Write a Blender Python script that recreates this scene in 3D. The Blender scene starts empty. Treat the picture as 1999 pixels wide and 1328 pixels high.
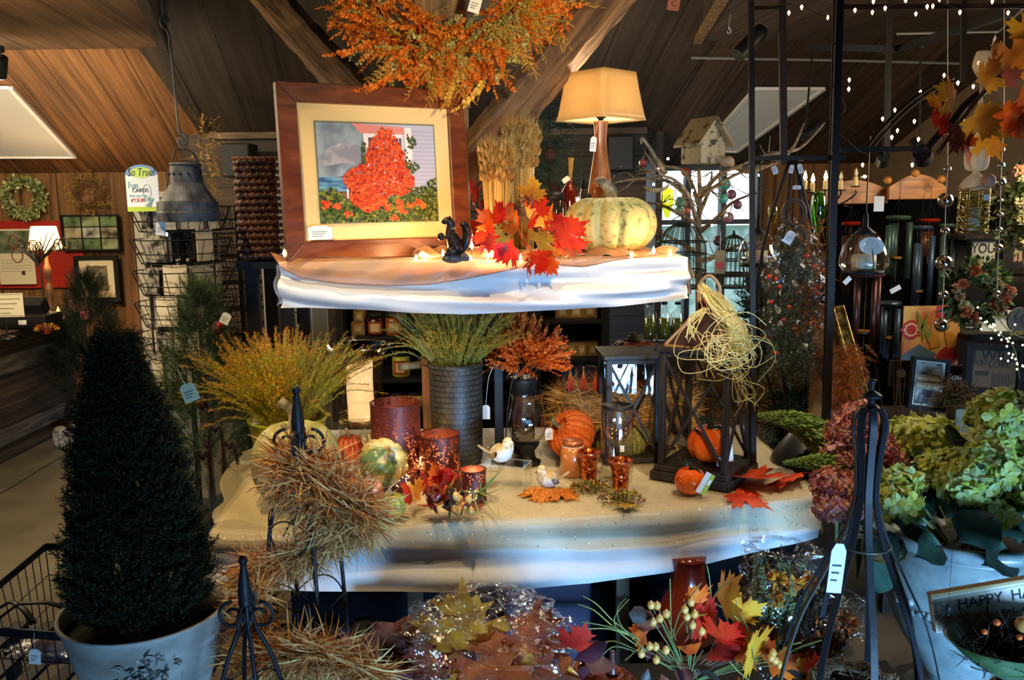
import bpy, math, random
import numpy as np
from mathutils import Vector, Matrix, Euler

SC = bpy.context.scene
# ------------------------------------------------------------------ camera
FPX, CW, CH = 1700.0,1999,1328
CAMZ = 1.65
PITCH, ROLL = math.atan(264/1700), math.radians(0.7)
_f = Vector((0, math.cos(PITCH),-math.sin(PITCH)))
_u0 = Vector((0, math.sin(PITCH), math.cos(PITCH)))
_r0 = Vector((1,0,0))
_r = _r0*math.cos(ROLL) - _u0*math.sin(ROLL)
_u = _r0*math.sin(ROLL) + _u0*math.cos(ROLL)
CAMP = Vector((0,0, CAMZ))
_cd = bpy.data.cameras.new('camera'); _cam = bpy.data.objects.new('camera', _cd)
SC.collection.objects.link(_cam)
_cd.sensor_width = 36.0; _cd.lens = FPX*36.0/CW
_cd.clip_start = 0.05; _cd.clip_end = 100
_cam.matrix_world = Matrix(((_r.x, _u.x, -_f.x, CAMP.x),(_r.y, _u.y, -_f.y, CAMP.y),(_r.z, _u.z, -_f.z, CAMP.z),(0,0,0,1)))
SC.camera = _cam
_cd.dof.use_dof = True; _cd.dof.focus_distance = 2.75; _cd.dof.aperture_fstop = 9.0

# ------------------------------------------------------------------ world, exposure
_w = bpy.data.worlds.new('world'); SC.world = _w; _w.use_nodes = True
_bg = _w.node_tree.nodes['Background']; _bg.inputs[0].default_value = (0.72,0.86,1.0,1); _bg.inputs[1].default_value = 1.6
SC.view_settings.view_transform = 'Standard'; SC.view_settings.look = 'None'
SC.view_settings.exposure = 1.12; SC.view_settings.gamma = 1.0; SC.view_settings.use_curve_mapping = False
SC.cycles.max_bounces = 8; SC.cycles.transparent_max_bounces = 24; SC.cycles.diffuse_bounces = 3
SC.cycles.glossy_bounces = 3; SC.cycles.transmission_bounces = 6; SC.cycles.sample_clamp_indirect = 4.0
SC.cycles.caustics_reflective = False; SC.cycles.caustics_refractive = False

# ------------------------------------------------------------------ lights of the room, with added fills
def lamp(name, kind, loc, energy, col, target=None, size=0.05, sy=None, spot=None, blend=0.5):
    d = bpy.data.lights.new(name, kind); d.energy = energy; d.color = col
    if kind == 'AREA':
        d.size = size
        if sy: d.shape = 'RECTANGLE'; d.size_y = sy
    else: d.shadow_soft_size = size
    if kind == 'SPOT': d.spot_size = math.radians(spot); d.spot_blend = blend
    o = bpy.data.objects.new(name, d); SC.collection.objects.link(o); o.location = loc
    if target is not None:
        o.rotation_euler = (Vector(target)-Vector(loc)).to_track_quat('-Z', 'Y').to_euler()
    o['kind'] = 'helper'
    return o
WARM = (1.0,0.72,0.38); WARM2 = (1.0,0.80,0.52); COOL = (0.27,0.56,1.0)
lamp('daylight_from_shop_front', 'AREA', (1.6,-1.1,0.30),18, COOL, (0.45,2.5,0.40),1.6,.4).data.spread = math.radians(46)
lamp('daylight_from_shop_front', 'AREA', (0.9,-2.6,0.9),12, COOL, (0.2,2.6,0.75),3.2,1.0)
lamp('track_and_fill_spot', 'SPOT', (0.95,0.9,2.85),42, WARM2,(-0.10,2.9,1.92),0.035, spot=44, blend=0.6)
lamp('track_and_fill_spot', 'SPOT', (-0.80,1.95,2.9),75, WARM, (-0.50,2.55,0.80),0.035, spot=50, blend=0.7)
lamp('track_and_fill_spot', 'SPOT', (0.80,1.98,2.9),60, WARM2,(0.50,2.60,0.80),0.035, spot=52, blend=0.8)
lamp('track_and_fill_spot', 'SPOT', (0.3,1.0,2.1),85, WARM, (0.38,3.2,0.95),0.03, spot=28, blend=0.8)
lamp('track_and_fill_spot', 'SPOT', (1.6,1.4,2.8),40, WARM2,(1.35,2.5,0.95),0.05, spot=55, blend=0.8)
lamp('track_and_fill_spot', 'SPOT', (0.2,1.2,1.95),52, WARM2,(0.0,2.9,2.35),0.04, spot=62, blend=0.8)
lamp('ceiling_and_fill_spot', 'SPOT', (-3.1,4.6,2.45),70, WARM2,(-3.0,7.2,1.5),0.05, spot=110, blend=0.8)
lamp('ceiling_and_fill_spot', 'SPOT', (-2.1,5.0,1.7),16, WARM2,(-2.5,6.0,2.6),0.05, spot=120, blend=0.9)
lamp('ceiling_fill', 'POINT', (-2.3,3.4,2.1),30, WARM2, None, 0.3)
lamp('ceiling_fill', 'POINT', (2.2,3.2,1.9),22,(1,.84,.64), None, 0.3)
lamp('ceiling_fill', 'POINT', (0.1,5.0,1.9),22, WARM2, None, 0.3)
lamp('ceiling_and_fill_spot', 'SPOT', (-1.5,2.5,2.55),30, WARM2,(-1.35,3.9,0.9),0.05, spot=60, blend=0.8)  # added to brighten the pine and card rack, no fixture of its own
lamp('ceiling_and_fill_spot', 'SPOT', (-2.2,2.8,2.5),105, WARM2,(-2.75,4.7,0.3),0.05, spot=75, blend=0.9)  # extra fill put in to lift the floor and counter front
lamp('ceiling_and_fill_spot', 'SPOT', (2.3,3.0,2.3),16, WARM2,(2.25,4.5,1.75),0.05, spot=60, blend=0.8)  # invented source that warms the honey wood boards
lamp('track_and_fill_spot', 'SPOT', (-0.45,1.1,2.15),60, WARM2,(-0.52,2.95,1.02),0.03, spot=30, blend=0.8)  # low fill spot added to reach the potted grass under the shelf
lamp('hall_daylight', 'AREA', (-2.4,8.0,2.4),40,(.85,.93,1.0),(-2.6,9.0,1.0),1.0)

# ------------------------------------------------------------------ pixel -> place helpers
def ray(px, py):
    return _f + _r*((px-CW/2)/FPX) + _u*((CH/2-py)/FPX)
def P(px, py, Y):
    d = ray(px, py); return CAMP + d*(Y/d.y)
def on(px, py, z):
    d = ray(px, py); return CAMP + d*((z-CAMZ)/d.z)
def sc(p):
    return (Vector(p)-CAMP).dot(_f)/FPX           # metres per pixel at p
RNG = np.random.default_rng(7)

# ------------------------------------------------------------------ mesh builder
def _q(a): return np.asarray(a, dtype=float)
def frames(D, roll):
    D = D/np.linalg.norm(D, axis=1, keepdims=True)
    ref = np.where(np.abs(D[:, 2:3]) > .95, np.array([[1., 0,0]]), np.array([[0,0,1.]]))
    X = np.cross(D, ref); X /= np.linalg.norm(X, axis=1, keepdims=True)
    Z = np.cross(X, D)
    c, s = np.cos(roll)[:, None], np.sin(roll)[:, None]
    X2 = X*c + Z*s; Z2 = Z*c - X*s
    return np.stack([X2, D, Z2], axis=2)           # columns x,y,z
def spline(pts, k=6):
    p = _q(pts)
    if len(p) < 3: k = max(k, 1)
    out = []
    n = len(p)
    for i in range(n-1):
        p0 = p[max(i-1,0)]; p1 = p[i]; p2 = p[i+1]; p3 = p[min(i+2, n-1)]
        for j in range(k):
            t = j/k
            out.append(.5*((2*p1)+(p2-p0)*t+(2*p0-5*p1+4*p2-p3)*t*t+(3*p1-p0-3*p2+p3)*t**3))
    out.append(p[-1]); return np.array(out)
class MB:
    def __init__(s): s.V = []; s.F = []; s.n = 0
    def add(s, V, F, mi=0):
        V = _q(V); 
        by = {}
        for f in F: by.setdefault(len(f),[]).append(f)
        for k, fs in by.items(): s.F.append((np.array(fs, dtype=np.int64)+s.n, mi))
        s.V.append(V); s.n += len(V); return s
    def inst(s, T, L, D=None, roll=None, S=None, mi=0, R=None):
        TV, TF = T; L = _q(L); N = len(L)
        if N == 0: return s
        if R is None:
            R = frames(_q(D), np.zeros(N) if roll is None else _q(roll))
        S = np.ones(N) if S is None else _q(S)
        W = np.einsum('nij,kj->nki', R, TV)
        W = W*(S[:, None, None] if S.ndim == 1 else S[:, None, :]) + L[:, None, :]
        k = len(TV)
        by = {}
        for f in TF: by.setdefault(len(f),[]).append(f)
        off = (np.arange(N)*k)[:, None, None]
        for q, fs in by.items():
            a = np.array(fs, dtype=np.int64)[None]+off
            s.F.append((a.reshape(-1, q)+s.n, mi))
        s.V.append(W.reshape(-1,3)); s.n += N*k; return s
    def box(s, c, d, rz=0, mi=0, rot=None, tp=None):
        hx, hy, hz = d[0]/2, d[1]/2, d[2]/2
        t = 1 if tp is None else tp
        V = [(-hx, -hy, -hz),(hx, -hy, -hz),(hx, hy, -hz),(-hx, hy, -hz),(-hx*t, -hy*t, hz),(hx*t, -hy*t, hz),(hx*t, hy*t, hz),(-hx*t, hy*t, hz)]
        M = (Euler(rot).to_matrix() if rot else Matrix.Rotation(rz, 3, 'Z'))
        V = [M @ Vector(v)+Vector(c) for v in V]
        return s.add(V, [(0,3,2,1),(4,5,6,7),(0,1,5,4),(1,2,6,5),(2,3,7,6),(3,0,4,7)], mi)
    def bbox(s, a, b, mi=0):
        a = Vector(a); b = Vector(b); return s.box((a+b)/2,[abs(q) for q in (b-a)], mi=mi)
    def bar(s, a, b, w, t=None, mi=0, up=(0,0,1)):
        a = Vector(a); b = Vector(b); d = b-a; t = t or w
        y = d.normalized(); x = y.cross(Vector(up))
        if x.length < 1e-3: x = y.cross(Vector((0,1,0)))
        x.normalize(); z = x.cross(y)
        V = []
        for p in (a, b):
            for sx, sz in ((-1,-1),(1,-1),(1,1),(-1,1)): V.append(p + x*(w/2*sx) + z*(t/2*sz))
        return s.add(V, [(0,1,2,3),(7,6,5,4),(0,4,5,1),(1,5,6,2),(2,6,7,3),(3,7,4,0)], mi)
    def tube(s, pts, r, n=8, k=0, cap=True, mi=0, flat=None, up=None, twist=0):
        p = _q([tuple(q) for q in pts]); m = len(p)
        r = _q(r) if np.ndim(r) else np.full(m, float(r))
        if len(r) != m: r = np.interp(np.linspace(0,1, m), np.linspace(0,1, len(r)), r)
        if k:
            a = spline(np.column_stack([p, r]), k); p, r = a[:, :3], np.maximum(a[:, 3],1e-5)
        m = len(p)
        T = np.gradient(p, axis=0); T /= (np.linalg.norm(T, axis=1, keepdims=True)+1e-12)
        ref = np.array(up if up is not None else ([0,0,1.] if abs(T[0][2]) < .9 else [1., 0,0]))
        V = []
        X = np.cross(T[0], ref); X /= np.linalg.norm(X)+1e-12
        ang = np.linspace(0,2*np.pi, n, endpoint=False)
        fl = flat or (1,1)
        for i in range(m):
            X = X-T[i]*X.dot(T[i]); X /= np.linalg.norm(X)+1e-12
            Z = np.cross(X, T[i])
            V.append(p[i]+r[i]*(np.outer(np.cos(ang+twist*i)*fl[0], X)+np.outer(np.sin(ang+twist*i)*fl[1], Z)))
        V = np.concatenate(V); F = []
        for i in range(m-1):
            for j in range(n):
                j2 = (j+1) % n; F.append((i*n+j, (i+1)*n+j, (i+1)*n+j2, i*n+j2))
        if cap: F.append(tuple(range(n))); F.append(tuple(reversed(range((m-1)*n, m*n))))
        return s.add(V, F, mi)
    def lathe(s, prof, n=32, c=(0,0,0), rib=None, cap=True, mi=0, k=0, sx=1, sy=1, sq=0):
        pr = _q(prof)
        if k: pr = spline(pr, k); pr[:, 0] = np.maximum(pr[:, 0],0)
        a = np.linspace(0,2*np.pi, n, endpoint=False); m = len(pr)
        V = []
        for r, z in pr:
            q = np.full(n, r)
            if rib: q = r*(1-rib[1]*(1-np.abs(np.cos(a*rib[0]/2+rib[2] if len(rib) > 2 else a*rib[0]/2)))**1.6)
            if sq:
                q = q/np.power(np.abs(np.cos(a))**sq+np.abs(np.sin(a))**sq, 1/sq)
            V.append(np.column_stack([c[0]+q*np.cos(a)*sx, c[1]+q*np.sin(a)*sy, np.full(n, c[2]+z)]))
        V = np.concatenate(V); F = []
        for i in range(m-1):
            for j in range(n):
                j2 = (j+1) % n; F.append((i*n+j, i*n+j2,(i+1)*n+j2,(i+1)*n+j))
        if cap:
            if pr[0][0] > 1e-5: F.append(tuple(reversed(range(n))))
            if pr[-1][0] > 1e-5: F.append(tuple(range((m-1)*n, m*n)))
        return s.add(V, F, mi)
    def sphere(s, c, r, n=12, mi=0, sx=1, sy=1, sz=1):
        m = max(4, n//2+1); t = np.linspace(0, np.pi, m)
        return s.lathe([(max(r*math.sin(x),1e-6),-r*math.cos(x)*sz) for x in t], n, c, cap=False, mi=mi, sx=sx, sy=sy)
    def grid(s, fn, nu, nv, mi=0):
        V = [tuple(fn(u/(nu-1), v/(nv-1))) for v in range(nv) for u in range(nu)]
        F = [(v*nu+u, v*nu+u+1,(v+1)*nu+u+1,(v+1)*nu+u) for v in range(nv-1) for u in range(nu-1)]
        return s.add(V, F, mi)
    def poly(s, pts, mi=0): return s.add([tuple(p) for p in pts],[tuple(range(len(pts)))], mi)
    def prism(s, pts, d, mi=0):
        n = len(pts); d = Vector(d); a = [Vector(p) for p in pts]
        V = a+[p+d for p in a]
        F = [tuple(range(n)), tuple(reversed(range(n, 2*n)))]+[((i+1) % n, i, i+n, (i+1) % n+n) for i in range(n)]
        return s.add(V, F, mi)
    def mesh(s, name, mats, smooth=False):
        me = bpy.data.meshes.new(name)
        V = np.concatenate(s.V) if s.V else np.zeros((0,3))
        li, ls, lt, mi = [],[],[],[]; o = 0
        for a, m_ in s.F:
            k = a.shape[1]; li.append(a.ravel()); c = len(a)
            ls.append(o+np.arange(c)*k); lt.append(np.full(c, k)); mi.append(np.full(c, m_)); o += c*k
        li = np.concatenate(li); ls = np.concatenate(ls); lt = np.concatenate(lt); mi = np.concatenate(mi)
        me.vertices.add(len(V)); me.vertices.foreach_set('co', V.astype(np.float32).ravel())
        me.loops.add(len(li)); me.loops.foreach_set('vertex_index', li.astype(np.int32))
        me.polygons.add(len(ls)); me.polygons.foreach_set('loop_start', ls.astype(np.int32))
        try: me.polygons.foreach_set('loop_total', lt.astype(np.int32))
        except Exception: pass
        me.polygons.foreach_set('material_index', mi.astype(np.int32))
        me.polygons.foreach_set('use_smooth', np.full(len(ls), bool(smooth)))
        for m in (mats if isinstance(mats, (list, tuple)) else [mats]): me.materials.append(m)
        me.update(calc_edges=True); me.validate(); return me
    def build(s, name, mats, parent=None, smooth=False, label=None, bevel=0, sub=0, solid=0, kind=None):
        smooth = smooth or name in ('leaf', 'maple_leaf', 'silk_leaf', 'dark_leaf')
        o = bpy.data.objects.new(name, s.mesh(name, mats, smooth)); SC.collection.objects.link(o)
        if parent is not None: o.parent = parent
        if label: o['label'] = label
        if kind: o['kind'] = kind
        if solid:
            m = o.modifiers.new('solid', 'SOLIDIFY'); m.thickness = solid; m.offset = 0
        if bevel:
            m = o.modifiers.new('bevel', 'BEVEL'); m.width = bevel; m.segments = 2; m.limit_method = 'ANGLE'
        if sub:
            m = o.modifiers.new('sub', 'SUBSURF'); m.levels = sub; m.render_levels = sub
        return o
def thing(name, label, cat, loc=(0,0,0), rot=0, group=None, s=1):
    o = bpy.data.objects.new(name, None); SC.collection.objects.link(o); o.empty_display_size = .05
    o.location = loc; o.rotation_euler = rot if isinstance(rot, (tuple, list, Euler)) else (0,0, rot)
    o.scale = (s, s, s) if not isinstance(s, (tuple, list)) else s
    return tag(o, label, cat, group)
def tag(o, label, cat, group=None, kind=None):
    o['label'] = label; o['category'] = cat
    if group: o['group'] = group
    if kind: o['kind'] = kind
    return o
def struct(o): o['kind'] = 'structure'; return o
def kids(o): return [c for c in SC.collection.objects if c.parent == o]
def copy_tree(o, label=None, loc=None, rot=None, s=None, parent=None):
    c = o.copy(); SC.collection.objects.link(c); c.parent = parent
    if label: c['label'] = label
    if loc is not None: c.location = loc
    if rot is not None: c.rotation_euler = rot if isinstance(rot, (tuple, list)) else (0,0, rot)
    if s is not None: c.scale = (s, s, s) if not isinstance(s, (tuple, list)) else s
    for ch in kids(o): copy_tree(ch, parent=c)
    return c
def text(parent, body, size, loc, m, rot=(math.pi/2,0,0), align='CENTER', name='lettering', ext=.0004, sx=1, shear=0):
    cu = bpy.data.curves.new(name, 'FONT'); cu.body = body; cu.size = size; cu.align_x = align; cu.align_y = 'CENTER'
    cu.extrude = ext; cu.shear = shear; cu.materials.append(m)
    o = bpy.data.objects.new(name, cu); SC.collection.objects.link(o); o.parent = parent; o.location = loc; o.rotation_euler = rot
    me = bpy.data.meshes.new_from_object(o); bpy.data.objects.remove(o); me.name = name
    if not me.materials: me.materials.append(m)
    o = bpy.data.objects.new(name, me); SC.collection.objects.link(o); o.parent = parent; o.location = loc; o.rotation_euler = rot
    o.scale = (sx, 1,1); return o
# ------------------------------------------------------------------ materials
def _nt(name):
    m = bpy.data.materials.new(name); m.use_nodes = True; nt = m.node_tree
    return m, nt, nt.nodes, nt.links, nt.nodes['Principled BSDF']
def _set(b, **k):
    for a, v in k.items(): b.inputs[a].default_value = v
def c4(c): return (c[0], c[1], c[2],1)
def H(s):
    v = [int(s[i:i+2],16)/255 for i in (0,2,4)]
    return tuple(x/12.92 if x <= .04045 else ((x+.055)/1.055)**2.4 for x in v)
def mix(a, b, t): return tuple(x*(1-t)+y*t for x, y in zip(a, b))
def _noise(n, l, scale, detail=4, co='Object', vec=None):
    t = n.new('ShaderNodeTexNoise'); t.inputs['Scale'].default_value = scale; t.inputs['Detail'].default_value = detail
    if vec is not None: l.new(vec, t.inputs['Vector'])
    else:
        tc = n.new('ShaderNodeTexCoord'); l.new(tc.outputs[co], t.inputs['Vector'])
    return t
def _ramp(n, l, src, stops, interp='LINEAR'):
    r = n.new('ShaderNodeValToRGB'); r.color_ramp.interpolation = interp
    e = r.color_ramp.elements
    while len(e) < len(stops): e.new(.5)
    for i, (p, c) in enumerate(stops): e[i].position = p; e[i].color = c4(c)
    l.new(src, r.inputs[0]); return r
def _bump(n, l, b, src, strength=.3, dist=.002):
    u = n.new('ShaderNodeBump'); u.inputs['Strength'].default_value = strength; u.inputs['Distance'].default_value = dist
    l.new(src, u.inputs['Height']); l.new(u.outputs[0], b.inputs['Normal']); return u
def plain(name, col, rough=.5, metal=0, vary=0, scale=12, bump=0, **k):
    m, nt, n, l, b = _nt(name); _set(b, **{'Base Color': c4(col), 'Roughness': rough, 'Metallic': metal}, **k)
    if vary or bump:
        t = _noise(n, l, scale)
        if vary:
            r = _ramp(n, l, t.outputs[0],[(.3, mix(col, (0,0,0), vary)),(.7, mix(col, (1,1,1), vary*.35))])
            l.new(r.outputs[0], b.inputs['Base Color'])
        if bump: _bump(n, l, b, t.outputs[0], bump, .01)
    return m
def two(name, c1, c2, scale=10, rough=.6, lo=.42, hi=.58, bump=0, detail=5, metal=0, stretch=None, **k):
    m, nt, n, l, b = _nt(name); _set(b, **{'Roughness': rough, 'Metallic': metal}, **k)
    tc = n.new('ShaderNodeTexCoord'); mp = n.new('ShaderNodeMapping'); l.new(tc.outputs['Object'], mp.inputs[0])
    if stretch: mp.inputs['Scale'].default_value = stretch
    t = _noise(n, l, scale, detail, vec=mp.outputs[0])
    r = _ramp(n, l, t.outputs[0],[(lo, c1),(hi, c2)]); l.new(r.outputs[0], b.inputs['Base Color'])
    if bump: _bump(n, l, b, t.outputs[0], bump, .004)
    return m
def wood(name, c1, c2, axis=(1,12,12), scale=3, rough=.65, bump=.4, dark=None):
    """grain stretched along the axis with the small number"""
    m, nt, n, l, b = _nt(name); _set(b, Roughness=rough)
    tc = n.new('ShaderNodeTexCoord'); mp = n.new('ShaderNodeMapping'); mp.inputs['Scale'].default_value = axis
    l.new(tc.outputs['Object'], mp.inputs[0])
    t = _noise(n, l, scale, 6, vec=mp.outputs[0]); t.inputs['Distortion'].default_value = .6
    r = _ramp(n, l, t.outputs[0],[(.3, dark or mix(c1,(0,0,0),.5)),(.48, c1),(.68, c2)])
    l.new(r.outputs[0], b.inputs['Base Color']); _bump(n, l, b, t.outputs[0], bump, .004); return m
def planks(name, cols, width, a=(1,0,0), g=(0,1,0), off=0, rough=.7, seam=.03, knots=True):
    """boards side by side along a, grain along g"""
    m, nt, n, l, b = _nt(name); _set(b, Roughness=rough)
    tc = n.new('ShaderNodeTexCoord')
    def dot(v):
        d = n.new('ShaderNodeVectorMath'); d.operation = 'DOT_PRODUCT'; l.new(tc.outputs['Object'], d.inputs[0]); d.inputs[1].default_value = v; return d.outputs['Value']
    def mth(op, x, y=None):
        q = n.new('ShaderNodeMath'); q.operation = op
        for i, v in enumerate((x, y)):
            if v is None: continue
            if isinstance(v, (int, float)): q.inputs[i].default_value = v
            else: l.new(v, q.inputs[i])
        return q.outputs[0]
    u = mth('ADD', mth('DIVIDE', dot(a), width), off+100); fl = mth('FLOOR', u); fr = mth('FRACT', u)
    wn = n.new('ShaderNodeTexWhiteNoise'); wn.noise_dimensions = '1D'; l.new(fl, wn.inputs['W'])
    cb = n.new('ShaderNodeCombineXYZ'); l.new(mth('MULTIPLY', u, 6.0), cb.inputs[0]); l.new(mth('ADD', mth('MULTIPLY', dot(g),.8), mth('MULTIPLY', wn.outputs[0],37.0)), cb.inputs[1])
    t = _noise(n, l, 1.3,7, vec=cb.outputs[0]); t.inputs['Distortion'].default_value = .5
    r = _ramp(n, l, t.outputs[0],[(.3, cols[0]),(.5, cols[1]),(.72, cols[2])])
    v = n.new('ShaderNodeMixRGB'); v.blend_type = 'MULTIPLY'; v.inputs[0].default_value = .8
    l.new(r.outputs[0], v.inputs[1]); r2 = _ramp(n, l, wn.outputs[0],[(0,(.55,.55,.55)),(1,(1.15,1.1,1.05))]); l.new(r2.outputs[0], v.inputs[2])
    e = mth('MINIMUM', fr, mth('SUBTRACT', 1.0, fr)); s = mth('MULTIPLY', e, 1.0/seam); s2 = mth('MINIMUM', s, 1.0)
    w2 = n.new('ShaderNodeMixRGB'); w2.blend_type = 'MIX'; w2.inputs[1].default_value = c4(mix(cols[0],(0,0,0),.8)); l.new(s2, w2.inputs[0]); l.new(v.outputs[0], w2.inputs[2])
    src = w2.outputs[0]
    if knots:
        cb2 = n.new('ShaderNodeCombineXYZ'); l.new(mth('MULTIPLY', u, 1.0), cb2.inputs[0]); l.new(mth('MULTIPLY', dot(g),1.6), cb2.inputs[1])
        vo = n.new('ShaderNodeTexVoronoi'); vo.inputs['Scale'].default_value = 1.1; l.new(cb2.outputs[0], vo.inputs['Vector'])
        kr = _ramp(n, l, vo.outputs['Distance'],[(.02,(.25,.2,.15)),(.1,(1,1,1))])
        w3 = n.new('ShaderNodeMixRGB'); w3.blend_type = 'MULTIPLY'; w3.inputs[0].default_value = .8; l.new(src, w3.inputs[1]); l.new(kr.outputs[0], w3.inputs[2]); src = w3.outputs[0]
    l.new(src, b.inputs['Base Color']); _bump(n, l, b, s2,.6,.004); return m
def island(name, cols, rough=.6, trans=0, metal=0, noise=0, **k):
    """each leaf or straw picks its own colour"""
    m, nt, n, l, b = _nt(name); k.setdefault('Specular IOR Level', .2); _set(b, Roughness=rough, Metallic=metal, **k)
    g = n.new('ShaderNodeNewGeometry')
    r = _ramp(n, l, g.outputs['Random Per Island'],[(i/max(1, len(cols)-1), c) for i, c in enumerate(cols)])
    l.new(r.outputs[0], b.inputs['Base Color'])
    if trans:
        tr = n.new('ShaderNodeBsdfTranslucent'); l.new(r.outputs[0], tr.inputs[0])
        ms = n.new('ShaderNodeMixShader'); ms.inputs[0].default_value = trans
        l.new(b.outputs[0], ms.inputs[1]); l.new(tr.outputs[0], ms.inputs[2]); l.new(ms.outputs[0], n['Material Output'].inputs[0])
    return m
def emit(name, col, st, base=None):
    m, nt, n, l, b = _nt(name); _set(b, **{'Base Color': c4(base or col), 'Emission Color': c4(col), 'Emission Strength': st}); return m
def thin_glass(name, col=(1,1,1), rough=.02, base=.07, edge=.9, bump=0, scale=30, tint=1.0):
    """thin clear sheet: see-through, shinier at grazing angles"""
    m, nt, n, l, b = _nt(name); n.remove(b)
    t = n.new('ShaderNodeBsdfTransparent'); t.inputs[0].default_value = c4(col)
    g = n.new('ShaderNodeBsdfGlossy'); g.inputs['Roughness'].default_value = rough; g.inputs[0].default_value = c4(mix((1,1,1), col, .3*tint))
    lw = n.new('ShaderNodeLayerWeight'); lw.inputs[0].default_value = .5
    r = _ramp(n, l, lw.outputs['Facing'],[(.0,(base,)*3),(.55,(base*1.6,)*3),(1,(edge,)*3)])
    ms = n.new('ShaderNodeMixShader'); l.new(r.outputs[0], ms.inputs[0]); l.new(t.outputs[0], ms.inputs[1]); l.new(g.outputs[0], ms.inputs[2])
    l.new(ms.outputs[0], n['Material Output'].inputs[0])
    if bump:
        tx = _noise(n, l, scale, 3); u = n.new('ShaderNodeBump'); u.inputs['Strength'].default_value = bump; u.inputs['Distance'].default_value = .01
        l.new(tx.outputs[0], u.inputs['Height']); l.new(u.outputs[0], g.inputs['Normal']); l.new(u.outputs[0], lw.inputs['Normal'])
    return m
def sheer(name, col, alpha, ribs=None, sparkle=0, rough=.4, warp=0):
    """open woven fabric: part of the light goes straight through"""
    m, nt, n, l, b = _nt(name); _set(b, **{'Base Color': c4(col), 'Roughness': rough, 'Sheen Weight': .3})
    tr = n.new('ShaderNodeBsdfTransparent'); tl = n.new('ShaderNodeBsdfTranslucent'); tl.inputs[0].default_value = c4(col)
    m0 = n.new('ShaderNodeMixShader'); m0.inputs[0].default_value = .35; l.new(b.outputs[0], m0.inputs[1]); l.new(tl.outputs[0], m0.inputs[2])
    ms = n.new('ShaderNodeMixShader'); ms.inputs[0].default_value = alpha; l.new(tr.outputs[0], ms.inputs[1]); l.new(m0.outputs[0], ms.inputs[2])
    out = ms
    tc = n.new('ShaderNodeTexCoord')
    if ribs:
        w = n.new('ShaderNodeTexWave'); w.bands_direction = 'Y'; w.inputs['Scale'].default_value = ribs; w.inputs['Distortion'].default_value = 1.5; w.inputs['Detail Scale'].default_value = .4
        l.new(tc.outputs['UV'], w.inputs['Vector'])
        r = _ramp(n, l, w.outputs[0],[(0,(alpha*.72,)*3),(1,(min(1, alpha*1.2),)*3)]); l.new(r.outputs[0], ms.inputs[0])
    if sparkle:
        vo = n.new('ShaderNodeTexVoronoi'); vo.inputs['Scale'].default_value = 120; l.new(tc.outputs['Object'], vo.inputs['Vector'])
        lt = n.new('ShaderNodeMath'); lt.operation = 'LESS_THAN'; lt.inputs[1].default_value = .22; l.new(vo.outputs['Distance'], lt.inputs[0])
        sp = n.new('ShaderNodeSeparateColor'); l.new(vo.outputs['Color'], sp.inputs[0])
        gt = n.new('ShaderNodeMath'); gt.operation = 'GREATER_THAN'; gt.inputs[1].default_value = 1-sparkle; l.new(sp.outputs[0], gt.inputs[0])
        mu = n.new('ShaderNodeMath'); mu.operation = 'MULTIPLY'; l.new(lt.outputs[0], mu.inputs[0]); l.new(gt.outputs[0], mu.inputs[1])
        gl = n.new('ShaderNodeBsdfGlossy'); gl.inputs[0].default_value = (1,.96,.85,1); gl.inputs['Roughness'].default_value = .40
        nm = n.new('ShaderNodeVectorMath'); nm.operation = 'SCALE'; nm.inputs['Scale'].default_value = 1.0
        sb = n.new('ShaderNodeVectorMath'); sb.operation = 'SUBTRACT'; l.new(vo.outputs['Color'], sb.inputs[0]); sb.inputs[1].default_value = (.5,.5,.5)
        g = n.new('ShaderNodeNewGeometry'); ad = n.new('ShaderNodeVectorMath'); ad.operation = 'ADD'; l.new(g.outputs['Normal'], ad.inputs[0]); l.new(sb.outputs[0], ad.inputs[1]); l.new(ad.outputs[0], gl.inputs['Normal'])
        m2 = n.new('ShaderNodeMixShader'); l.new(mu.outputs[0], m2.inputs[0]); l.new(ms.outputs[0], m2.inputs[1]); l.new(gl.outputs[0], m2.inputs[2]); out = m2
    l.new(out.outputs[0], n['Material Output'].inputs[0]); return m
def glitter(name, cols, scale=420):
    m, nt, n, l, b = _nt(name); _set(b, Roughness=.25, Metallic=.45)
    tc = n.new('ShaderNodeTexCoord'); vo = n.new('ShaderNodeTexVoronoi'); vo.inputs['Scale'].default_value = scale; l.new(tc.outputs['Object'], vo.inputs['Vector'])
    sp = n.new('ShaderNodeSeparateColor'); l.new(vo.outputs['Color'], sp.inputs[0])
    r = _ramp(n, l, sp.outputs[0],[(i/(len(cols)-1), c) for i, c in enumerate(cols)]); l.new(r.outputs[0], b.inputs['Base Color'])
    sb = n.new('ShaderNodeVectorMath'); sb.operation = 'SUBTRACT'; l.new(vo.outputs['Color'], sb.inputs[0]); sb.inputs[1].default_value = (.5,.5,.5)
    g = n.new('ShaderNodeNewGeometry'); ad = n.new('ShaderNodeVectorMath'); ad.operation = 'ADD'; l.new(g.outputs['Normal'], ad.inputs[0]); l.new(sb.outputs[0], ad.inputs[1]); l.new(ad.outputs[0], b.inputs['Normal'])
    return m
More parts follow.
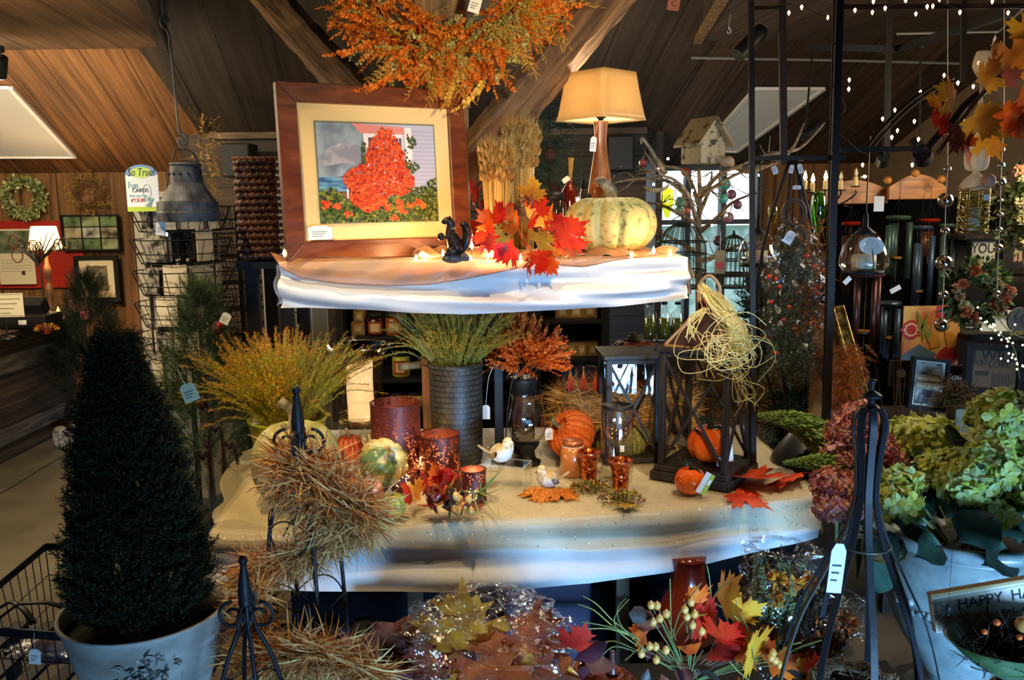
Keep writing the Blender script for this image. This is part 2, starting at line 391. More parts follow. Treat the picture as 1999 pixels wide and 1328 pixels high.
def perforated(name, col, scale=170):
    """metal sheet punched with small holes laid out in branching lines"""
    m, nt, n, l, b = _nt(name); _set(b, **{'Base Color': c4(col), 'Roughness': .5, 'Metallic': .35})
    tc = n.new('ShaderNodeTexCoord'); vo = n.new('ShaderNodeTexVoronoi'); vo.inputs['Scale'].default_value = scale; l.new(tc.outputs['Object'], vo.inputs['Vector'])
    lt = n.new('ShaderNodeMath'); lt.operation = 'LESS_THAN'; lt.inputs[1].default_value = .40; l.new(vo.outputs['Distance'], lt.inputs[0])
    w = n.new('ShaderNodeTexWave'); w.inputs['Scale'].default_value = 9; w.inputs['Distortion'].default_value = 9; w.inputs['Detail'].default_value = 2; w.inputs['Detail Scale'].default_value = 2
    l.new(tc.outputs['Object'], w.inputs['Vector'])
    gt = n.new('ShaderNodeMath'); gt.operation = 'GREATER_THAN'; gt.inputs[1].default_value = .42; l.new(w.outputs[0], gt.inputs[0])
    mu = n.new('ShaderNodeMath'); mu.operation = 'MULTIPLY'; l.new(lt.outputs[0], mu.inputs[0]); l.new(gt.outputs[0], mu.inputs[1])
    t = n.new('ShaderNodeBsdfTransparent'); ms = n.new('ShaderNodeMixShader'); l.new(mu.outputs[0], ms.inputs[0]); l.new(b.outputs[0], ms.inputs[1]); l.new(t.outputs[0], ms.inputs[2])
    l.new(ms.outputs[0], n['Material Output'].inputs[0]); return m
def brickish(name, c1, c2, mortar, scale, rough=.9, bw=.5, rh=.25, bump=.6):
    m, nt, n, l, b = _nt(name); _set(b, Roughness=rough)
    tc = n.new('ShaderNodeTexCoord'); br = n.new('ShaderNodeTexBrick'); l.new(tc.outputs['UV'], br.inputs['Vector'])
    br.inputs['Color1'].default_value = c4(c1); br.inputs['Color2'].default_value = c4(c2); br.inputs['Mortar'].default_value = c4(mortar)
    br.inputs['Scale'].default_value = scale; br.inputs['Mortar Size'].default_value = .03; br.inputs['Brick Width'].default_value = bw; br.inputs['Row Height'].default_value = rh
    l.new(br.outputs[0], b.inputs['Base Color']); u = _bump(n, l, b, br.outputs['Fac'], bump, .004); u.invert = True; return m
def add_uv(o, fn):
    me = o.data; uv = me.uv_layers.new(name='UVMap'); co = [v.co for v in me.vertices]
    for lp in me.loops: uv.data[lp.index].uv = fn(co[lp.vertex_index])

BLACK = plain('black_iron', (.010,.010,.010),.5,0, **{'Specular IOR Level': .25})
DKMET = plain('dark_bronze_metal', (.03,.025,.022),.45,.5)
PAPER = plain('tag_paper', (.82,.80,.72),.8)
INK = plain('ink', (.03,.03,.035),.8)
STRING = plain('tag_string', (.75,.68,.55),.9)
GLASS = thin_glass('clear_glass', (.96,.97,.96),.02,.11,.95)
CELLO = thin_glass('cellophane', (.97,.98,.98),.09,.05,.55,.9,30)
REDINK = plain('red_ink', (.55,.05,.04),.8)
WHITE = plain('white_paint', (.8,.8,.78),.5)
STEMG = plain('green_stem', (.12,.17,.05),.7)
STEMB = plain('brown_stem', (.10,.055,.03),.8)
BULB = emit('fairy_bulb_glow', (1.0,.52,.22),26)
BULBS = emit('small_bulb_glow', (1.0,.45,.2),9)
WIRE = plain('light_wire', (.05,.03,.02),.5)

# ------------------------------------------------------------------ leaf templates (stem at origin, tip along +y)
def T_leaf(w=.5, fold=.12, n=1):
    return (_q([(0,0,0),(w*.42,.32, fold),(w*.36,.66, fold*.8),(0,1,0),(-w*.36,.66, fold*.8),(-w*.42,.32, fold),(0,.35,0),(0,.68,-.02)]),
            [(0,1,6),(1,2,7,6),(2,3,7),(0,6,5),(6,7,4,5),(7,3,4)])
def T_maple(curl=.25, jag=0):
    h = [(0,0),(.2,-.08),(.44,-.12),(.38,.02),(.62,.1),(.5,.2),(.82,.36),(.6,.4),(.64,.55),(.42,.46),(.28,.42),(.32,.6),(.44,.76),(.27,.73),(.2,.88),(.11,.8),(0,1.12)]
    pts = h+[(-x, y) for x, y in reversed(h[1:-1])]
    V = [(0,.3,0)]+[(x, y, curl*(x*x*1.1+(y-.35)**2*.9)*(1 if i % 2 else .75)) for i, (x, y) in enumerate(pts)]
    # second ring half way for a vein crease
    n = len(pts)
    F = [(0,1+i, 1+(i+1) % n) for i in range(n)]
    V = _q(V); V[0][2] = -.03
    return (V, F)
def T_blade(w=.03, bend=.3, seg=4):
    V = []; F = []
    for i in range(seg+1):
        t = i/seg; ww = w*(1-t)**.6+.0005
        V += [(-ww, t, bend*t*t),(ww, t, bend*t*t)]
    for i in range(seg): F.append((2*i, 2*i+1,2*i+3,2*i+2))
    return (_q(V), F)
def merge(ts):
    V = []; F = []; o = 0
    for v, f in ts:
        V.append(v); F += [tuple(i+o for i in q) for q in f]; o += len(v)
    return (np.concatenate(V), F)
def xf(T, loc=(0,0,0), d=(0,1,0), roll=0, s=1):
    R = frames(_q([d]), _q([roll]))[0]; return (T[0] @ R.T*s+_q(loc), T[1])
def T_spray(leaf, n=14, size=.16, spread=1.0, seed=1, pairs=True, droop=.15, stem=.008):
    r = np.random.default_rng(seed); ts = []
    def pos(t): return (math.sin(t*3+seed)*.05, t, -droop*t*t)
    seg = 5; V = []; F = []
    for i in range(seg+1):
        p = pos(i/seg); w = stem*(1-.6*i/seg)
        V += [(p[0]-w, p[1], p[2]),(p[0]+w, p[1], p[2]),(p[0], p[1], p[2]+w*1.6)]
    for i in range(seg):
        for j in range(3): a = i*3+j; b = i*3+(j+1) % 3; F.append((a, b, b+3, a+3))
    ts.append((_q(V), F))
    for i in range(n):
        t = .12+.88*(i+.5)/n; p = pos(t)
        for sgn in ((-1,1) if pairs else ((-1)**i,)):
            a = math.radians(r.uniform(35,75))*spread
            d = (sgn*math.sin(a), math.cos(a), r.uniform(-.4,.4))
            ts.append(xf(leaf, p, d, r.uniform(-.7,.7), size*r.uniform(.7,1.15)*(1-.45*t)))
    ts.append(xf(leaf, pos(1),(0,1,0),0, size*.6)); return merge(ts)
def T_sprig(n=12, ln=.35, seed=3, w=.012):
    """twig thick with needles"""
    r = np.random.default_rng(seed); ts = [(_q([(-.012,0,0),(.012,0,0),(0,1,0)]),[(0,1,2)])]
    for i in range(n):
        t = i/n; a = i*2.4; k = r.uniform(.5,1.0)
        d = (math.cos(a)*k, .8, math.sin(a)*k); L = ln*(1-.5*t)
        ts.append(xf((_q([(-w, 0,0),(w, 0,0),(0,1,0)])*[1, L, 1],[(0,1,2)]),(0, t, 0), d, r.uniform(0,6)))
    return merge(ts)
def rnd_dirs(N, zmin=-1, zmax=1, r=RNG):
    z = r.uniform(zmin, zmax, N); a = r.uniform(0,2*np.pi, N); q = np.sqrt(1-z*z)
    return np.column_stack([q*np.cos(a), q*np.sin(a), z])
def U(a, b, n): return RNG.uniform(a, b, n)
ICO = (_q([(0,0,-1),(.72,-.53,-.45),(-.28,-.85,-.45),(-.89,0,-.45),(-.28,.85,-.45),(.72,.53,-.45),(.28,-.85,.45),(-.72,-.53,.45),(-.72,.53,.45),(.28,.85,.45),(.89,0,.45),(0,0,1)]),
       [(0,1,2),(1,0,5),(0,2,3),(0,3,4),(0,4,5),(1,5,10),(2,1,6),(3,2,7),(4,3,8),(5,4,9),(1,10,6),(2,6,7),(3,7,8),(4,8,9),(5,9,10),(6,10,11),(7,6,11),(8,7,11),(9,8,11),(10,9,11)])
def _ball(n=8):
    b = MB(); b.sphere((0,0,0),1, n); f = [tuple(q) for a, _ in b.F for q in a]; return (np.concatenate(b.V), f)
BALL = _ball(10)
def price_tag(parent, p, w=.03, h=.045, rot=(0,0,0), top=None, name='price_tag', m=None, marks=True):
    """paper tag on a string; p is the tag's top centre in the thing's own frame"""
    b = MB(); E = Euler(rot).to_matrix(); o = [(-w/2,0,-h),(w/2,0,-h),(w/2,0,-h*.15),(w*.25,0,0),(-w*.25,0,0),(-w/2,0,-h*.15)]
    b.prism([E @ Vector(q)+Vector(p) for q in o], E @ Vector((0,.0008,0)))
    t = b.build(name, m or PAPER, parent, label='white paper price tag on a string')
    if marks:
        k = MB()
        for i in range(3):
            q = [(-w*.35,-.0004,-h*(.42+.15*i)),(w*(.3-.1*i),-.0004,-h*(.42+.15*i)),(w*(.3-.1*i),-.0004,-h*(.46+.15*i)),(-w*.35,-.0004,-h*(.46+.15*i))]
            k.poly([E @ Vector(v)+Vector(p) for v in q])
        k.build('print', INK, t)
    if top is not None:
        s = MB(); s.tube([top, (Vector(top)+Vector(p))/2+Vector((0,0,-.004)), Vector(p)+E @ Vector((0,0,-h*.06))],.0006,4); s.build('tag_string', STRING, t)
    return t
# ================================================================== THE ROOM
YW = 7.2; ZW = P(100,338, YW).z; SL = .4
def hit(px, py, zb, yb, s=SL):
    d = ray(px, py); t = (zb+s*yb-CAMZ)/(d.z+s*d.y); return CAMP+d*t
def slope(px, py): return hit(px, py, ZW, YW)
CR = slope(160,96); YC, ZC = CR.y, CR.z
def flat(px, py): return on(px, py, ZC)
YM = 6.6; ZM = P(800,262, YM).z
def mid(px, py): return hit(px, py, ZM, YM)
DY = -.133                                           # the roof boards run a little askew
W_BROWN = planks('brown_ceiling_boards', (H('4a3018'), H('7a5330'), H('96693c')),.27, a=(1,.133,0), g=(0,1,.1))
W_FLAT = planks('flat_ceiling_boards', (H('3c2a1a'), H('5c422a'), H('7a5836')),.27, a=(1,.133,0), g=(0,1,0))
W_DARK = planks('shaded_roof_boards', (H('241d17'), H('342b23'), H('43382d')),.34, a=(1,.133,0), g=(0,1,0), seam=.02)  # shade of the unlit bay is put into these darker board tones
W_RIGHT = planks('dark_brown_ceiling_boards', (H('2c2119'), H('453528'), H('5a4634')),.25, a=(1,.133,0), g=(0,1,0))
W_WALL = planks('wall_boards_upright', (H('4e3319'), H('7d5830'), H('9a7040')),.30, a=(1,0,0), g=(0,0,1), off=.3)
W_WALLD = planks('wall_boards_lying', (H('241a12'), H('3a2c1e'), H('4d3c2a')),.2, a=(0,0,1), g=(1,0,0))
W_PEG = plain('pegboard_wall', H('7d6748'),.8, vary=.15, scale=4)
BEAM = wood('rough_beam', H('6e5433'), H('927149'), axis=(9,9,1), scale=3, dark=H('33261a'))
POSTW = wood('post_wood', H('74552f'), H('9a7745'), axis=(14,14,1), scale=2.4, dark=H('3a2918'))
LEDGE = wood('ledge_wood', H('4d3c2a'), H('6c563c'), axis=(1,10,10))
def shell(name, pts, m, th=.04):
    b = MB(); p = [Vector(q) for q in pts]; nn = (p[1]-p[0]).cross(p[2]-p[0]).normalized()*th
    c = sum(p, Vector())/len(p)
    if nn.dot(Vector((0,2.5,1.4))-c) > 0: nn = -nn
    b.prism(p, nn); return struct(b.build(name, m))
XL, XR = -6.2,3.9
eL = [slope(320,96), slope(409,266)]; eL[0] = Vector((eL[0].x, YC, ZC))
eL0 = flat(281,0); eR = [Vector((slope(1350,112).x, YC, ZC)), slope(1256,262)]; eR0 = flat(1410,0)
wtop = lambda x, y: Vector((x, y, ZW+SL*(YW-y)))
lx3 = P(410,338, YW).x; rx3 = P(1262,330, YW).x
cl = lambda p, q: [p, q]
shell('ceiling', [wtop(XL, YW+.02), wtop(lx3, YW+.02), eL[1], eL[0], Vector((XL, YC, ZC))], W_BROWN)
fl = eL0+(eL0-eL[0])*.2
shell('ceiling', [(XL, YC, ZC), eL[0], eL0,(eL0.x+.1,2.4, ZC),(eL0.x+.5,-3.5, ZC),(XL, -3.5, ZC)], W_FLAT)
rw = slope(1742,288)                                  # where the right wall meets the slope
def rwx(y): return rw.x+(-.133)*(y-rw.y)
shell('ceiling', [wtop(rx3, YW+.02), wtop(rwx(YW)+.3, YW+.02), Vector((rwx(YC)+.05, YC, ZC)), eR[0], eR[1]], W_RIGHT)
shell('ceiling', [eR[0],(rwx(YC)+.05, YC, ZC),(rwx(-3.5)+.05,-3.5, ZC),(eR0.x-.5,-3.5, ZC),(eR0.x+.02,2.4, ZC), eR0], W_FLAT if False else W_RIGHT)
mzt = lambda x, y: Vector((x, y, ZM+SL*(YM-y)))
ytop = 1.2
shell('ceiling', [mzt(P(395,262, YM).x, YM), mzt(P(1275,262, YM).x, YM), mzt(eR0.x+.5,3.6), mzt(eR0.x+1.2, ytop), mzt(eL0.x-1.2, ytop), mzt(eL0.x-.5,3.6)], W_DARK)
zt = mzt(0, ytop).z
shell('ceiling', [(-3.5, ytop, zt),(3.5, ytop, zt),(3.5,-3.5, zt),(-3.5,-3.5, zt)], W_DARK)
# upright boards closing the sides of the raised bay
for name, pts in (('wall_bay_left', [eL[1], eL[0], eL0, Vector((eL0.x+.1,2.4, ZC)), Vector((eL0.x+.5,-3.5, ZC))]),
                  ('wall_bay_right', [eR[1], eR[0], eR0, Vector((eR0.x+.02,2.4, ZC)), Vector((eR0.x-.5,-3.5, ZC))])):
    b = MB(); n = len(pts); V = [tuple(p) for p in pts]+[(p.x, p.y, zt+.1) for p in pts]
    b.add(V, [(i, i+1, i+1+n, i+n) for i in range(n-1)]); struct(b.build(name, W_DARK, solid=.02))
# edge boards along the bay
b = MB(); b.bar(eR[1]+Vector((0,0,.01)), eR[0]+Vector((0,0,.01)),.05,.03); b.bar(eR[0], eR0+(eR0-eR[0])*.5,.05,.03)
struct(b.build('trim_bay_right', BEAM))
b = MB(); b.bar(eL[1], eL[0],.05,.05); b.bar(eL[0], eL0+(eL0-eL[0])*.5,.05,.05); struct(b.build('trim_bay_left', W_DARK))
# floor
b = MB(); b.bbox((XL, -3.5,-.1),(XR+1.5,10,0)); 
FLOOR = two('concrete_floor', H('57503f'), H('6b6350'),3.2,.55,.35,.65, bump=.1)
struct(b.build('floor', FLOOR))
b = MB(); b.bar(on(0,965,.001), on(190,850,.001),.012,.004); struct(b.build('trim_floor_joint', plain('joint', H('2c281f'),.9)))
# back walls
def wall_open(name, x0, x1, y, z1, holes, m, th=.12):
    """wall facing the camera with rectangular holes (x0,x1,z0,z1)"""
    b = MB(); xs = sorted(set([x0, x1]+[h[0] for h in holes]+[h[1] for h in holes])); zs = sorted(set([0, z1]+[h[2] for h in holes]+[h[3] for h in holes]))
    for i in range(len(xs)-1):
        for j in range(len(zs)-1):
            cx, cz = (xs[i]+xs[i+1])/2,(zs[j]+zs[j+1])/2
            if any(h[0] < cx < h[1] and h[2] < cz < h[3] for h in holes): continue
            b.bbox((xs[i], y, zs[j]),(xs[i+1], y+th, zs[j+1]))
    return struct(b.build(name, m))
h1 = (P(286,500, YW).x, P(428,500, YW).x, 0.25, P(350,398, YW).z)
wall_open('wall_back', XL, P(440,300, YW).x, YW, ZW+.08,[h1], W_WALL)
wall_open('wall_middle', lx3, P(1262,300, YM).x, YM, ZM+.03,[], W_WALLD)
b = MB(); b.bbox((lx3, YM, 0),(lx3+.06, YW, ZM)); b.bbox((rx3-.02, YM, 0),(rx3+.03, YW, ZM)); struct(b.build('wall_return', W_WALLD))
h2 = (P(1272,500, YW).x, P(1478,500, YW).x, P(1350,640, YW).z, P(1350,328, YW).z)
wall_open('wall_rear', rx3, rwx(YW)+.4, YW, ZW+.08,[h2], W_WALL)
b = MB(); b.bar((P(405,265, YM-.03).x, YM-.04, ZM+.0),(P(1262,265, YM-.03).x, YM-.04, ZM+.0),.06,.045); struct(b.build('trim_ledge', LEDGE))
# right wall, left wall, front wall, outer cover
b = MB(); n0 = Vector((rwx(YW+.2), YW+.2,0)); n1 = Vector((rwx(-3.5),-3.5,0))
b.prism([n0, n1, n1+Vector((0,0, ZC+.3)), n0+Vector((0,0, ZC+.3))],(.1,.01,0)); struct(b.build('wall_right', W_PEG))
b = MB(); b.bbox((XL-.1,-3.5,0),(XL, 10, ZC+.2)); struct(b.build('wall_left', W_WALL))
b = MB(); b.bbox((XL, -3.6,0),(XR+1.5,-3.5, ZC+.2)); struct(b.build('wall_front', W_WALLD))
b = MB(); b.bbox((XL-.2,-3.7, zt+.15),(XR+2, YW+.3, zt+.2)); b.bbox((XL-.2,-3.7,0),(XL-.15, YW+.3, zt+.2)); b.bbox((XR+1.9,-3.7,0),(XR+2, YW+.2, zt+.2))
b.bbox((XL-.2,-3.75,0),(XR+2,-3.7, zt+.2)); b.bbox((XL-.2, YW+.13, ZW+.0),(XR+2, YW+.2, zt+.2)); struct(b.build('roof', W_DARK))  # unseen box shell added outside the room to keep world light out
# track conduit along the crease
CNDT = plain('conduit_grey', (.45,.45,.42),.35,.6)
b = MB(); b.tube([P(1350,113, YC-.03), P(1600,117, YC-.03), P(1872,124, YC-.03)],.008,6); tag(b.build('electrical_conduit', CNDT), 'long pale metal conduit running along the crease of the dark ceiling above the skylight', 'conduit')
b = MB(); b.tube([P(1750,66,4.6), P(1950,62,4.6), P(1996,18,4.2)],.006,6)
tag(b.build('electrical_conduit', CNDT), 'short bent metal conduit on the flat ceiling above the maple garland', 'conduit')
# skylight panels
SKY = emit('skylight_diffuser', (.80,.82,.80),.03,(.5,.5,.44))
def skylight(name, px, label):
    pts = [slope(*q) for q in px]; nn = Vector((0, SL, 1)).normalized()
    t = thing(name, label, 'skylight', (0,0,0)); b = MB(); b.prism([p-nn*.012 for p in pts], nn*-.004); b.build('diffuser', SKY, t)
    b = MB()
    for i in range(len(pts)): b.bar(pts[i]-nn*.014, pts[(i+1) % len(pts)]-nn*.014,.03,.02)
    b.build('frame', WHITE, t)
skylight('skylight', [(-120,168),(20,168),(146,304),(-60,304)], 'pale skylight panel in the sloped brown ceiling over the counter')
skylight('skylight', [(1474,170),(1608,170),(1438,293),(1368,291)], 'pale skylight panel behind the black trellis')
# the room beyond the left window
b = MB(); HALL = plain('hall_wall_cream', H('d8c9a0'),.8)
x0, x1 = h1[0]-.7, h1[1]+.9
b.bbox((x0,9.4,0),(x1,9.45,2.6)); b.bbox((x0-.05, YW+.15,0),(x0,9.45,2.6)); b.bbox((x1, YW+.15,0),(x1+.05,9.45,2.6)); b.bbox((x0, YW+.15,2.6),(x1,9.45,2.65))
struct(b.build('wall_hall', HALL))
wb = MB(); pane = MB(); fr = MB()
for px, py, w_, h_ in ((320,470,34,60),(404,450,30,50),(392,545,26,60),(330,600,30,50)):
    c = P(px, py, 9.36); s_ = sc(c)
    pane.box(c, (w_*s_, .01, h_*s_)); fr.box(c+Vector((0,.015,0)),((w_+8)*s_, .02,(h_+8)*s_)); fr.box(c-Vector((0,.01,0)),(2*s_, .01, h_*s_)); fr.box(c-Vector((0,.01,0)),(w_*s_, .01,2*s_))
wf = thing('window_hall', 'bright small panes in the cream hall beyond the rear opening', 'window'); del wf['category'], wf['label']; struct(wf)
fr.build('window_frame', plain('hall_frame', (.1,.16,.2),.6), wf); pane.build('window_pane', emit('daylit_pane', (.75,.88,1),2.2), wf)
TW = plain('white_trim', H('c9c7b8'),.6)
b = MB()
for xx in (h1[0], h1[1]): b.bbox((xx-.07, YW-.03,0),(xx+.05, YW+.14, h1[3]+.08))
b.bbox((h1[0]-.07, YW-.03, h1[3]),(h1[1]+.05, YW+.14, h1[3]+.1)); b.bbox((h1[0], YW+.04,.23),(h1[1], YW+.14,.29))
struct(b.build('window_1', TW))
# rear window with daylight
b = MB(); wx = [h2[0]+(h2[1]-h2[0])*i/3 for i in range(4)]
for xx in wx: b.bbox((xx-.022, YW-.02, h2[2]),(xx+.022, YW+.1, h2[3]))
zs = [h2[2]+(h2[3]-h2[2])*i/3 for i in range(4)]
for z_ in zs: b.bbox((h2[0], YW-.015, z_-.02),(h2[1], YW+.09, z_+.02))
struct(b.build('window_2', plain('grey_window_frame', H('55606a'),.6)))
b = MB(); b.bbox((h2[0], YW+.05, h2[2]),(h2[1], YW+.054, h2[3])); struct(b.build('window_pane', GLASS))
b = MB(); b.bbox((h2[0]-3,11.5,-1),(h2[1]+5,11.6,1.35)); struct(b.build('exterior_hedge', two('hedge_green', H('6f8f80'), H('a9c0b8'),4)))

# timber post and braces
def chamfer_beam(b, a, c, w, t=None):
    a = Vector(a); c = Vector(c); n = 24; k = w*.2; t = t or w
    y = (c-a).normalized(); x = y.cross(Vector((0,1,.01))).normalized(); z = x.cross(y)
    sec = [(-w/2+k, -t/2),(w/2-k, -t/2),(w/2,-t/2+k),(w/2, t/2-k),(w/2-k, t/2),(-w/2+k, t/2),(-w/2, t/2-k),(-w/2,-t/2+k)]
    V = []; r = np.random.default_rng(int(w*1e4))
    for i in range(n+1):
        p = a.lerp(c, i/n); j = r.uniform(-.004,.004,16)
        V += [tuple(p+x*(q[0]+j[q_i])+z*(q[1]+j[8+q_i])) for q_i, q in enumerate(sec)]
    F = [(i*8+j, i*8+(j+1) % 8,(i+1)*8+(j+1) % 8,(i+1)*8+j) for i in range(n) for j in range(8)]+[tuple(range(8)), tuple(reversed(range(n*8, n*8+8)))]
    b.add(V, F)
POST = P(868,300,3.1)
t = thing('timber_post', 'rough square timber post rising through both display tiers', 'post', (0,0,0))
b = MB(); b.box((POST.x, 3.1,1.9),(.165,.165,3.8)); b.build('post_shaft', POSTW, t, bevel=.012)
b = MB(); pg = P(795,716,2.98); b.tube([pg+Vector((-.028,-.005,0)), pg+Vector((.09,.06,0))],[.0125,.0135],10); b.build('peg', POSTW, t, smooth=False)
b = MB(); b.box((POST.x-.062,3.0,1.13),(.055,.05,.74)); b.build('side_batten', wood('batten_wood', H('7a4f2e'), H('a3714a'), axis=(14,14,1)), t, bevel=.008)
def brace(a, c, w, label):
    b = MB(); a = Vector(a); c = Vector(c); chamfer_beam(b, a, c+(c-a)*.12, w); return tag(b.build('timber_brace', BRW), label, 'beam')
BRW = wood('brace_wood', H('604a30'), H('8c7150'), axis=(5,5,5), scale=2, dark=H('2f251a'))
def brace_mat(a, c):
    d = (Vector(c)-Vector(a)).normalized(); m, nt, n, l, bs = _nt('brace_wood'); _set(bs, Roughness=.75)
    tc = n.new('ShaderNodeTexCoord'); mp = n.new('ShaderNodeMapping'); q = d.to_track_quat('X', 'Z').inverted().to_euler()
    mp.vector_type = 'POINT'; mp.inputs['Rotation'].default_value = q; l.new(tc.outputs['Object'], mp.inputs[0])
    mp2 = n.new('ShaderNodeMapping'); mp2.inputs['Scale'].default_value = (1.1,16,16); l.new(mp.outputs[0], mp2.inputs[0])
    t = _noise(n, l, 2.4,7, vec=mp2.outputs[0]); t.inputs['Distortion'].default_value = .8
    r = _ramp(n, l, t.outputs[0],[(.28, H('22170d')),(.42, H('4c361f')),(.58, H('6d5030')),(.75, H('84663f'))]); l.new(r.outputs[0], bs.inputs['Base Color']); _bump(n, l, bs, t.outputs[0],.6,.006); return m
a, c = P(815,320,3.2), P(533,0,4.2); BRW = brace_mat(a, c); brace(a, c, .155, 'timber brace slanting up and left from the post behind the picture')
a, c = P(905,335,3.16), P(1183,0,3.12); BRW = brace_mat(a, c); brace(a, c, .155, 'thick timber brace slanting up and right toward the lampshade')
# ================================================================== DISPLAY TIERS
def grid_uv(o, nu, nv, su, sv):
    me = o.data; uv = me.uv_layers.new(name='UVMap'); n = len(me.loops)
    vi = np.zeros(n, dtype=np.int32); me.loops.foreach_get('vertex_index', vi); vi %= nu*nv
    a = np.column_stack([(vi % nu)/(nu-1)*su, (vi//nu)/(nv-1)*sv]); uv.data.foreach_set('uv', a.astype(np.float32).ravel())
def interp(rows, t): 
    a = _q(rows); x = np.linspace(0,1, len(a)); return [np.interp(t, x, a[:, i]) for i in range(a.shape[1])]
CLOTH = plain('white_cotton_cloth', (.55,.55,.54),.85, bump=.12, scale=60)
CLOTH.node_tree.nodes['Principled BSDF'].inputs['Sheen Weight'].default_value = .2
ZL, ZU = .76,1.483
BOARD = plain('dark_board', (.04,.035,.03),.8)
def tier_cloth(front, zt, yback, name, label, drop_side, folds, nu=220, nv=26, lip=.006, xb=(0,0)):
    """front: rows (x, y, z_of_hem) left to right"""
    A = _q(front); m = MB(); ntop = 14
    def edge(u): return np.array([np.interp(u, np.linspace(0,1, len(A)), A[:, i]) for i in range(3)])
    def top(u, v):
        e = edge(u); x0 = A[0,0]+xb[0] if True else 0; bx = np.interp(u, [0,1],[A[0,0]+xb[0], A[-1,0]+xb[1]])
        w = .0015*math.sin(u*37+v*9)*math.sin(v*3.14)
        return (e[0]*(1-v)+bx*v, e[1]*(1-v)+yback*v, zt+w)
    m.grid(top, 60, ntop)
    def skirt(u, v):
        e = edge(u); d = (zt-e[2])*v
        n = folds(u, v)
        r = .012*(1-math.exp(-v*12))
        return (e[0], e[1]-r-n, zt-lip*(1-math.exp(-v*14))-d)
    m.grid(lambda u, v: skirt(u, v), nu, nv)
    for sgn, i, bx in ((-1,0, A[0,0]+xb[0]),(1,-1, A[-1,0]+xb[1])):
        def side(u, v, i=i, bx=bx, sgn=sgn):
            y = A[i, 1]*(1-u)+yback*u; x = A[i, 0]*(1-u)+bx*u
            return (x+sgn*(.012*(1-math.exp(-v*12))+.008*math.sin(u*22)*v), y-(.012*(1-math.exp(-v*12))+folds(0 if i == 0 else 1, v))*(1-u), zt-(zt-A[i, 2])*v)
        m.grid(side, 40, nv)
    def backf(u, v):
        bx = np.interp(u, [0,1],[A[0,0]+xb[0], A[-1,0]+xb[1]]); return (bx, yback+.01*(1-math.exp(-v*12)), zt-.15*v)
    m.grid(backf, 30,6)
    return tag(m.build(name, CLOTH, smooth=True), label, 'tablecloth')
LF = [(412,1040,1118),(500,1045,1134),(600,1042,1141),(700,1034,1145),(850,1022,1147),(1000,1014,1142),(1150,1007,1130),(1300,998,1108),(1400,990,1087),(1500,980,1066),(1570,972,1052),(1596,966,1045)]
lfront = []
for px, py, ph in LF:
    p = on(px, py, ZL); lfront.append((p.x, p.y, P(px, ph, p.y-.015).z))
UF = [(545,516,598),(600,511,600),(700,509,603),(800,508,608),(900,508,611),(1000,508,608),(1100,506,603),(1200,505,597),(1300,503,585),(1343,502,578)]
ufront = []
for i, (px, py, ph) in enumerate(UF):
    y = 2.70-.05*math.sin(math.pi*i/9); p = P(px, py, y); ufront.append((p.x, y, P(px, ph, y-.015).z))
def folds_u(u, v):
    s = .026*math.sin(6.283*(v*1.5+.9*(u-.5)**2*2+.15*u))*min(1, v*4)
    s += .012*math.sin(6.283*(v*3.1-u*2.2))*min(1, v*3)*(.4+.6*u)
    return s+.003*math.sin(u*40+v*7)*v
def folds_l(u, v):
    s = .008*math.sin(6.283*(v*1.15+.55*u*u+.1))*min(1, v*3)
    s += .004*math.sin(6.283*(v*2.4-u*1.7))*min(1, v*3)
    return s+.0035*math.sin(u*26+v*3)*v+.02*v
tier_cloth(ufront, ZU, 3.32, 'shelf_cloth', 'white cloth hung in swooping folds over the upper display shelf', .1, folds_u, xb=(.02,-.02))
tier_cloth(lfront, ZL, 3.42, 'table_cloth', 'white cloth draped over the large lower display table', .1, folds_l, xb=(-.06,.0))
# carcasses
t = thing('display_shelf', 'dark shelf board carried round the timber post under the white shelf cloth', 'shelf', (0,0,0))
b = MB(); b.bbox((ufront[0][0]+.02,2.72, ZU-.04),(ufront[-1][0]-.03,3.30, ZU-.004)); b.build('shelf_board', BOARD, t)
b = MB()
for sx in (-.3,.3): b.bar((POST.x+sx*.35,3.1,1.2),(POST.x+sx, 3.0, ZU-.05),.05)
b.build('shelf_bracket', BOARD, t)
t = thing('display_table', 'sturdy table standing under the white and gold tablecloths', 'table', (0,0,0))
b = MB(); x0, x1 = lfront[0][0]+.03, lfront[-1][0]-.03
b.prism([(x0,2.46, ZL-.045),(x1,2.66, ZL-.045),(x1,3.40, ZL-.045),(x0-.03,3.40, ZL-.045)],(0,0,.04)); b.build('tabletop', BOARD, t)
LEGW = plain('pale_leg_wood', H('8f8368'),.7, vary=.2)
for q in ((812,1250,2.55),(1216,1200,2.75)):
    p = P(*q); b = MB(); b.bbox((p.x-.022, p.y, 0),(p.x+.022, p.y+.045, ZL-.05)); b.build('leg', LEGW, t)
for q in (x0+.02, x1-.06):
    b = MB(); b.bbox((q, 3.3,0),(q+.045,3.345, ZL-.05)); b.build('leg', LEGW, t)
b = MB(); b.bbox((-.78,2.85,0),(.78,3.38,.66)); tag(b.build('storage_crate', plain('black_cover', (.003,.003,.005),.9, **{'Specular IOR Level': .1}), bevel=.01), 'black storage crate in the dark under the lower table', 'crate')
b = MB(); q = P(1060,1210,2.75); b.bbox((q.x-.13,2.72,0),(q.x+.16,2.84,.62)); tag(b.build('storage_tub', plain('navy_plastic', (.003,.005,.035),.6), bevel=.01), 'dark blue plastic tub under the middle of the table', 'tub')

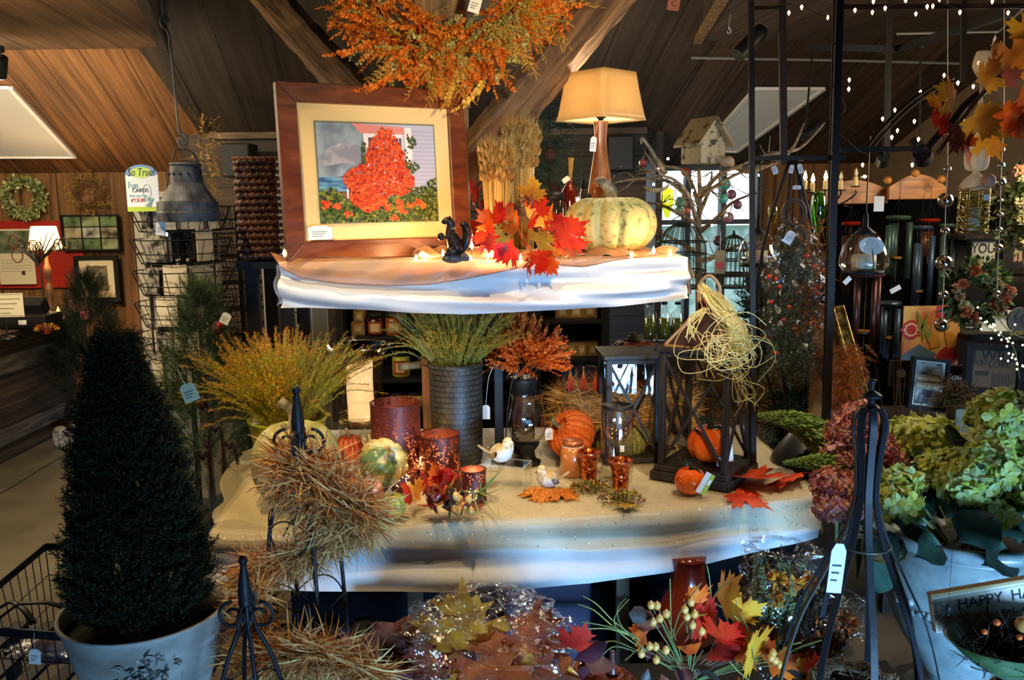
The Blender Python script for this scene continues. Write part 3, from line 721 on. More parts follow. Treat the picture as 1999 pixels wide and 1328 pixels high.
# gold sheer runner over the lower table
SHEERG = sheer('gold_sheer', (.80,.66,.36),.50, ribs=34, sparkle=.22)
SF = [1074,1074,1075,1078,1080,1077,1081,1070,1052,1042,1038,1034]
A = [(lfront[i][0], lfront[i][1], P(LF[i][0], SF[i], lfront[i][1]-.03).z) for i in range(12)]
def run(u, v):
    e = interp(A, u)
    if v < .55:
        k = 1-v/.55; bx = np.interp(u, [0,1],[A[0][0]-.04, A[-1][0]]); return (e[0]*(1-k)+bx*k-.06*(1-u)**8*k, e[1]*(1-k)+3.3*k, ZL+.007+.003*math.sin(u*19+k*13))
    w = (v-.55)/.45; return (e[0], e[1]-.012-.012*(1-math.exp(-w*12))-folds_l(u, w*.5)-.004*math.sin(u*30+w*2), ZL+.006-(ZL-e[2])*w)
m = MB(); m.grid(run, 160,44); o = tag(m.build('sheer_runner', SHEERG, smooth=True), 'glittering pale gold sheer runner lying over the lower table and hanging at its front', 'runner'); grid_uv(o, 160,44,1.6,1.3)
# loose gold organza scarf spilling off the left corner
SCARF = sheer('gold_organza', (.78,.66,.34),.45)
L0 = [(418,1030),(432,985),(440,930),(462,905),(480,880),(500,865)]; L1 = [(640,1040),(600,1010),(560,980),(540,950),(530,920),(525,890)]
def scarf(u, v):
    a = interp(L0, v); c = interp(L1, v); x = a[0]*(1-u)+c[0]*u; y = a[1]*(1-u)+c[1]*u; p = on(x, y, ZL+.012); 
    p.z += .012+.012*math.sin(u*9+v*5)+.006*math.sin(v*21+u*3); p.x -= .01*math.sin(v*26)*(1-u); return p
m = MB(); m.grid(scarf, 40,50); tag(m.build('organza_scarf', SCARF, smooth=True), 'crumpled gold organza scarf at the left corner of the lower table', 'scarf')

# brown organza over the upper shelf
ORG = sheer('brown_organza', (.40,.18,.06),.70, rough=.35)
HEM = [(528,492),(548,522),(585,542),(660,553),(760,558),(830,556),(900,546),(980,530),(1050,514),(1140,521),(1200,508),(1300,496)]
TOPL = [(560,507),(590,507),(640,507),(720,506),(800,505),(870,505),(930,505),(1000,504),(1060,504),(1150,503),(1230,503),(1300,500)]
def org(u, v):
    a = interp(TOPL, u); c = interp(HEM, u); yy = 2.70-.05*math.sin(math.pi*u)
    x = a[0]*(1-v)+c[0]*v; y = a[1]*(1-v)+c[1]*v
    p = P(x, y, yy-.035-.004*math.sin(u*31+v*4)-.003*math.sin(u*73)); p.z += .004*(1-v); return p
def org2(u, v):                                            # rumpled part lying on the shelf
    x = -.30+.80*u; y = 2.67+.30*v; return (x+.02*math.sin(v*9), y, ZU+.008+.018*(1+math.sin(u*25+math.sin(v*7)*2))*math.sin(min(1, v*1.1)*3.1)*.8+.006*math.sin(u*70+v*10))
m = MB(); m.grid(org, 160,24); m.grid(org2,120,30)
r = MB(); r.tube([org(i/80,1.0) for i in range(81)],.0012,5)
o = tag(m.build('organza_ribbon', ORG, smooth=True), 'sheer brown organza swag draped along the front of the upper shelf', 'ribbon')
r.build('rolled_hem', plain('brown_hem', H('5a2c12'),.7), o)

# fairy lights on the upper shelf
t = thing('string_lights', 'lit fairy lights tangled in the brown organza on the upper shelf', 'string lights')
pts = [(555,495),(812,505),(830,512),(865,496),(893,503),(920,507),(921,480),(948,484),(952,500),(960,497),(975,503),(1006,498),(1016,505),(1106,496),(1128,392),(1233,499),(1276,490),(1308,496)]
wp = []
for i, (px, py) in enumerate(pts):
    yy = 2.62+.10*RNG.random() if py > 420 else 3.0; p = P(px, py, yy)
    if py > 420: p.z = max(p.z, ZU+.006) if py < 500 else p.z
    wp.append(p); b = MB(); b.lathe([(.0015,-.010),(.0042,-.005),(.0046,.002),(.0026,.009),(.0002,.014)],8, p); b.build('bulb', BULB, t, smooth=True)
b = MB(); b.tube([p+Vector((0,.006,-.006)) for p in wp if p.z < 1.6],.0013,5, k=4); b.build('wire', WIRE, t)
for i in (2,6,9,16): lamp('fairy_glow', 'POINT', wp[i]+Vector((0,-.01,.03)),1.1,(1,.5,.2), None, .01)

# ------------------------------------------------------------------ framed painting
BL = P(560,511,2.66); BR = P(918,497,2.96); BL.z = ZU+.004; BR.z = ZU+.004
dv = BR-BL; Wf = dv.length; ang = math.atan2(dv.y, dv.x); Hf = 345*sc(BL)
t = thing('framed_painting', 'large brown wood framed garden painting with a cream mat leaning on the upper shelf', 'painting', BL, (math.radians(-4),0, ang))
FRW = wood('frame_wood', H('5e2c14'), H('75401f'), axis=(2,7,7), scale=4, rough=.35, dark=H('4a2310'))
bd = .060
b = MB()
for q in ([(0,0),(Wf, 0),(Wf-bd, bd),(bd, bd)],[(Wf, 0),(Wf, Hf),(Wf-bd, Hf-bd),(Wf-bd, bd)],[(Wf, Hf),(0, Hf),(bd, Hf-bd),(Wf-bd, Hf-bd)],[(0, Hf),(0,0),(bd, bd),(bd, Hf-bd)]):
    b.prism([(x, -.012, z) for x, z in q],(0,.034,0))
b.build('frame', FRW, t, bevel=.003)
b = MB(); b.bbox((bd*.9,.002, bd*.9),(Wf-bd*.9,.006, Hf-bd*.9)); b.build('mat', plain('cream_mat', H('d9c183'),.75), t)
mt = .056; px0, px1, pz0, pz1 = bd+mt, Wf-bd-mt*.95, bd+mt, Hf-bd-mt
b = MB(); b.bbox((px0-.004,-.0005, pz0-.004),(px1+.004,.0018, pz1+.004)); b.build('mat_bevel', plain('green_grey_liner', H('5d6650'),.7), t)
pw, ph_ = px1-px0, pz1-pz0
def art(b, pts, k, mi): b.poly([(px0+u*pw, -.001-.00035*k, pz0+v*ph_) for u, v in pts], mi)
AM = [two('painted_sky', H('5c6c7c'), H('98b0b8'),11,.7,.35,.65), two('painted_cloud', H('7c8490'), H('a7a9b0'),14,.7), two('painted_sea', H('1e4f7d'), H('5fa0bf'),14,.7, stretch=(1,1,6)),
      plain('painted_marsh', H('6d3b25'),.7, vary=.3, scale=40), plain('painted_house', H('aab0c0'),.7), plain('painted_clapboard_line', H('8f97b3'),.7), plain('painted_trim', H('e3dcd6'),.7),
      plain('painted_pane', H('2c2f4c'),.7, vary=.3, scale=60), plain('painted_eave', H('c98277'),.7), two('painted_ground', H('1c2712'), H('3c5426'),60,.8)]
b = MB(); R_ = lambda u0, v0, u1, v1: [(u0, v0),(u1, v0),(u1, v1),(u0, v1)]
art(b, R_(0,0,1,1),0,0)
art(b, [(0,.62),(.08,.74),(.2,.80),(.34,.78),(.42,.66),(.36,.56),(.2,.60),(.1,.57),(0,.56)],1,1)
art(b, R_(0,.30,.5,.455),2,2); art(b, [(.12,.45),(.25,.475),(.4,.46),(.4,.45)],3,3); art(b, R_(0,.22,.4,.31),3,3)
art(b, [(.30,1),(1,1),(1,.1),(.41,.1),(.40,.90)],2,4)
for i in range(16): art(b, R_(.80,.30+.042*i, 1.0,.304+.042*i+.003),3,5)
art(b, R_(.74,.2,.80,.97),4,6); art(b, R_(.385,.32,.72,.90),4,6)
art(b, [(.29,1),(.36,.90),(.74,.90),(.74,.97),(.36,1)],5,8)
for u0, u1 in ((.425,.50),(.56,.61),(.655,.71)):
    for v0, v1 in ((.66,.86),(.42,.62)):
        art(b, R_(u0, v0, u1, v1),6,7)
        art(b, R_((u0+u1)/2-.003, v0,(u0+u1)/2+.003, v1),7,6); art(b, R_(u0,(v0+v1)/2-.004, u1,(v0+v1)/2+.004),7,6)
for u in (.255,.285): art(b, [(u, .43),(u+.006,.43),(u+.003,.485)],4,6)
art(b, R_(.22,.22,.235,.34),5,6); art(b, R_(.25,.20,.32,.215),5,6)
art(b, [(0,0),(1,0),(1,.30),(.8,.26),(.6,.24),(.3,.20),(.1,.24),(0,.22)],6,9)
pict = b.build('picture', AM, t)
def dabs(N, fn, cols, nm, k, s0, s1):
    pts = []; r = np.random.default_rng(k*7+N)
    while len(pts) < N:
        u, v = r.random(2)
        if fn(u, v): pts.append((px0+u*pw, -.001-.00035*k-.0002*r.random(), pz0+v*ph_))
    pts = _q(pts); a = r.uniform(0,2*np.pi, N); D = np.column_stack([np.cos(a), np.zeros(N), np.sin(a)])
    T = (_q([(0,-.5,0),(.35,0,0),(0,.5,0),(-.35,0,0)]),[(0,1,2,3)])
    m = MB(); m.inst(T, pts, D, np.full(N, math.pi/2), r.uniform(s0, s1, N)); return m.build(nm, island(nm, cols, .7), pict)
dabs(1500, lambda u, v: v < .30+.06*math.sin(u*20)+(.12 if u > .85 else 0),[H('18240f'), H('33491d'), H('566b2a'), H('8a8c3a')], 'painted_grass', 8,.006,.016)
dabs(300, lambda u, v: (.73 < u < .80+.05*math.sin(v*25) and v < .95 and (v < .75 or u > .76)) or (.36 < u < .40 and .35 < v < .82),[H('24351a'), H('4b6030'), H('2c3a25')], 'painted_vine', 9,.006,.013)
dabs(2400, lambda u, v: ((u-.56)/.17)**2+((v-.60)/.30)**2 < 1 or ((u-.46)/.26)**2+((v-.42)/.17)**2 < 1 or ((u-.66)/.14)**2+((v-.42)/.15)**2 < 1 or ((u-.58)/.07)**2+((v-.88)/.08)**2 < 1 or ((u-.40)/.16)**2+((v-.26)/.14)**2 < 1,[H('7e1e0e'), H('b8351a'), H('d24a20'), H('e06a34'), H('94281a')], 'painted_red_tree', 10,.006,.015)
FL = [(.04,.19),(.13,.15),(.22,.07),(.38,.12),(.44,.15),(.56,.14),(.61,.03),(.66,.2),(.7,.08),(.76,.17),(.86,.16),(.03,.17),(.52,.19),(.82,.2),(.66,.13)]
dabs(260, lambda u, v: any((u-a)**2+(v-c)**2 < .035**2 for a, c in FL),[H('c62a12'), H('e8542a'), H('f07a3a')], 'painted_flower', 11,.006,.014)
price_tag(t, (bd+.045,-.016, bd+.046),.075,.043, name='price_sticker')

# ------------------------------------------------------------------ squirrel
def eye(b, p, r): b.sphere(p, r, 8)
S0 = P(882,472,2.60); S0.z = ZU+.006
t = thing('squirrel_figurine', 'small dark bronze squirrel figurine holding a nut beside the painting', 'figurine', S0, math.radians(0), s=1.0)
BRZ = two('bronze_patina', H('19130f'), H('3a2e25'),60,.42, bump=.25, metal=.4)
k = 118*sc(S0)/118*1.0
h = .135
b = MB()
b.tube([(.010,0,.018),(.012,0,.036),(.006,0,.058),(-.002,0,.078),(-.003,0,.096),(-.001,-.001,.108),(-.010,-.004,.116),(-.020,-.008,.114),(-.027,-.010,.110)],[.014,.024,.022,.017,.0125,.0125,.013,.009,.004],14, k=4)
for s in (-1,1):
    b.tube([(.012, s*.016,.030),(-.004, s*.021,.030),(-.014, s*.020,.020)],[.013,.011,.006],9, k=3)      # thigh
    b.tube([(-.006, s*.016,.022),(-.022, s*.017,.019)],[.006,.004],8, k=2)                                      # foot
    b.tube([(-.004, s*.012,.078),(-.016, s*.014,.068),(-.026, s*.007,.070)],[.006,.005,.004],8, k=3)        # arm
    b.lathe([(.005,0),(.004,.006),(.0005,.013)],8,(-.004, s*.008,.119))                                       # ear
bd_ = b.build('body', BRZ, t, smooth=True)
b = MB(); b.tube([(.022,0,.024),(.036,0,.038),(.046,0,.066),(.045,0,.090),(.036,0,.104),(.027,0,.100)],[.008,.013,.016,.015,.012,.006],12, k=4); b.build('tail', BRZ, t, smooth=True)
b = MB(); b.sphere((-.032,0,.070),.011,12, sz=1.1); b.build('nut', BRZ, t, smooth=True)
b = MB(); b.sphere((0.002,0,.006),.034,16, sy=.7, sz=.45); b.lathe([(.011,-.01),(.016,0),(.012,.010),(.002,.016)],12,(.038,-.01,.008)); b.build('rock_base', plain('bronze_stone', H('2d2823'),.6, vary=.3, scale=90, bump=.5), t, smooth=True)
b = MB(); b.tube([(.011*math.cos(a),.011*math.sin(a),.094) for a in np.linspace(0,6.283,14)],.0012,5); b.build('collar_string', STRING, t)

# ------------------------------------------------------------------ wheat sheaves
def wheat(px, pyb, pyt, wpx, Y, label, n=150, seed=1):
    p = P(px, pyb, Y); s = sc(p); Hh = (pyb-pyt)*s; W = wpx*s/2; r = np.random.default_rng(seed)
    p.z = ZU+.004; Hh = P(px, pyt, Y).z-p.z
    t = thing('wheat_sheaf', label, 'wheat sheaf', p, group='dried wheat sheaves'); st = MB(); hd = MB()
    tie = .30*Hh
    for i in range(n):
        a = r.uniform(0,6.283); q = math.sqrt(r.random()); x, y = q*math.cos(a), q*math.sin(a)
        hh = Hh*(.72+.10*r.random()-.06*q); bt = W*.75
        pts = [(x*W*.75, y*bt, 0),(x*W*.66, y*bt*.9, tie),(x*W*.82, y*W*.8, hh)]
        st.tube(pts, .0017,4, cap=False)
        top = Vector(pts[2]); d = Vector((x*.12+r.uniform(-.05,.05), y*.1,1)).normalized(); hl = (Hh-hh)*r.uniform(.85,1.2)*.85
        for j in range(9):
            c = top+d*(hl*j/9); hd.inst(WT, [tuple(c), tuple(c)],[tuple(d+Vector((math.cos(j*2.1), math.sin(j*2.1),0))*.55), tuple(d-Vector((math.cos(j*2.1), math.sin(j*2.1),0))*.55)],[r.uniform(0,6)]*2,[hl*.30]*2)
        for j in range(5):
            e = top+d*(hl*(.5+.1*j)); f = e+d*hl*.65+Vector((r.uniform(-.5,.5), r.uniform(-.5,.5),0))*hl*.3; hd.add([tuple(e), tuple(e+Vector((.0007,0,0))), tuple(f)],[(0,1,2)])
    st.build('stalk', island('wheat_stalk', [H('94793e'), H('b89d5c'), H('ccb57a')],.7), t); hd.build('wheat_head', island('wheat_head', [H('96743a'), H('bd9a56'), H('d0b478')],.7), t)
    b = MB(); 
    for j in range(7): b.tube([(W*.70*math.cos(a), W*.66*math.sin(a), tie-.012+.006*j+.002*math.sin(a*2+j)) for a in np.linspace(0,6.283,24)],.0032,5)
    b.build('twine', plain('jute_twine', H('8e6c3e'),.9, bump=.4, scale=200), t, smooth=True)
WT = xf((_q([(0,0,0),(.28,.45,.1),(0,1,0),(-.28,.45,.1),(0,.45,-.2)]),[(0,1,2,3),(0,4,2,1),(0,3,2,4)]))
wheat(1020,488,250,60,3.0, 'taller pale wheat sheaf tied with twine behind the shorter one', 170,2)
wheat(972,490,287,68,2.86, 'shorter wheat sheaf with a wide twine wrap next to the painting', 170,5)

# ------------------------------------------------------------------ big pale pumpkin
def pumpkin(name, label, cat, p, R, Hh, m, stem_m, ribs=12, depth=.16, squash=.5, stem=None, group=None, rot=0, seg=96, s=1):
    t = thing(name, label, cat, p, rot, group, s=s); b = MB(); prof = []
    for i in range(26):
        a = -math.pi/2+math.pi*i/25; rr = math.cos(a)**.72 if math.cos(a) > 0 else 0; z = math.sin(a)
        dip = .20*math.exp(-(rr/.30)**2)
        zz = (z*.5+.5)-(dip if z > 0 else -dip*.5); prof.append((max(rr, .0)*R+1e-5, zz*Hh))
    b.lathe(prof, seg, rib=(ribs, depth)); b.build('flesh', m, t, smooth=True)
    b = MB(); st = stem or [(0,0, Hh*.78),(0,0, Hh*.95),(-R*.1,0, Hh*1.12),(-R*.2,0, Hh*1.22)]
    r0 = R*.14; b.tube(st, [r0*1.7, r0, r0*.75, r0*.9][:len(st)],10, k=4); b.build('stem', stem_m, t, smooth=True); return t
PUMPM = two('speckled_pale_pumpkin', H('66663a'), H('a39c60'),55,.6,.34,.46, bump=.25, detail=8)
STEMP = two('pumpkin_stem', H('4a4030'), H('8f8160'),30,.8, bump=.5)
p = P(1190,492,2.86); p.z = ZU+.004; R = 92*sc(p)
pumpkin('pumpkin', 'large pale green ribbed pumpkin on the upper shelf in front of the lamp', 'pumpkin', p, R, P(1190,383,2.95).z-ZU, PUMPM, STEMP, 14,.17,
        stem=[(0,0, R*.95),(0,0, R*1.15),(-R*.02,0, R*1.38),(-R*.20,0, R*1.52),(-R*.24,0, R*1.46)], rot=.12)

# ------------------------------------------------------------------ table lamp
p = P(1172,480,3.10); p.z = ZU+.004; s = sc(p)
t = thing('table_lamp', 'lit table lamp with carved wooden base and square tan shade on the upper shelf', 'lamp', p)
LW = wood('lamp_wood', H('7d4a24'), H('a86f3c'), axis=(9,9,1), scale=4, rough=.3)
z = lambda py: P(1172, py, 3.1).z-p.z
b = MB(); b.lathe([(.028,0),(.034,.01),(.030, z(405)),(.022, z(394)),(.034, z(384)),(.042, z(372)),(.036, z(345)),(.024, z(300)),(.0205, z(275)),(.023, z(250)),(.0245, z(238)),(.020, z(237))],28, k=3, sq=3.2); b.build('base', LW, t, smooth=True)
b = MB(); b.lathe([(.008, z(238)),(.010, z(232)),(.019, z(229)),(.021, z(222)),(.014, z(214))],16); b.build('socket', BLACK, t, smooth=True)
b = MB(); b.sphere((0,0, z(205)),.026,12); b.build('bulb', emit('lamp_bulb', (1,.80,.55),30), t, smooth=True)
SHM, nt, n, l, bs = _nt('tan_lampshade'); _set(bs, **{'Base Color': c4(H('e4c890')), 'Roughness': .25})
tl = n.new('ShaderNodeBsdfTranslucent'); tl.inputs[0].default_value = c4(H('f4dcae')); ms = n.new('ShaderNodeMixShader'); ms.inputs[0].default_value = .5
l.new(bs.outputs[0], ms.inputs[1]); l.new(tl.outputs[0], ms.inputs[2]); l.new(ms.outputs[0], n['Material Output'].inputs[0]); tx = _noise(n, l, 40); _bump(n, l, bs, tx.outputs[0],.25,.004)
def rsq(r, zz, rc=.18, n=9):
    o = []
    for cx, cy, a0 in ((1,1,0),(-1,1,90),(-1,-1,180),(1,-1,270)):
        for i in range(n):
            a = math.radians(a0+90*i/(n-1)); o.append(((cx*(1-rc)+rc*math.cos(a))*r, (cy*(1-rc)+rc*math.sin(a))*r, zz))
    return o
def shade(b, r0, z0, r1, z1, rz):
    ks = 8; V = []
    for i in range(ks+1):
        u = i/ks; V += rsq(r0+(r1-r0)*(u**.8), z0+(z1-z0)*u)
    n = len(rsq(1,0)); V = [tuple(Matrix.Rotation(rz, 3, 'Z') @ Vector(v)) for v in V]
    b.add(V, [(i*n+j, i*n+(j+1) % n, (i+1)*n+(j+1) % n, (i+1)*n+j) for i in range(ks) for j in range(n)])
zs0, zs1 = z(236), z(142); rz = math.radians(43)
b = MB(); shade(b, .115, zs0,.090, zs1, rz); b.build('lamp_shade', SHM, t, smooth=True, solid=.0015)
b = MB(); shade(b, .1165, zs0-.0,.0915, zs1+.002, rz); b.build('plastic_wrap', thin_glass('shade_wrap', (1,.98,.92),.12,.05,.5,.5,40), t, smooth=True)
b = MB()
for a in range(4):
    q = Vector((.085*math.cos(rz+a*math.pi/2+.785),.085*math.sin(rz+a*math.pi/2+.785), zs1-.004)); b.tube([(0,0, z(160)), tuple(q)],.0012,5)
b.build('shade_spider', BLACK, t)
price_tag(t, (-.026,-.03, z(268)),.022,.05,(0,.1,0), top=(-.012,-.02, z(240)))
lamp('lamp_glow', 'POINT', p+Vector((0,0, z(200))),8,(1,.86,.66), None, .03)
# ================================================================== THINGS ON THE LOWER TABLE
TZ = ZL+.011
def at(px, py, z=None): return on(px, py, TZ if z is None else z)
def up(px, py, p): return P(px, py, p.y).z-p.z      # height above p of a pixel at p's distance
# hurricane with pillar candle
p = at(708,884); s = sc(p)
t = thing('hurricane_candle_holder', 'tall flared clear glass hurricane holding a cream pillar candle', 'candle holder', p)
z = lambda y: up(708, y, p)
b = MB(); b.lathe([(.075,0),(.080,.01),(.083,.03),(.080, z(822)),(.084, z(815)),(.084, z(800)),(.083, z(740)),(.085, z(705)),(.094, z(690)),(.112, z(677)),(.116, z(674))],40, k=3, cap=False)
b.build('glass', thin_glass('hurricane_glass', (.95,.93,.88),.03,.08,.85), t, smooth=True)
b = MB(); b.lathe([(.114, z(675.5)),(.1175, z(674)),(.115, z(672.5))],40, cap=False); b.lathe([(.083, z(817)),(.0865, z(812)),(.083, z(807))],40, cap=False); b.build('glass_rim', thin_glass('thick_rim', (.9,.88,.82),.1,.3,.9), t, smooth=True)
b = MB(); b.lathe([(.078, z(822)),(.079, z(819)),(.01, z(818))],32); b.build('inner_plate', thin_glass('amber_plate', (.95,.75,.4),.05,.15), t, smooth=True)
b = MB()
for i in range(60):
    a, q = RNG.uniform(0,6.28),.07*math.sqrt(RNG.random()); b.sphere((q*math.cos(a), q*math.sin(a),.012+RNG.uniform(0,.05)),.007,6)
b.build('bead', plain('pearl_beads', H('e9d9bd'),.3), t, smooth=True, label='cream pearl beads', kind='stuff')
b = MB(); hz = z(818); top = z(712)
n = 28; V = []
for i in range(7):
    for j in range(n):
        a = 6.283*j/n; hh = hz+(top-hz)*i/6+(.010*math.cos(a)+.004*math.sin(3*a))*(i/6)
        V.append(((.047+.0015*math.sin(5*a+i))*math.cos(a),(.047+.0015*math.sin(5*a+i))*math.sin(a), hh))
V.append((0,0, top-.012)); F = [(i*n+j, i*n+(j+1) % n, (i+1)*n+(j+1) % n, (i+1)*n+j) for i in range(6) for j in range(n)]+[(6*n+j, 6*n+(j+1) % n, 7*n) for j in range(n)]
b.add(V, F); b.build('candle', emit('wax_lit_from_within', (1,.62,.30),.38, H('eddcb8')), t, smooth=True)

# heather-like grass in pots
def heather(t, c, R, Hh, spread, n, cols, tipcols, seed, zmin=.25, nlen=.016):
    r = np.random.default_rng(seed); L = []; D = []; S = []; L2 = []; D2 = []; S2 = []; st = MB()
    for i in range(n):
        a = r.uniform(0,6.283); e = r.random()**.6; base = Vector(c)+Vector((math.cos(a), math.sin(a),0))*R*e*.8
        ln = Hh*r.uniform(.6,1.0); out = spread*e*r.uniform(.6,1.1)
        tip = base+Vector((math.cos(a)*out, math.sin(a)*out, math.sqrt(max(ln*ln-out*out*.6,(ln*zmin)**2))))
        mid_ = base.lerp(tip, .5)+Vector((0,0,.18*out))+Vector(r.uniform(-.012,.012,3))
        pp = spline([tuple(base), tuple(mid_), tuple(tip)],14); st.tube(pp[::4],.0011,3, cap=False)
        for k in range(len(pp)-1):
            u = k/len(pp); dd = pp[k+1]-pp[k]; dd = dd/np.linalg.norm(dd)
            for q in range(4 if u > .3 else 2):
                w = r.normal(0,1,3); d = dd*.9+w*.45
                (L2 if u > .78 else L).append(pp[k]+(pp[k+1]-pp[k])*r.random()); (D2 if u > .78 else D).append(d); (S2 if u > .78 else S).append(nlen*r.uniform(.6,1.3)*(1-.3*u))
    T = (_q([(-.07,0,0),(.07,0,0),(.02,1,.06),(-.02,1,.06)]),[(0,1,2,3)])
    b = MB(); b.inst(T, L, D, r.uniform(0,6, len(L)), S); b.build('grass', island(t.name+'_grass', cols, .6, trans=.25), t)
    b = MB(); b.inst(T, L2, D2, r.uniform(0,6, len(L2)), S2); b.build('grass_tip', island(t.name+'_tips', tipcols, .6, trans=.25), t, label='orange tinged tips')
    st.build('stem', plain('heather_stem', H('6d6a24'),.7), t)
p = at(566,905); s = sc(p)
t = thing('potted_grass', 'spreading yellow and orange tipped grass in a lime green pot', 'potted plant', p)
b = MB(); zt = up(566,815, p); b.lathe([(.085,0),(.105,.01),(.125, zt*.7),(.130, zt*.93),(.134, zt*.95),(.134, zt),(.126, zt),(.12, zt*.85),(.01, zt*.82)],36); b.build('pot', plain('lime_glaze', H('8a8a10'),.25), t, smooth=True)
heather(t, (0,0, zt*.9),.10,.33,.28,380,[H('8f8f18'), H('bfae22'), H('dcc43a'), H('a8921c'), H('cc7a20')],[H('c98f22'), H('d87524'), H('d9b83a'), H('c4531c')],4)
# slate-like woven basket vase with grass
p = Vector((P(889,700,2.90).x, 2.90, TZ+.012)); s = sc(p)
b = MB(); q = p+Vector((0,-.0,-.011)); b.box(q, (.24,.20,.012), rz=.25); tag(b.build('white_riser_board', plain('white_board', H('cfd3d2'),.6)), 'thin white board lying under the grey woven basket vase', 'board')
t = thing('basket_vase', 'tall grey woven basket vase filled with olive grass', 'vase', p)
zt = up(889,706, p); b = MB(); NU = 48
prof = [(.081,0),(.086,.01),(.089, zt*.5),(.091, zt*.93),(.094, zt*.95),(.094, zt),(.086, zt),(.08, zt*.9)]
b.lathe(prof, NU); o = b.build('vase', brickish('slate_weave', H('2a261c'), H('3a3426'), H('0c0a07'),1,.5), t, smooth=True)
add_uv(o, lambda v: (math.atan2(v.x, -v.y)/6.283*15, v.z/.022*.25*1.2))
heather(t, (0,0, zt*.9),.07,.27,.22,230,[H('7d7a1a'), H('a89a2a'), H('c4ae44'), H('94741e'), H('b8702a')],[H('a8942a'), H('cc7c2a'), H('c4a840')],6, nlen=.015)

# pumpkins and gourds
GREEN_P = two('sage_pumpkin_skin', H('86834a'), H('b3ae72'),22,.45,.35,.65, bump=.15, stretch=(1,1,.3))
p = at(583,985); R = 86*sc(p)
pumpkin('pumpkin', 'sage green tall pumpkin behind the scrolled iron finial', 'pumpkin', p, R, up(583,822, p), GREEN_P, STEMP, 12,.14, stem=[(0,0, R*1.7),(0,0, R*1.95),(-R*.08,0, R*2.2),(-R*.30,0, R*2.42)], rot=.2)
p = at(683,905); R = 27*sc(p)
pumpkin('pumpkin', 'small dark orange pumpkin between the sage pumpkin and the striped gourd', 'pumpkin', p, R, up(683,848, p), two('rust_pumpkin', H('8c3014'), H('b8532a'),25,.35), STEMP, 11,.15)
p = at(728,962); R = 50*sc(p)
g = pumpkin('gourd', 'cream and green striped gourd lying on its side in front of the punched cylinder', 'gourd', p+Vector((0,0, R*.92)), R, R*1.75, two('striped_gourd', H('5c6a35'), H('d2b878'),14,.3,.44,.54, bump=.1, stretch=(1,1,.35)), STEMP, 9,.13)
g.rotation_euler = (math.radians(62),0, math.radians(35)); g.location = p+Vector((.0,.06, R*.8))
p = at(724,1000); R = 27*sc(p)
pumpkin('pumpkin', 'small coral netted pumpkin behind the hanging straw', 'pumpkin', p, R, up(724,935, p), two('coral_net', H('d9693c'), H('f0b48c'),90,.6, bump=.8), STEMP, 14,.10)
p = at(766,1012); R = 27*sc(p)
g = pumpkin('gourd', 'small shiny yellow-green warty gourd near the front edge of the table', 'gourd', p, R, R*1.9, two('lime_gourd', H('7e8c22'), H('c3bb5a'),45,.22, bump=.5), STEMP, 8,.16)

# perforated copper cylinders
COPPER = perforated('punched_copper', H('5a2014'))
CAND = emit('tealight_wax', (1,.6,.25),2.5, H('e8cfa0'))
def punched(px, pyb, pyt, wpx, label, en):
    p = at(px, pyb); s = sc(p); R = wpx/2*s; zt = up(px, pyt, p); p = p+Vector((0, R, 0))
    t = thing('candle_cylinder', label, 'candle holder', p, group='copper punched cylinders')
    b = MB(); b.lathe([(R, 0),(R, zt)],48, cap=False); b.build('punched_wall', COPPER, t, smooth=True)
    b = MB(); b.lathe([(R+.0012, zt-.003),(R+.002, zt),(R-.001, zt+.002),(R-.002, zt)],48, cap=False); b.lathe([(R+.001,0),(R+.001,.004),(.001,.003)],40); b.build('rim', plain('dark_copper', H('58241a'),.4,.5), t, smooth=True)
    b = MB(); b.lathe([(R*.5,.005),(R*.5,.03),(.001,.03)],20); b.build('tealight', CAND, t, smooth=True)
    lamp('tealight_glow', 'POINT', p+Vector((0,0,.06)), en, (1,.58,.2), None, .01)
punched(770,962,796,98, 'tallest punched copper candle cylinder', 3.2)
punched(855,960,858,83, 'middle sized punched copper candle cylinder beside the basket vase', .9)
punched(923,985,924,52, 'smallest punched copper votive cylinder beside the leaf pick', .3)

# leaf and berry picks -------------------------------------------------
MAPLE = T_maple(.35); MAPLE2 = T_maple(-.5); LEAF = T_leaf(.55,.15); OAK = T_leaf(.75,-.25)
def leaves(t, c, N, R, mats, tmpl, s0, s1, name='leaf', flat=1, seed=1, mdir=(0,-.5,.6)):
    """N leaves, each an own part"""
    r = np.random.default_rng(seed)
    for i in range(N):
        d = rnd_dirs(1,-.2,1, r)[0]; l = Vector(c)+Vector((d[0]*R, d[1]*R, abs(d[2])*R*flat)); dd = Vector(d)+Vector(mdir)*.6+Vector(r.uniform(-.4,.4,3))
        b = MB(); b.inst(tmpl, [tuple(l)],[tuple(dd)],[r.uniform(-1.2,1.2)],[r.uniform(s0, s1)]); b.build(name, mats[i % len(mats)], t)
def leafmat(name, c1, c2, trans=.25, rough=.45, scale=14):
    m, nt, n, l, b = _nt(name); _set(b, Roughness=rough); tx = _noise(n, l, scale, 4); r = _ramp(n, l, tx.outputs[0],[(.38, c1),(.62, c2)]); l.new(r.outputs[0], b.inputs['Base Color'])
    tr = n.new('ShaderNodeBsdfTranslucent'); l.new(r.outputs[0], tr.inputs[0]); ms = n.new('ShaderNodeMixShader'); ms.inputs[0].default_value = trans
    l.new(b.outputs[0], ms.inputs[1]); l.new(tr.outputs[0], ms.inputs[2]); l.new(ms.outputs[0], n['Material Output'].inputs[0]); _bump(n, l, b, tx.outputs[0],.2,.003); return m
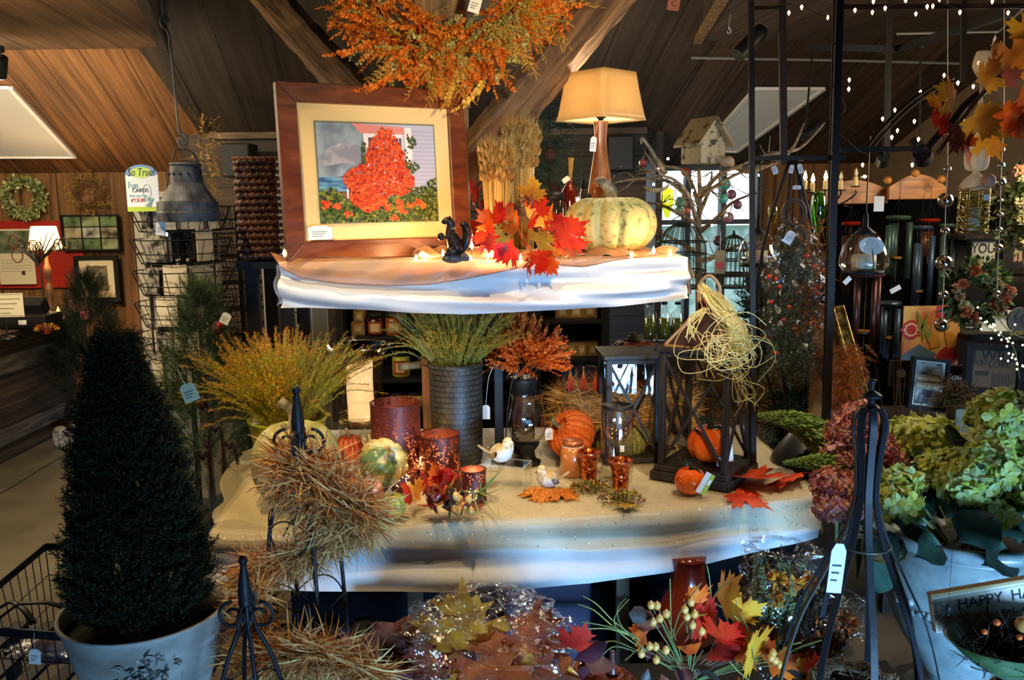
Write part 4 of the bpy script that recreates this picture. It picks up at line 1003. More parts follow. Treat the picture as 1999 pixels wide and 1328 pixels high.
LRED = leafmat('leaf_red', H('8e1610'), H('c9301a')); LOR = leafmat('leaf_orange', H('b8400f'), H('e2701c')); LYE = leafmat('leaf_yellow', H('c8791a'), H('e8b035')); LDK = leafmat('leaf_dark', H('20231c'), H('3a332c'))
LBR = leafmat('leaf_brown', H('5a2a1c'), H('8a4a34')); LPU = leafmat('leaf_plum', H('3a1a22'), H('5e2c33')); LGR = leafmat('leaf_green', H('4a5422'), H('7c8238')); LCR = leafmat('leaf_scarlet', H('c4160e'), H('ee4520'))
BERY = plain('golden_berry', H('d89a3a'),.25, vary=.25, scale=60)
def berries(t, pts, R, m=None, stem_from=None):
    for q in pts:
        b = MB(); b.sphere(q, R, 12, sz=1.1); b.lathe([(R*.3,0),(R*.1, R*.35)],6,(q[0], q[1], q[2]+R)); o = b.build('berry', m or BERY, t, smooth=True)
        if stem_from is not None:
            a = Vector(stem_from); c = Vector(q); k = MB(); k.tube([a, a.lerp(c, .5)+Vector((0,0,.008)), c],.0011,5, k=3); k.build('stem', STEMG, o)
def grassblades(t, c, N, ln, m, seed, dirs=(0,0,1), spread=.8, w=.02, name='grass_blade', bend=.6):
    r = np.random.default_rng(seed); b = MB(); D = _q(dirs)[None]+r.normal(0, spread*.5,(N, 3))
    b.inst(T_blade(w, bend, 6), np.tile(_q(c),(N, 1))+r.normal(0,.006,(N, 3)), D, r.uniform(0,6, N), r.uniform(ln*.6, ln, N)); return b.build(name, m, t)
GB = island('grass_blade_green', [H('56642a'), H('8a9446'), H('a3a25a')],.5)
p = at(868,1002)
t = thing('leaf_pick', 'autumn pick of orange leaves and golden berries by the smallest copper votive', 'floral pick', p)
leaves(t, (-.02,.03,.03),8,.055,[LOR, LRED, LYE, LOR, LBR], MAPLE, .05,.075, seed=3, flat=1.1)
leaves(t, (0,.01,.012),12,.06,[LDK, LBR, LDK, LPU], OAK, .04,.065, 'dark_leaf', flat=.5, seed=5)
for q, rr, m in (((-.005,-.02,.05),.5, LOR),((-.04,0,.075),1.2, LRED),((.0,.03,.09),-.2, LCR),((-.09,.0,.05),.9, LCR)):
    b = MB(); b.inst(MAPLE2,[q],[(q[0]*4,-.4,.8)],[rr],[.062]); b.build('leaf', m, t)
berries(t, [(.045,-.03,.052),(.058,-.04,.035),(.072,-.03,.050),(.050,-.05,.025),(.028,-.05,.022),(.078,-.045,.022),(.035,-.03,.062)],.0115, stem_from=(.02,-.01,.03))
b = MB(); b.lathe([(.001,0),(.014,.008),(.019,.025),(.013,.045),(.004,.058)],16,(-.02,-.02,.035), k=2); b.build('pear', plain('russet_pear', H('8a3316'),.3, vary=.3, scale=30), t, smooth=True)
grassblades(t, (.095,.0,.06),14,.13, GB, 8,(.25,-.5,.1),.25,.03, bend=-.6)
grassblades(t, (.02,-.02,.02),10,.07, GB, 9,(.3,-1,.1),.5,.03, bend=-.3)

# birds
def bird(name, label, p, rot, s, wingdark, tail_side):
    t = thing(name, label, 'figurine', p, rot, group='painted bird figurines', s=s)
    CR_ = two('cream_bird_paint', H('c9a86a'), H('efe9d8'),26,.35,.38,.52)
    OC = two('ochre_crown', H('b98a35'), H('e2cb92'),30,.4)
    b = MB(); b.tube([(-.030,0,.020),(-.022,0,.024),(-.006,0,.030),(.010,0,.036),(.020,0,.046),(.024,0,.056),(.027,0,.066),(.026,0,.073)],[.008,.021,.030,.031,.024,.020,.0165,.006],20, k=5); b.build('body', CR_, t, smooth=True)
    b = MB(); b.tube([(.014,0,.062),(.021,0,.068),(.028,0,.070),(.036,0,.066)],[.010,.0135,.0125,.005],14, k=4); b.build('crown', OC, t, smooth=True)
    b = MB(); b.tube([(-.024,0,.026),(-.045,0,.036),(-.068,0,.050),(-.074,0,.054)],[.010,.0085,.008,.003],10, k=3, flat=(1,.4)); b.build('tail', plain('tail_tan', H('a98c5c'),.45, vary=.3, scale=60), t, smooth=True)
    for sg in (-1,1):
        b = MB(); b.tube([(.012, sg*.021,.040),(-.004, sg*.0245,.032),(-.022, sg*.018,.024),(-.034, sg*.010,.020)],[.009,.012,.009,.003],12, k=4, flat=(.35,1) if False else (.5,1)); b.build('wing', wingdark, t, smooth=True)
        b = MB(); b.sphere((.033, sg*.0125,.062),.0026,8); b.build('eye', plain('bird_eye', (.01,.01,.01),.15), t, smooth=True)
        b = MB(); b.tube([(.002, sg*.008,.008),(.004, sg*.009,.0)],.0018,6)
        for k in (-1,0,1): b.tube([(.004, sg*.009,.001),(.016, sg*.009+k*.005,.001)],.0016,5)
        b.build('foot', DKMET, t)
    b = MB(); b.tube([(.038,0,.060),(.047,0,.0575)],[.0045,.0006],8); b.build('beak', plain('beak_dark', H('3a2a20'),.4), t, smooth=True)
    return t
WD = two('mottled_wing', H('1e1811'), H('8a6a34'),75,.4)
WD2 = two('grey_mottled_wing', H('1c1c1c'), H('9a948a'),75,.4)
pr = at(935,962)                                                # clear riser
RZ = math.radians(-18); t = thing('acrylic_riser', 'clear acrylic riser stand under the taller perched bird', 'display riser', at(990,958)+Vector((0,.045,0)), RZ)
b = MB(); hR = up(990,912, at(990,958)); W_, D_ = .135,.085
b.bbox((-W_/2,-D_/2, hR-.003),(W_/2, D_/2, hR)); b.bbox((-W_/2,-D_/2,0),(-W_/2+.003, D_/2, hR-.003)); b.bbox((W_/2-.003,-D_/2,0),(W_/2, D_/2, hR-.003)); b.build('acrylic', thin_glass('acrylic', (.97,.98,.98),.02,.05,.6), t)
ACR = plain('acrylic_edge', (.55,.52,.45),.2); b = MB()
for x in (-1,1):
    for y in (-1,1): b.bar((x*W_/2, y*D_/2,0),(x*W_/2, y*D_/2, hR),.0015)
    b.bar((x*W_/2,-D_/2, hR),(x*W_/2, D_/2, hR),.0015); b.bar((-W_/2, x*D_/2, hR),(W_/2, x*D_/2, hR),.0015)
b.build('acrylic_rim', ACR, t)
q = at(990,958)+Vector((-.02,.045, hR+.001))
bird('bird_figurine', 'cream bird figurine with brown wing perched on the clear riser', q, math.radians(-12),1.0, WD, -1)
bird('bird_figurine', 'cream bird figurine with pale tail raised sitting on the glitter leaf', at(1072,962)+Vector((0,.03,.004)), math.radians(192),.92, WD2,1)

# glitter maple leaf
def maple_solid(label, name, p, size, rot, m, cat='leaf decoration', curl=.2, th=.002, kids_=None, tmpl=None):
    b = MB(); T = tmpl or T_maple(curl); V = T[0]*size; b.add(V, T[1]); o = b.build(name, m, None, smooth=False, solid=th); o.location = p; o.rotation_euler = rot; return tag(o, label, cat)
maple_solid('flat orange glitter maple leaf lying on the gold runner', 'glitter_leaf', at(1058,960)+Vector((0,-.0,.016)),.095,(math.radians(-12),0, math.radians(176)), glitter('orange_glitter', [H('9a3a08'), H('f07a12'), H('ffc860')]), tmpl=T_maple(-.25))
maple_solid('second orange glitter maple leaf half under the pale bird figurine', 'glitter_leaf', at(1085,962)+Vector((0,-.005,.012)),.085,(math.radians(-8),0, math.radians(232)), bpy.data.materials['orange_glitter'], tmpl=T_maple(-.25))
# jewelled gold sprays
def jewel(px, py, label, seed, R=.05):
    p = at(px, py); t = thing('jewelled_spray', label, 'floral pick', p, group='green and gold jewelled sprays'); r = np.random.default_rng(seed); N = 260
    d = rnd_dirs(N, .0,1, r); b = MB(); b.inst(T_leaf(.5), d*R*r.uniform(.1,1,(N, 1))*[1.3,1,.45], d+r.normal(0,.4,(N, 3)), r.uniform(0,6, N), r.uniform(.009,.02, N))
    b.build('glitter_leaf', glitter('green_gold_glitter', [H('4c4a12'), H('9a8c2a'), H('d8c060'), H('4e6a34')],500), t)
    b = MB(); b.inst(BALL, d[:40]*R*[1.2,.9,.5], d[:40], None, r.uniform(.003,.006,40)); b.build('bead', glitter('bead_glitter', [H('a04a18'), H('d88a3a'), H('7a5a8a'), H('5a9a6a')],200), t, smooth=True)
jewel(1150,955, 'jewelled green-gold spray round the foot of the left copper votive', 2)
jewel(1212,978, 'jewelled green-gold spray in front of the right copper votive', 3,.058)
maple_solid('small gold glitter leaf hanging toward the table edge', 'glitter_leaf', at(1222,985)+Vector((0,-.01,.008)),.06,(math.radians(6),0, math.radians(170)), glitter('gold_glitter', [H('8a6a14'), H('d8b040'), H('f4e08a')]), tmpl=T_maple(-.15))
# mercury votives
MERC, nt, n, l, bs = _nt('copper_mercury_glass'); _set(bs, **{'Base Color': c4(H('c0481c')), 'Metallic': .85, 'Roughness': .12}); tx = _noise(n, l, 90,4); _bump(n, l, bs, tx.outputs[0],.7,.004)
r_ = _ramp(n, l, tx.outputs[0],[(.35, H('5a1a0a')),(.5, H('c2501c')),(.68, H('f0a060'))]); l.new(r_.outputs[0], bs.inputs['Base Color'])
def votive(px, pyb, pyt, wpx, label):
    p = at(px, pyb); s = sc(p); R = wpx*s/2; h = up(px, pyt, p)
    t = thing('votive_holder', label, 'candle holder', p+Vector((0, R, 0)), group='copper mercury glass votives')
    b = MB(); b.lathe([(R*.55,0),(R*.62,.002),(R*.66, h*.3),(R*.72, h*.7),(R, h*.97),(R, h),(R*.96, h),(R*.66, h*.7),(R*.6, h*.2),(.001, h*.15)],32, k=3, rib=(16,.05)); b.build('glass_cup', MERC, t, smooth=True)
    b = MB(); b.lathe([(R*.99, h-.001),(R*1.01, h),(R*.97, h+.001)],32, cap=False); b.build('rim', plain('silvered_rim', H('b9b2a8'),.15,.9), t, smooth=True)
votive(1152,948,889,46, 'copper mercury glass votive next to the amber candle jar')
votive(1214,965,906,50, 'copper mercury glass votive in front of the glass cylinder')
# amber jar
p = at(1120,934); R = 25*sc(p); h = up(1120,866, p)
t = thing('candle_jar', 'amber candle jar with a copper lid and twine beside the knitted orange pumpkin', 'jar', p+Vector((0, R, 0)))
b = MB(); b.lathe([(R*.9,0),(R, .004),(R, h*.72),(R*.8, h*.84)],28); b.build('jar', plain('amber_wax', H('b06a34'),.18, **{'Coat Weight': .6}), t, smooth=True)
b = MB(); b.lathe([(R*.82, h*.84),(R*.84, h),(.001, h)],28); b.build('lid', plain('copper_lid', H('a05a38'),.35,.5), t, smooth=True)
b = MB(); b.tube([(R*.83*math.cos(a), R*.83*math.sin(a), h*.84) for a in np.linspace(0,6.283,16)],.0014,5); b.build('twine', STRING, t)
# knitted pumpkins
def knit(name, label, p, R, h, m, rot, ribs=18):
    b = MB(); t = thing(name, label, 'pumpkin', p, rot, group='knitted pumpkins')
    for i in range(ribs):                                          # one fat rope of knitting after another
        a = 6.283*i/ribs; pts = []
        for j in range(9):
            u = -1.35+2.7*j/8; rr = R*(.18+.82*max(0, math.cos(u))**.7)*.86; pts.append((rr*math.cos(a), rr*math.sin(a), h/2+h*.46*math.sin(u)))
        b.tube(pts, [R*.10, R*.17, R*.185, R*.19, R*.19, R*.19, R*.185, R*.17, R*.10],8, k=4)
    b.lathe([(R*.1, h*.02),(R*.8, h*.25),(R*.88, h*.5),(R*.8, h*.75),(R*.1, h*.95)],24)
    m_ = b.build('knitting', m, t, smooth=True)
    b = MB(); b.tube([(0,0, h*.86),(0,0, h*1.1),(R*.12,0, h*1.32)],[R*.12, R*.09, R*.1],8, k=3); b.build('stem', two('olive_stem', H('5d5530'), H('9c935c'),50,.7), t, smooth=True); return t
KOR = two('orange_knit', H('c9500f'), H('f5802e'),160,.9, bump=1.0, stretch=(1,1,3)); KGR = two('sage_knit', H('6d6a2e'), H('a09a58'),160,.9, bump=1.0)
p = at(1122,905); R = 47*sc(p)
t = knit('knitted_pumpkin', 'orange cable knit pumpkin tipped toward the left with a tag on its stem', p+Vector((0,.06, R*.98)), R, R*1.45, KOR, (0,0,0)); t.rotation_euler = (math.radians(20), math.radians(-52),0); t.location = p+Vector((.035,.06, R*.70))
price_tag(t, (-.02,-.02, R*1.9),.03,.04,(0,1.0,.4), top=(0,0, R*1.8))
p = at(1215,897); knit('knitted_pumpkin', 'sage green knit pumpkin behind the glass cylinder', p+Vector((0,.06,0)),50*sc(p),55*sc(p), KGR, .3)
# clear vase on black foot
p = at(1030,908); z = lambda y: up(1030, y, p)
t = thing('hurricane_vase', 'clear bulb shaped glass hurricane on a black turned foot', 'vase', p+Vector((0,.03,0)))
s = sc(p); b = MB(); b.lathe([(.020, z(868)),(.046, z(862)),(.062, z(845)),(.066, z(825)),(.058, z(800)),(.052, z(785)),(.058, z(770))],36, k=4, cap=False); b.build('glass', GLASS, t, smooth=True)
b = MB(); b.lathe([(.046,0),(.047,.006),(.030,.014),(.024, z(885)),(.040, z(872)),(.042, z(868))],28); b.build('foot', BLACK, t, smooth=True)
# orange eucalyptus in black vase, leather handle
p = at(1022,892); p.y += .06; z = lambda y: up(1022, y, p)
t = thing('orange_foliage_vase', 'bushy orange foliage standing in a black bottle vase', 'vase', p)
b = MB(); b.lathe([(.035,0),(.040,.02),(.042,.10),(.038, z(800)),(.030, z(780)),(.046, z(755)),(.052, z(738)),(.03, z(736))],28, k=3); b.build('vase', BLACK, t, smooth=True)
SP = T_spray(T_leaf(.9,.1),18,.15,1.0,4)
N = 230; d = rnd_dirs(N, -.45,1); c = _q([(.01,0, z(705))]); r = RNG
b = MB(); b.inst(SP, c+d*[.055,.05,.05], d+[0,0,.35], U(0,6, N), U(.075,.125, N)); b.build('foliage', island('orange_eucalyptus', [H('a83c0c'), H('dc6820'), H('f08c40'), H('c8581a')],.5, trans=.3), t)
b = MB()
for i in range(14): b.tube([(0,0, z(750)), tuple(c[0]+d[i]*.06)],.0015,4)
b.build('stem', STEMB, t)
p2 = at(975,895); p2.y += .05; zz = lambda y: up(975, y, p2)
t = thing('tall_black_lantern', 'narrow black metal holder with a brown leather strap beside the basket vase', 'candle holder', p2)
b = MB(); b.bbox((-.016,-.02,0),(.016,.02, zz(700))); b.build('body', BLACK, t, bevel=.003)
b = MB(); b.tube([(.022,-.032, zz(860)),(.030,-.034, zz(800)),(.045,-.034, zz(745)),(.055,-.034, zz(728)),(.040,-.034, zz(722)),(.028,-.034, zz(735))],.016,8, k=4, flat=(.15,1), up=(0,1,0)); b.build('leather_strap', plain('brown_leather', H('3d1d12'),.45, bump=.2, scale=90), t, smooth=True)
b = MB(); b.tube([(-.018,-.033, zz(715)),(-.034,-.036, zz(735)),(-.045,-.04, zz(785))],.0008,4, k=4); b.build('hang_string', STRING, t); price_tag(t, (-.045,-.04, zz(786)),.028,.05, marks=False)
# glass cylinder with wine goblet
p = at(1208,945); z = lambda y: up(1208, y, p); R = 32*sc(p)
t = thing('wine_tumbler', 'clear glass cylinder with a wine cup inside and a dark bow on its lid', 'tumbler', p+Vector((0, R, 0)))
b = MB(); b.lathe([(R*.98,0),(R, .003),(R, z(806)),(R*.97, z(803))],36, cap=False); b.build('outer_glass', thin_glass('tumbler_glass', (.95,.95,.93),.03,.10,.9), t, smooth=True)
b = MB(); b.lathe([(.008, z(880)),(.028, z(865)),(R*.84, z(845)),(R*.86, z(820)),(R*.82, z(806))],28, k=3, cap=False); b.lathe([(.006, z(930)),(.006, z(882))],12); b.build('inner_cup', thin_glass('cup_glass', (.94,.92,.86),.05,.12,.8), t, smooth=True)
b = MB(); b.lathe([(.007, z(905)),(.008, z(878))],12); b.build('stopper', BLACK, t, smooth=True); b = MB(); b.lathe([(R*.98, z(803)),(R, z(799)),(.001, z(798))],28); b.build('lid', BLACK, t, smooth=True)
b = MB()
for sx in (-1,1): b.tube([(0,-R*.6, z(798)),(sx*.03,-R*.6, z(797)),(sx*.052,-R*.6, z(789))],[.004,.008,.002],8, k=3, flat=(1,.4))
b.sphere((0,-R*.6, z(798)),.007,8); b.build('bow', plain('dark_ribbon', H('2a2320'),.6), t, smooth=True)
COLS = [plain('print_red', H('a8301a'),.5), plain('print_gold', H('b8862a'),.5), plain('print_plum', H('4a2348'),.5)]
for i in range(16):
    a = -1.57+(i % 6-2.5)*.28; zz_ = z(838+ (i//6)*9); b = MB(); b.box((R*1.005*math.cos(a), R*1.005*math.sin(a), zz_),(.004,.0006,.006), rz=a+1.57+.2*(i % 3)); 
    o = b.build('printed_mark', COLS[i % 3], t)
# small printed words on the tumbler
b = MB(); b.bbox((.006,-R*.5, z(887)),(.02,-R*.48, z(875))); b.build('paper_tag', PAPER, t)
# hay bale with things on it
STRAW = island('straw_warm', [H('8a6024'), H('c9984a'), H('e6bc6c'), H('a8743a')],.7)
pb = at(1100,900); pb2 = at(1350,895)
yb = 3.02; bx0, bx1 = P(1098,830, yb).x, P(1352,830, yb).x; bz = P(1200,775, yb).z
t = thing('hay_bale', 'small raffia covered hay bale at the back of the lower table', 'hay bale', ((bx0+bx1)/2, yb+.15, TZ)); w_, h_ = (bx1-bx0), bz-TZ
b = MB(); b.box((0,0, h_/2),(w_, .28, h_-.01)); b.build('core', plain('hay_core', H('7a5626'),.9, vary=.4, scale=60, bump=.6), t, bevel=.02)
N = 3400; r = RNG; u = r.uniform(-.5,.5,(N, 3)); fc = r.integers(0,4, N)
pos = np.column_stack([u[:, 0]*w_, u[:, 1]*.28,(u[:, 2]+.5)*h_]); pos[fc == 0,2] = h_; pos[fc == 1,1] = -.142; pos[fc == 2,0] = -w_/2-.002; pos[fc == 3,0] = w_/2+.002
D = np.column_stack([r.normal(0,1, N), r.normal(0,.3, N), r.normal(0,.5, N)])
pos += r.normal(0,.003,(N, 3)); b = MB(); b.inst(T_blade(.022,.12,4), pos, D, r.uniform(0,6, N), r.uniform(.03,.08, N)); o = b.build('raffia', STRAW, t); o['kind'] = 'stuff'
BT = TZ+h_+.004
pc = Vector((P(1140,760, yb+.06).x, yb+.08, BT))
t = thing('tree_box', 'clear box of three orange and yellow bottle brush trees on the hay bale', 'box', pc)
b = MB(); b.bbox((-.078,-.045,0),(.078,.045,.105)); b.build('acetate_box', thin_glass('acetate', (.97,.97,.97),.04,.10,.7), t)
for i, x in enumerate((-.048,0,.046)):
    b = MB(); N = 700; r = RNG; zz = r.random(N); a = r.uniform(0,6.283, N); rr = .021*(1-zz)
    b.inst((_q([(-.08,0,0),(.08,0,0),(0,1,0)]),[(0,1,2)]), np.column_stack([x+0*zz, 0*zz, .012+zz*.08]), np.column_stack([np.cos(a), np.sin(a),-.25+0*a]), r.uniform(0,6, N), np.maximum(rr, .003))
    m, nt, n, l, bs = _nt('candy_corn_bristle'); tc = n.new('ShaderNodeTexCoord'); sp_ = n.new('ShaderNodeSeparateXYZ'); l.new(tc.outputs['Object'], sp_.inputs[0]); mr = n.new('ShaderNodeMapRange'); l.new(sp_.outputs[2], mr.inputs[0]); mr.inputs[1].default_value = .01; mr.inputs[2].default_value = .095
    rp = _ramp(n, l, mr.outputs[0],[(0, H('d8401a')),(.4, H('ee6a1c')),(.62, H('f49a2c')),(.9, H('f2dca8'))]); l.new(rp.outputs[0], bs.inputs['Base Color']); l.new(rp.outputs[0], bs.inputs['Emission Color']); bs.inputs['Emission Strength'].default_value = 0; _set(bs, Roughness=.8)
    o = b.build('bottle_brush_tree', m, t); b = MB(); b.lathe([(.010,0),(.010,.008),(.003,.010),(.003,.02)],12,(x, 0,.002)); b.build('base', plain('red_base', H('8a2014'),.5), o)
pc = Vector((P(1238,757, yb+.1).x, yb+.13, BT)); R = 53*sc(pc)
pumpkin('rusty_pumpkin', 'rust coloured ribbed metal pumpkin with a square stem on the hay bale', 'pumpkin', pc, R, P(1238,660, pc.y).z-BT, two('rust_metal', H('3a1208'), H('8a3416'),40,.6,.4,.6, bump=.4, metal=.3), STEMP, 12,.10, stem=[(0,0, R*1.75),(0,0, R*2.05)])

# ------------------------------------------------------------------ lanterns
LWOOD = wood('lantern_wood', H('17120f'), H('2e2520'), axis=(8,8,1), scale=4, rough=.55)
def lantern(name, label, p, rz, w, hbase, htop, roof=None, group='dark wooden lanterns', post=.020, glassm=None, basew=1.2):
    t = thing(name, label, 'lantern', p, rz, group)
    b = MB(); b.bbox((-w*basew/2,-w*basew/2,0),(w*basew/2, w*basew/2, hbase*.6)); b.build('base', LWOOD, t, bevel=.003)
    b = MB(); b.bbox((-w*.54,-w*.54, hbase*.6),(w*.54, w*.54, hbase)); b.build('base_step', LWOOD, t, bevel=.003)
    for x in (-1,1):
        for y in (-1,1):
            b = MB(); q = w/2-post/2; b.bbox((x*q-post/2, y*q-post/2, hbase),(x*q+post/2, y*q+post/2, htop)); b.build('corner_post', LWOOD, t, bevel=.0015)
    for a in range(4):
        M_ = Matrix.Rotation(a*math.pi/2,3, 'Z'); q = w/2-post/2; b = MB(); f = lambda x, z_: M_ @ Vector((x, -q, z_))
        b.bar(f(-q, hbase+.008), f(q, htop-.01),.009,.008, up=tuple(M_ @ Vector((0,1,0)))); b.bar(f(q, hbase+.008), f(-q, htop-.01),.009,.008, up=tuple(M_ @ Vector((0,1,0)))); b.bar(f(-q, htop-.008), f(q, htop-.008),.016); b.build('cross_brace', LWOOD, t)
        b = MB(); b.prism([M_ @ Vector((x, -q+.006, z_)) for x, z_ in ((-q, hbase),(q, hbase),(q, htop),(-q, htop))], M_ @ Vector((0,.001,0))); b.build('pane', thin_glass('lantern_pane', (.98,.98,.97),.02,.012,.35), t)
    b = MB(); b.bbox((-w*.56,-w*.56, htop),(w*.56, w*.56, htop+.016)); b.build('top_plate', LWOOD, t, bevel=.003)
    return t
fl_ = at(1268,934); fr_ = at(1424,962); dv = fr_-fl_; w_base = dv.length; rz = math.atan2(dv.y, dv.x); nrm = Vector((-math.sin(rz), math.cos(rz),0))
c0 = (fl_+fr_)/2+nrm*w_base/2; w = w_base/1.16; ht = P(1340,690,(c0-nrm*w*.4).y).z-TZ
t = lantern('wood_lantern', 'larger dark wooden lantern with crossed braces holding a glass pumpkin', c0, rz, w, .045, ht, basew=1.16); LAN = t
b = MB(); rh = .10
b.add([(-w*.44,-w*.44, ht+.016),(w*.44,-w*.44, ht+.016),(w*.44, w*.44, ht+.016),(-w*.44, w*.44, ht+.016),(-.03,-.03, ht+.016+rh),(.03,-.03, ht+.016+rh),(.03,.03, ht+.016+rh),(-.03,.03, ht+.016+rh)],[(0,1,5,4),(1,2,6,5),(2,3,7,6),(3,0,4,7),(4,5,6,7),(3,2,1,0)]); b.build('roof', plain('brown_roof', H('2c130b'),.45), t)
b = MB()
for a in range(4):
    M_ = Matrix.Rotation(a*math.pi/2,3, 'Z'); b.bar(M_ @ Vector((-w*.44,-w*.44, ht+.02)), M_ @ Vector((-.03,-.03, ht+.018+rh)),.007); b.bar(M_ @ Vector((-w*.44,-w*.44, ht+.019)), M_ @ Vector((w*.44,-w*.44, ht+.019)),.006)
b.build('roof_edge', plain('tan_edge', H('8a6a44'),.6), t)
b = MB(); b.lathe([(.03, ht+.016+rh),(.026, ht+rh+.035),(.034, ht+rh+.045),(.022, ht+rh+.06),(.006, ht+rh+.07)],20); b.build('finial', plain('copper_finial', H('8a4a24'),.25,.8), t, smooth=True)
b = MB(); zz = ht+rh+.03; pts = [(.031*k_, 0,0) for k_ in ()]; 
rp = [(-.030,0, zz-.02),(-.034,0, zz+.03),(-.030,0, zz+.075),(0,0, zz+.105),(.034,0, zz+.075),(.036,0, zz+.03),(.030,0, zz-.02)]
b.tube(rp, .0072,8, k=8, twist=.35, flat=(1,.75)); b.build('rope_handle', plain('rope', H('94795a'),.9, bump=.6, scale=200), t, smooth=True)
lantern('wood_lantern', 'smaller weathered lantern standing behind the glass cylinder', at(1232,902)+Vector((0,.075,0)), math.radians(3),106*sc(at(1232,902)),.02, P(1232,698,2.92).z-TZ, basew=1.05)
# glass pumpkins
GP, nt, n, l, bs = _nt('orange_glass'); _set(bs, **{'Base Color': c4((1.0,.13,.008)), 'Roughness': .06, 'Transmission Weight': .22, 'IOR': 1.3, 'Coat Weight': .8}); tx = _noise(n, l, 120,3); _bump(n, l, bs, tx.outputs[0],.35,.003)
GST = plain('dark_green_glass', H('0d2416'),.12)
def glass_pump(p, R, h, label):
    t = thing('glass_pumpkin', label, 'glass pumpkin', p, group='orange glass pumpkins'); b = MB(); prof = []
    for i in range(20):
        a = -math.pi/2+math.pi*i/19; rr = max(0, math.cos(a))**.75; dip = .12*math.exp(-(rr/.28)**2); prof.append((rr*R+1e-5,(math.sin(a)*.5+.5-(dip if a > 0 else -dip*.3))*h))
    b.lathe(prof, 48, rib=(8,.07)); b.build('body', GP, t, smooth=True)
    b = MB(); b.tube([(0,0, h*.86),(.002,0, h*1.04),(-R*.2,-R*.1, h*1.16),(-R*.4,-R*.2, h*1.08)],[R*.16, R*.14, R*.12, R*.03],10, k=4)
    b.tube([(0,0, h*.95),(R*.35,-R*.3, h*1.0),(R*.6,-R*.55, h*.85)],[R*.10, R*.16, R*.03],8, k=4, flat=(1,.4)); b.tube([(0,0, h*1.02),(-R*.35,-R*.1, h*1.25),(-R*.5,-.0, h*1.1)],[R*.05, R*.22, R*.03],8, k=4, flat=(1,.5)); b.build('stem', GST, t, smooth=True); return t
q = c0+Vector((.012,-.01,.047)); R = 44*sc(q)
t = glass_pump(q, R, R*1.62, 'larger orange glass pumpkin inside the dark wooden lantern')
price_tag(t, (.033,-R-.01, R*1.2),.036,.065,(0,-.1,0), top=(0,-R*.5, R*1.6)); price_tag(t, (.018,-R-.006, R*.5),.026,.03,(0,0,0), name='lower_tag', marks=False)
q = at(1353,974); R = 31*sc(q); t = glass_pump(q+Vector((0, R, 0)), R, R*1.75, 'smaller orange glass pumpkin in front of the lantern with a white and lime tag')
b = MB(); E = Euler((0,.55,.2)).to_matrix(); b.prism([E @ Vector(v)+Vector((.035,-R-.004, R*1.0)) for v in ((-.016,0,-.034),(.016,0,-.034),(.016,0,.034),(-.016,0,.034))],(0,.001,0)); o = b.build('tag', PAPER, t, label='white and lime printed tag')
b = MB(); b.prism([E @ Vector(v)+Vector((.035,-R-.0055, R*1.0)) for v in ((.002,0,-.034),(.016,0,-.034),(.016,0,.034),(.002,0,.034))],(0,.0005,0)); b.build('lime_band', plain('lime_print', H('a9b82a'),.6), o)
b = MB(); b.prism([E @ Vector(v)+Vector((.035,-R-.006, R*1.0)) for v in ((.004,0,.0),(.013,0,.0),(.013,0,.018),(.004,0,.018))],(0,.0003,0)); b.build('barcode_patch', WHITE, o)
# scarlet cloth-like maple leaf
BIGLEAF = leafmat('velvet_red_leaf', H('c42c0e'), H('ee5a20'),.25,.6)
def bigleaf(label, p, size, rot, T, m=BIGLEAF, nm='silk_leaf'):
    b = MB(); b.add(T[0]*size, T[1]); o = b.build(nm, m, None, smooth=False, solid=.0012); o.location = p; o.rotation_euler = rot; return tag(o, label, 'silk leaf', 'large red silk maple leaves')
bigleaf('large red silk maple leaf spread at the right end of the table', at(1450,950)+Vector((0,.03,.02)),.155,(math.radians(6), math.radians(-8), math.radians(-118)), T_maple(.3))
bigleaf('large red orange silk leaf curling over the table corner', at(1565,945)+Vector((.0,.02,.035)),.150,(math.radians(-24), math.radians(10), math.radians(62)), T_maple(-.35))
bigleaf('red silk maple leaf pointing down the cloth beside the lantern', at(1435,968)+Vector((0,.0,.012)),.115,(math.radians(-10),0, math.radians(-132)), T_maple(-.2))
# ================================================================== LEFT SIDE OF THE SHOP
def wallart(name, label, cat, x0, y0, x1, y1, Y, border, fm, mm, group=None, th=.025, tilt=0):
    """framed piece facing the camera; pixel box at distance Y; returns (thing, w, h) with its origin at the bottom centre"""
    a = P(x0, y1, Y); c = P(x1, y0, Y); a2 = P(x1, y1, Y); w = abs(a2.x-a.x); h = P(x0, y0, Y).z-a.z
    t = thing(name, label, cat, ((a.x+a2.x)/2, Y, (a.z+a2.z)/2),(tilt, 0,0), group)
    if border > 0:
        bd = border*w; b = MB()
        for q in ([(-w/2,0),(w/2,0),(w/2-bd, bd),(-w/2+bd, bd)],[(w/2,0),(w/2, h),(w/2-bd, h-bd),(w/2-bd, bd)],[(w/2, h),(-w/2, h),(-w/2+bd, h-bd),(w/2-bd, h-bd)],[(-w/2, h),(-w/2,0),(-w/2+bd, bd),(-w/2+bd, h-bd)]):
            b.prism([(x, -th, z) for x, z in q],(0, th, 0))
        b.build('frame', fm, t)
    b = MB(); e = border*w*.9; b.bbox((-w/2+e, -.012, e),(w/2-e, -.004, h-e)); b.build('panel', mm, t); return t, w, h
def rect(b, t, w, h, u0, v0, u1, v1, y=-.0135, mi=0): b.poly([(-w/2+u0*w, y, v0*h),(-w/2+u1*w, y, v0*h),(-w/2+u1*w, y, v1*h),(-w/2+u0*w, y, v1*h)], mi)
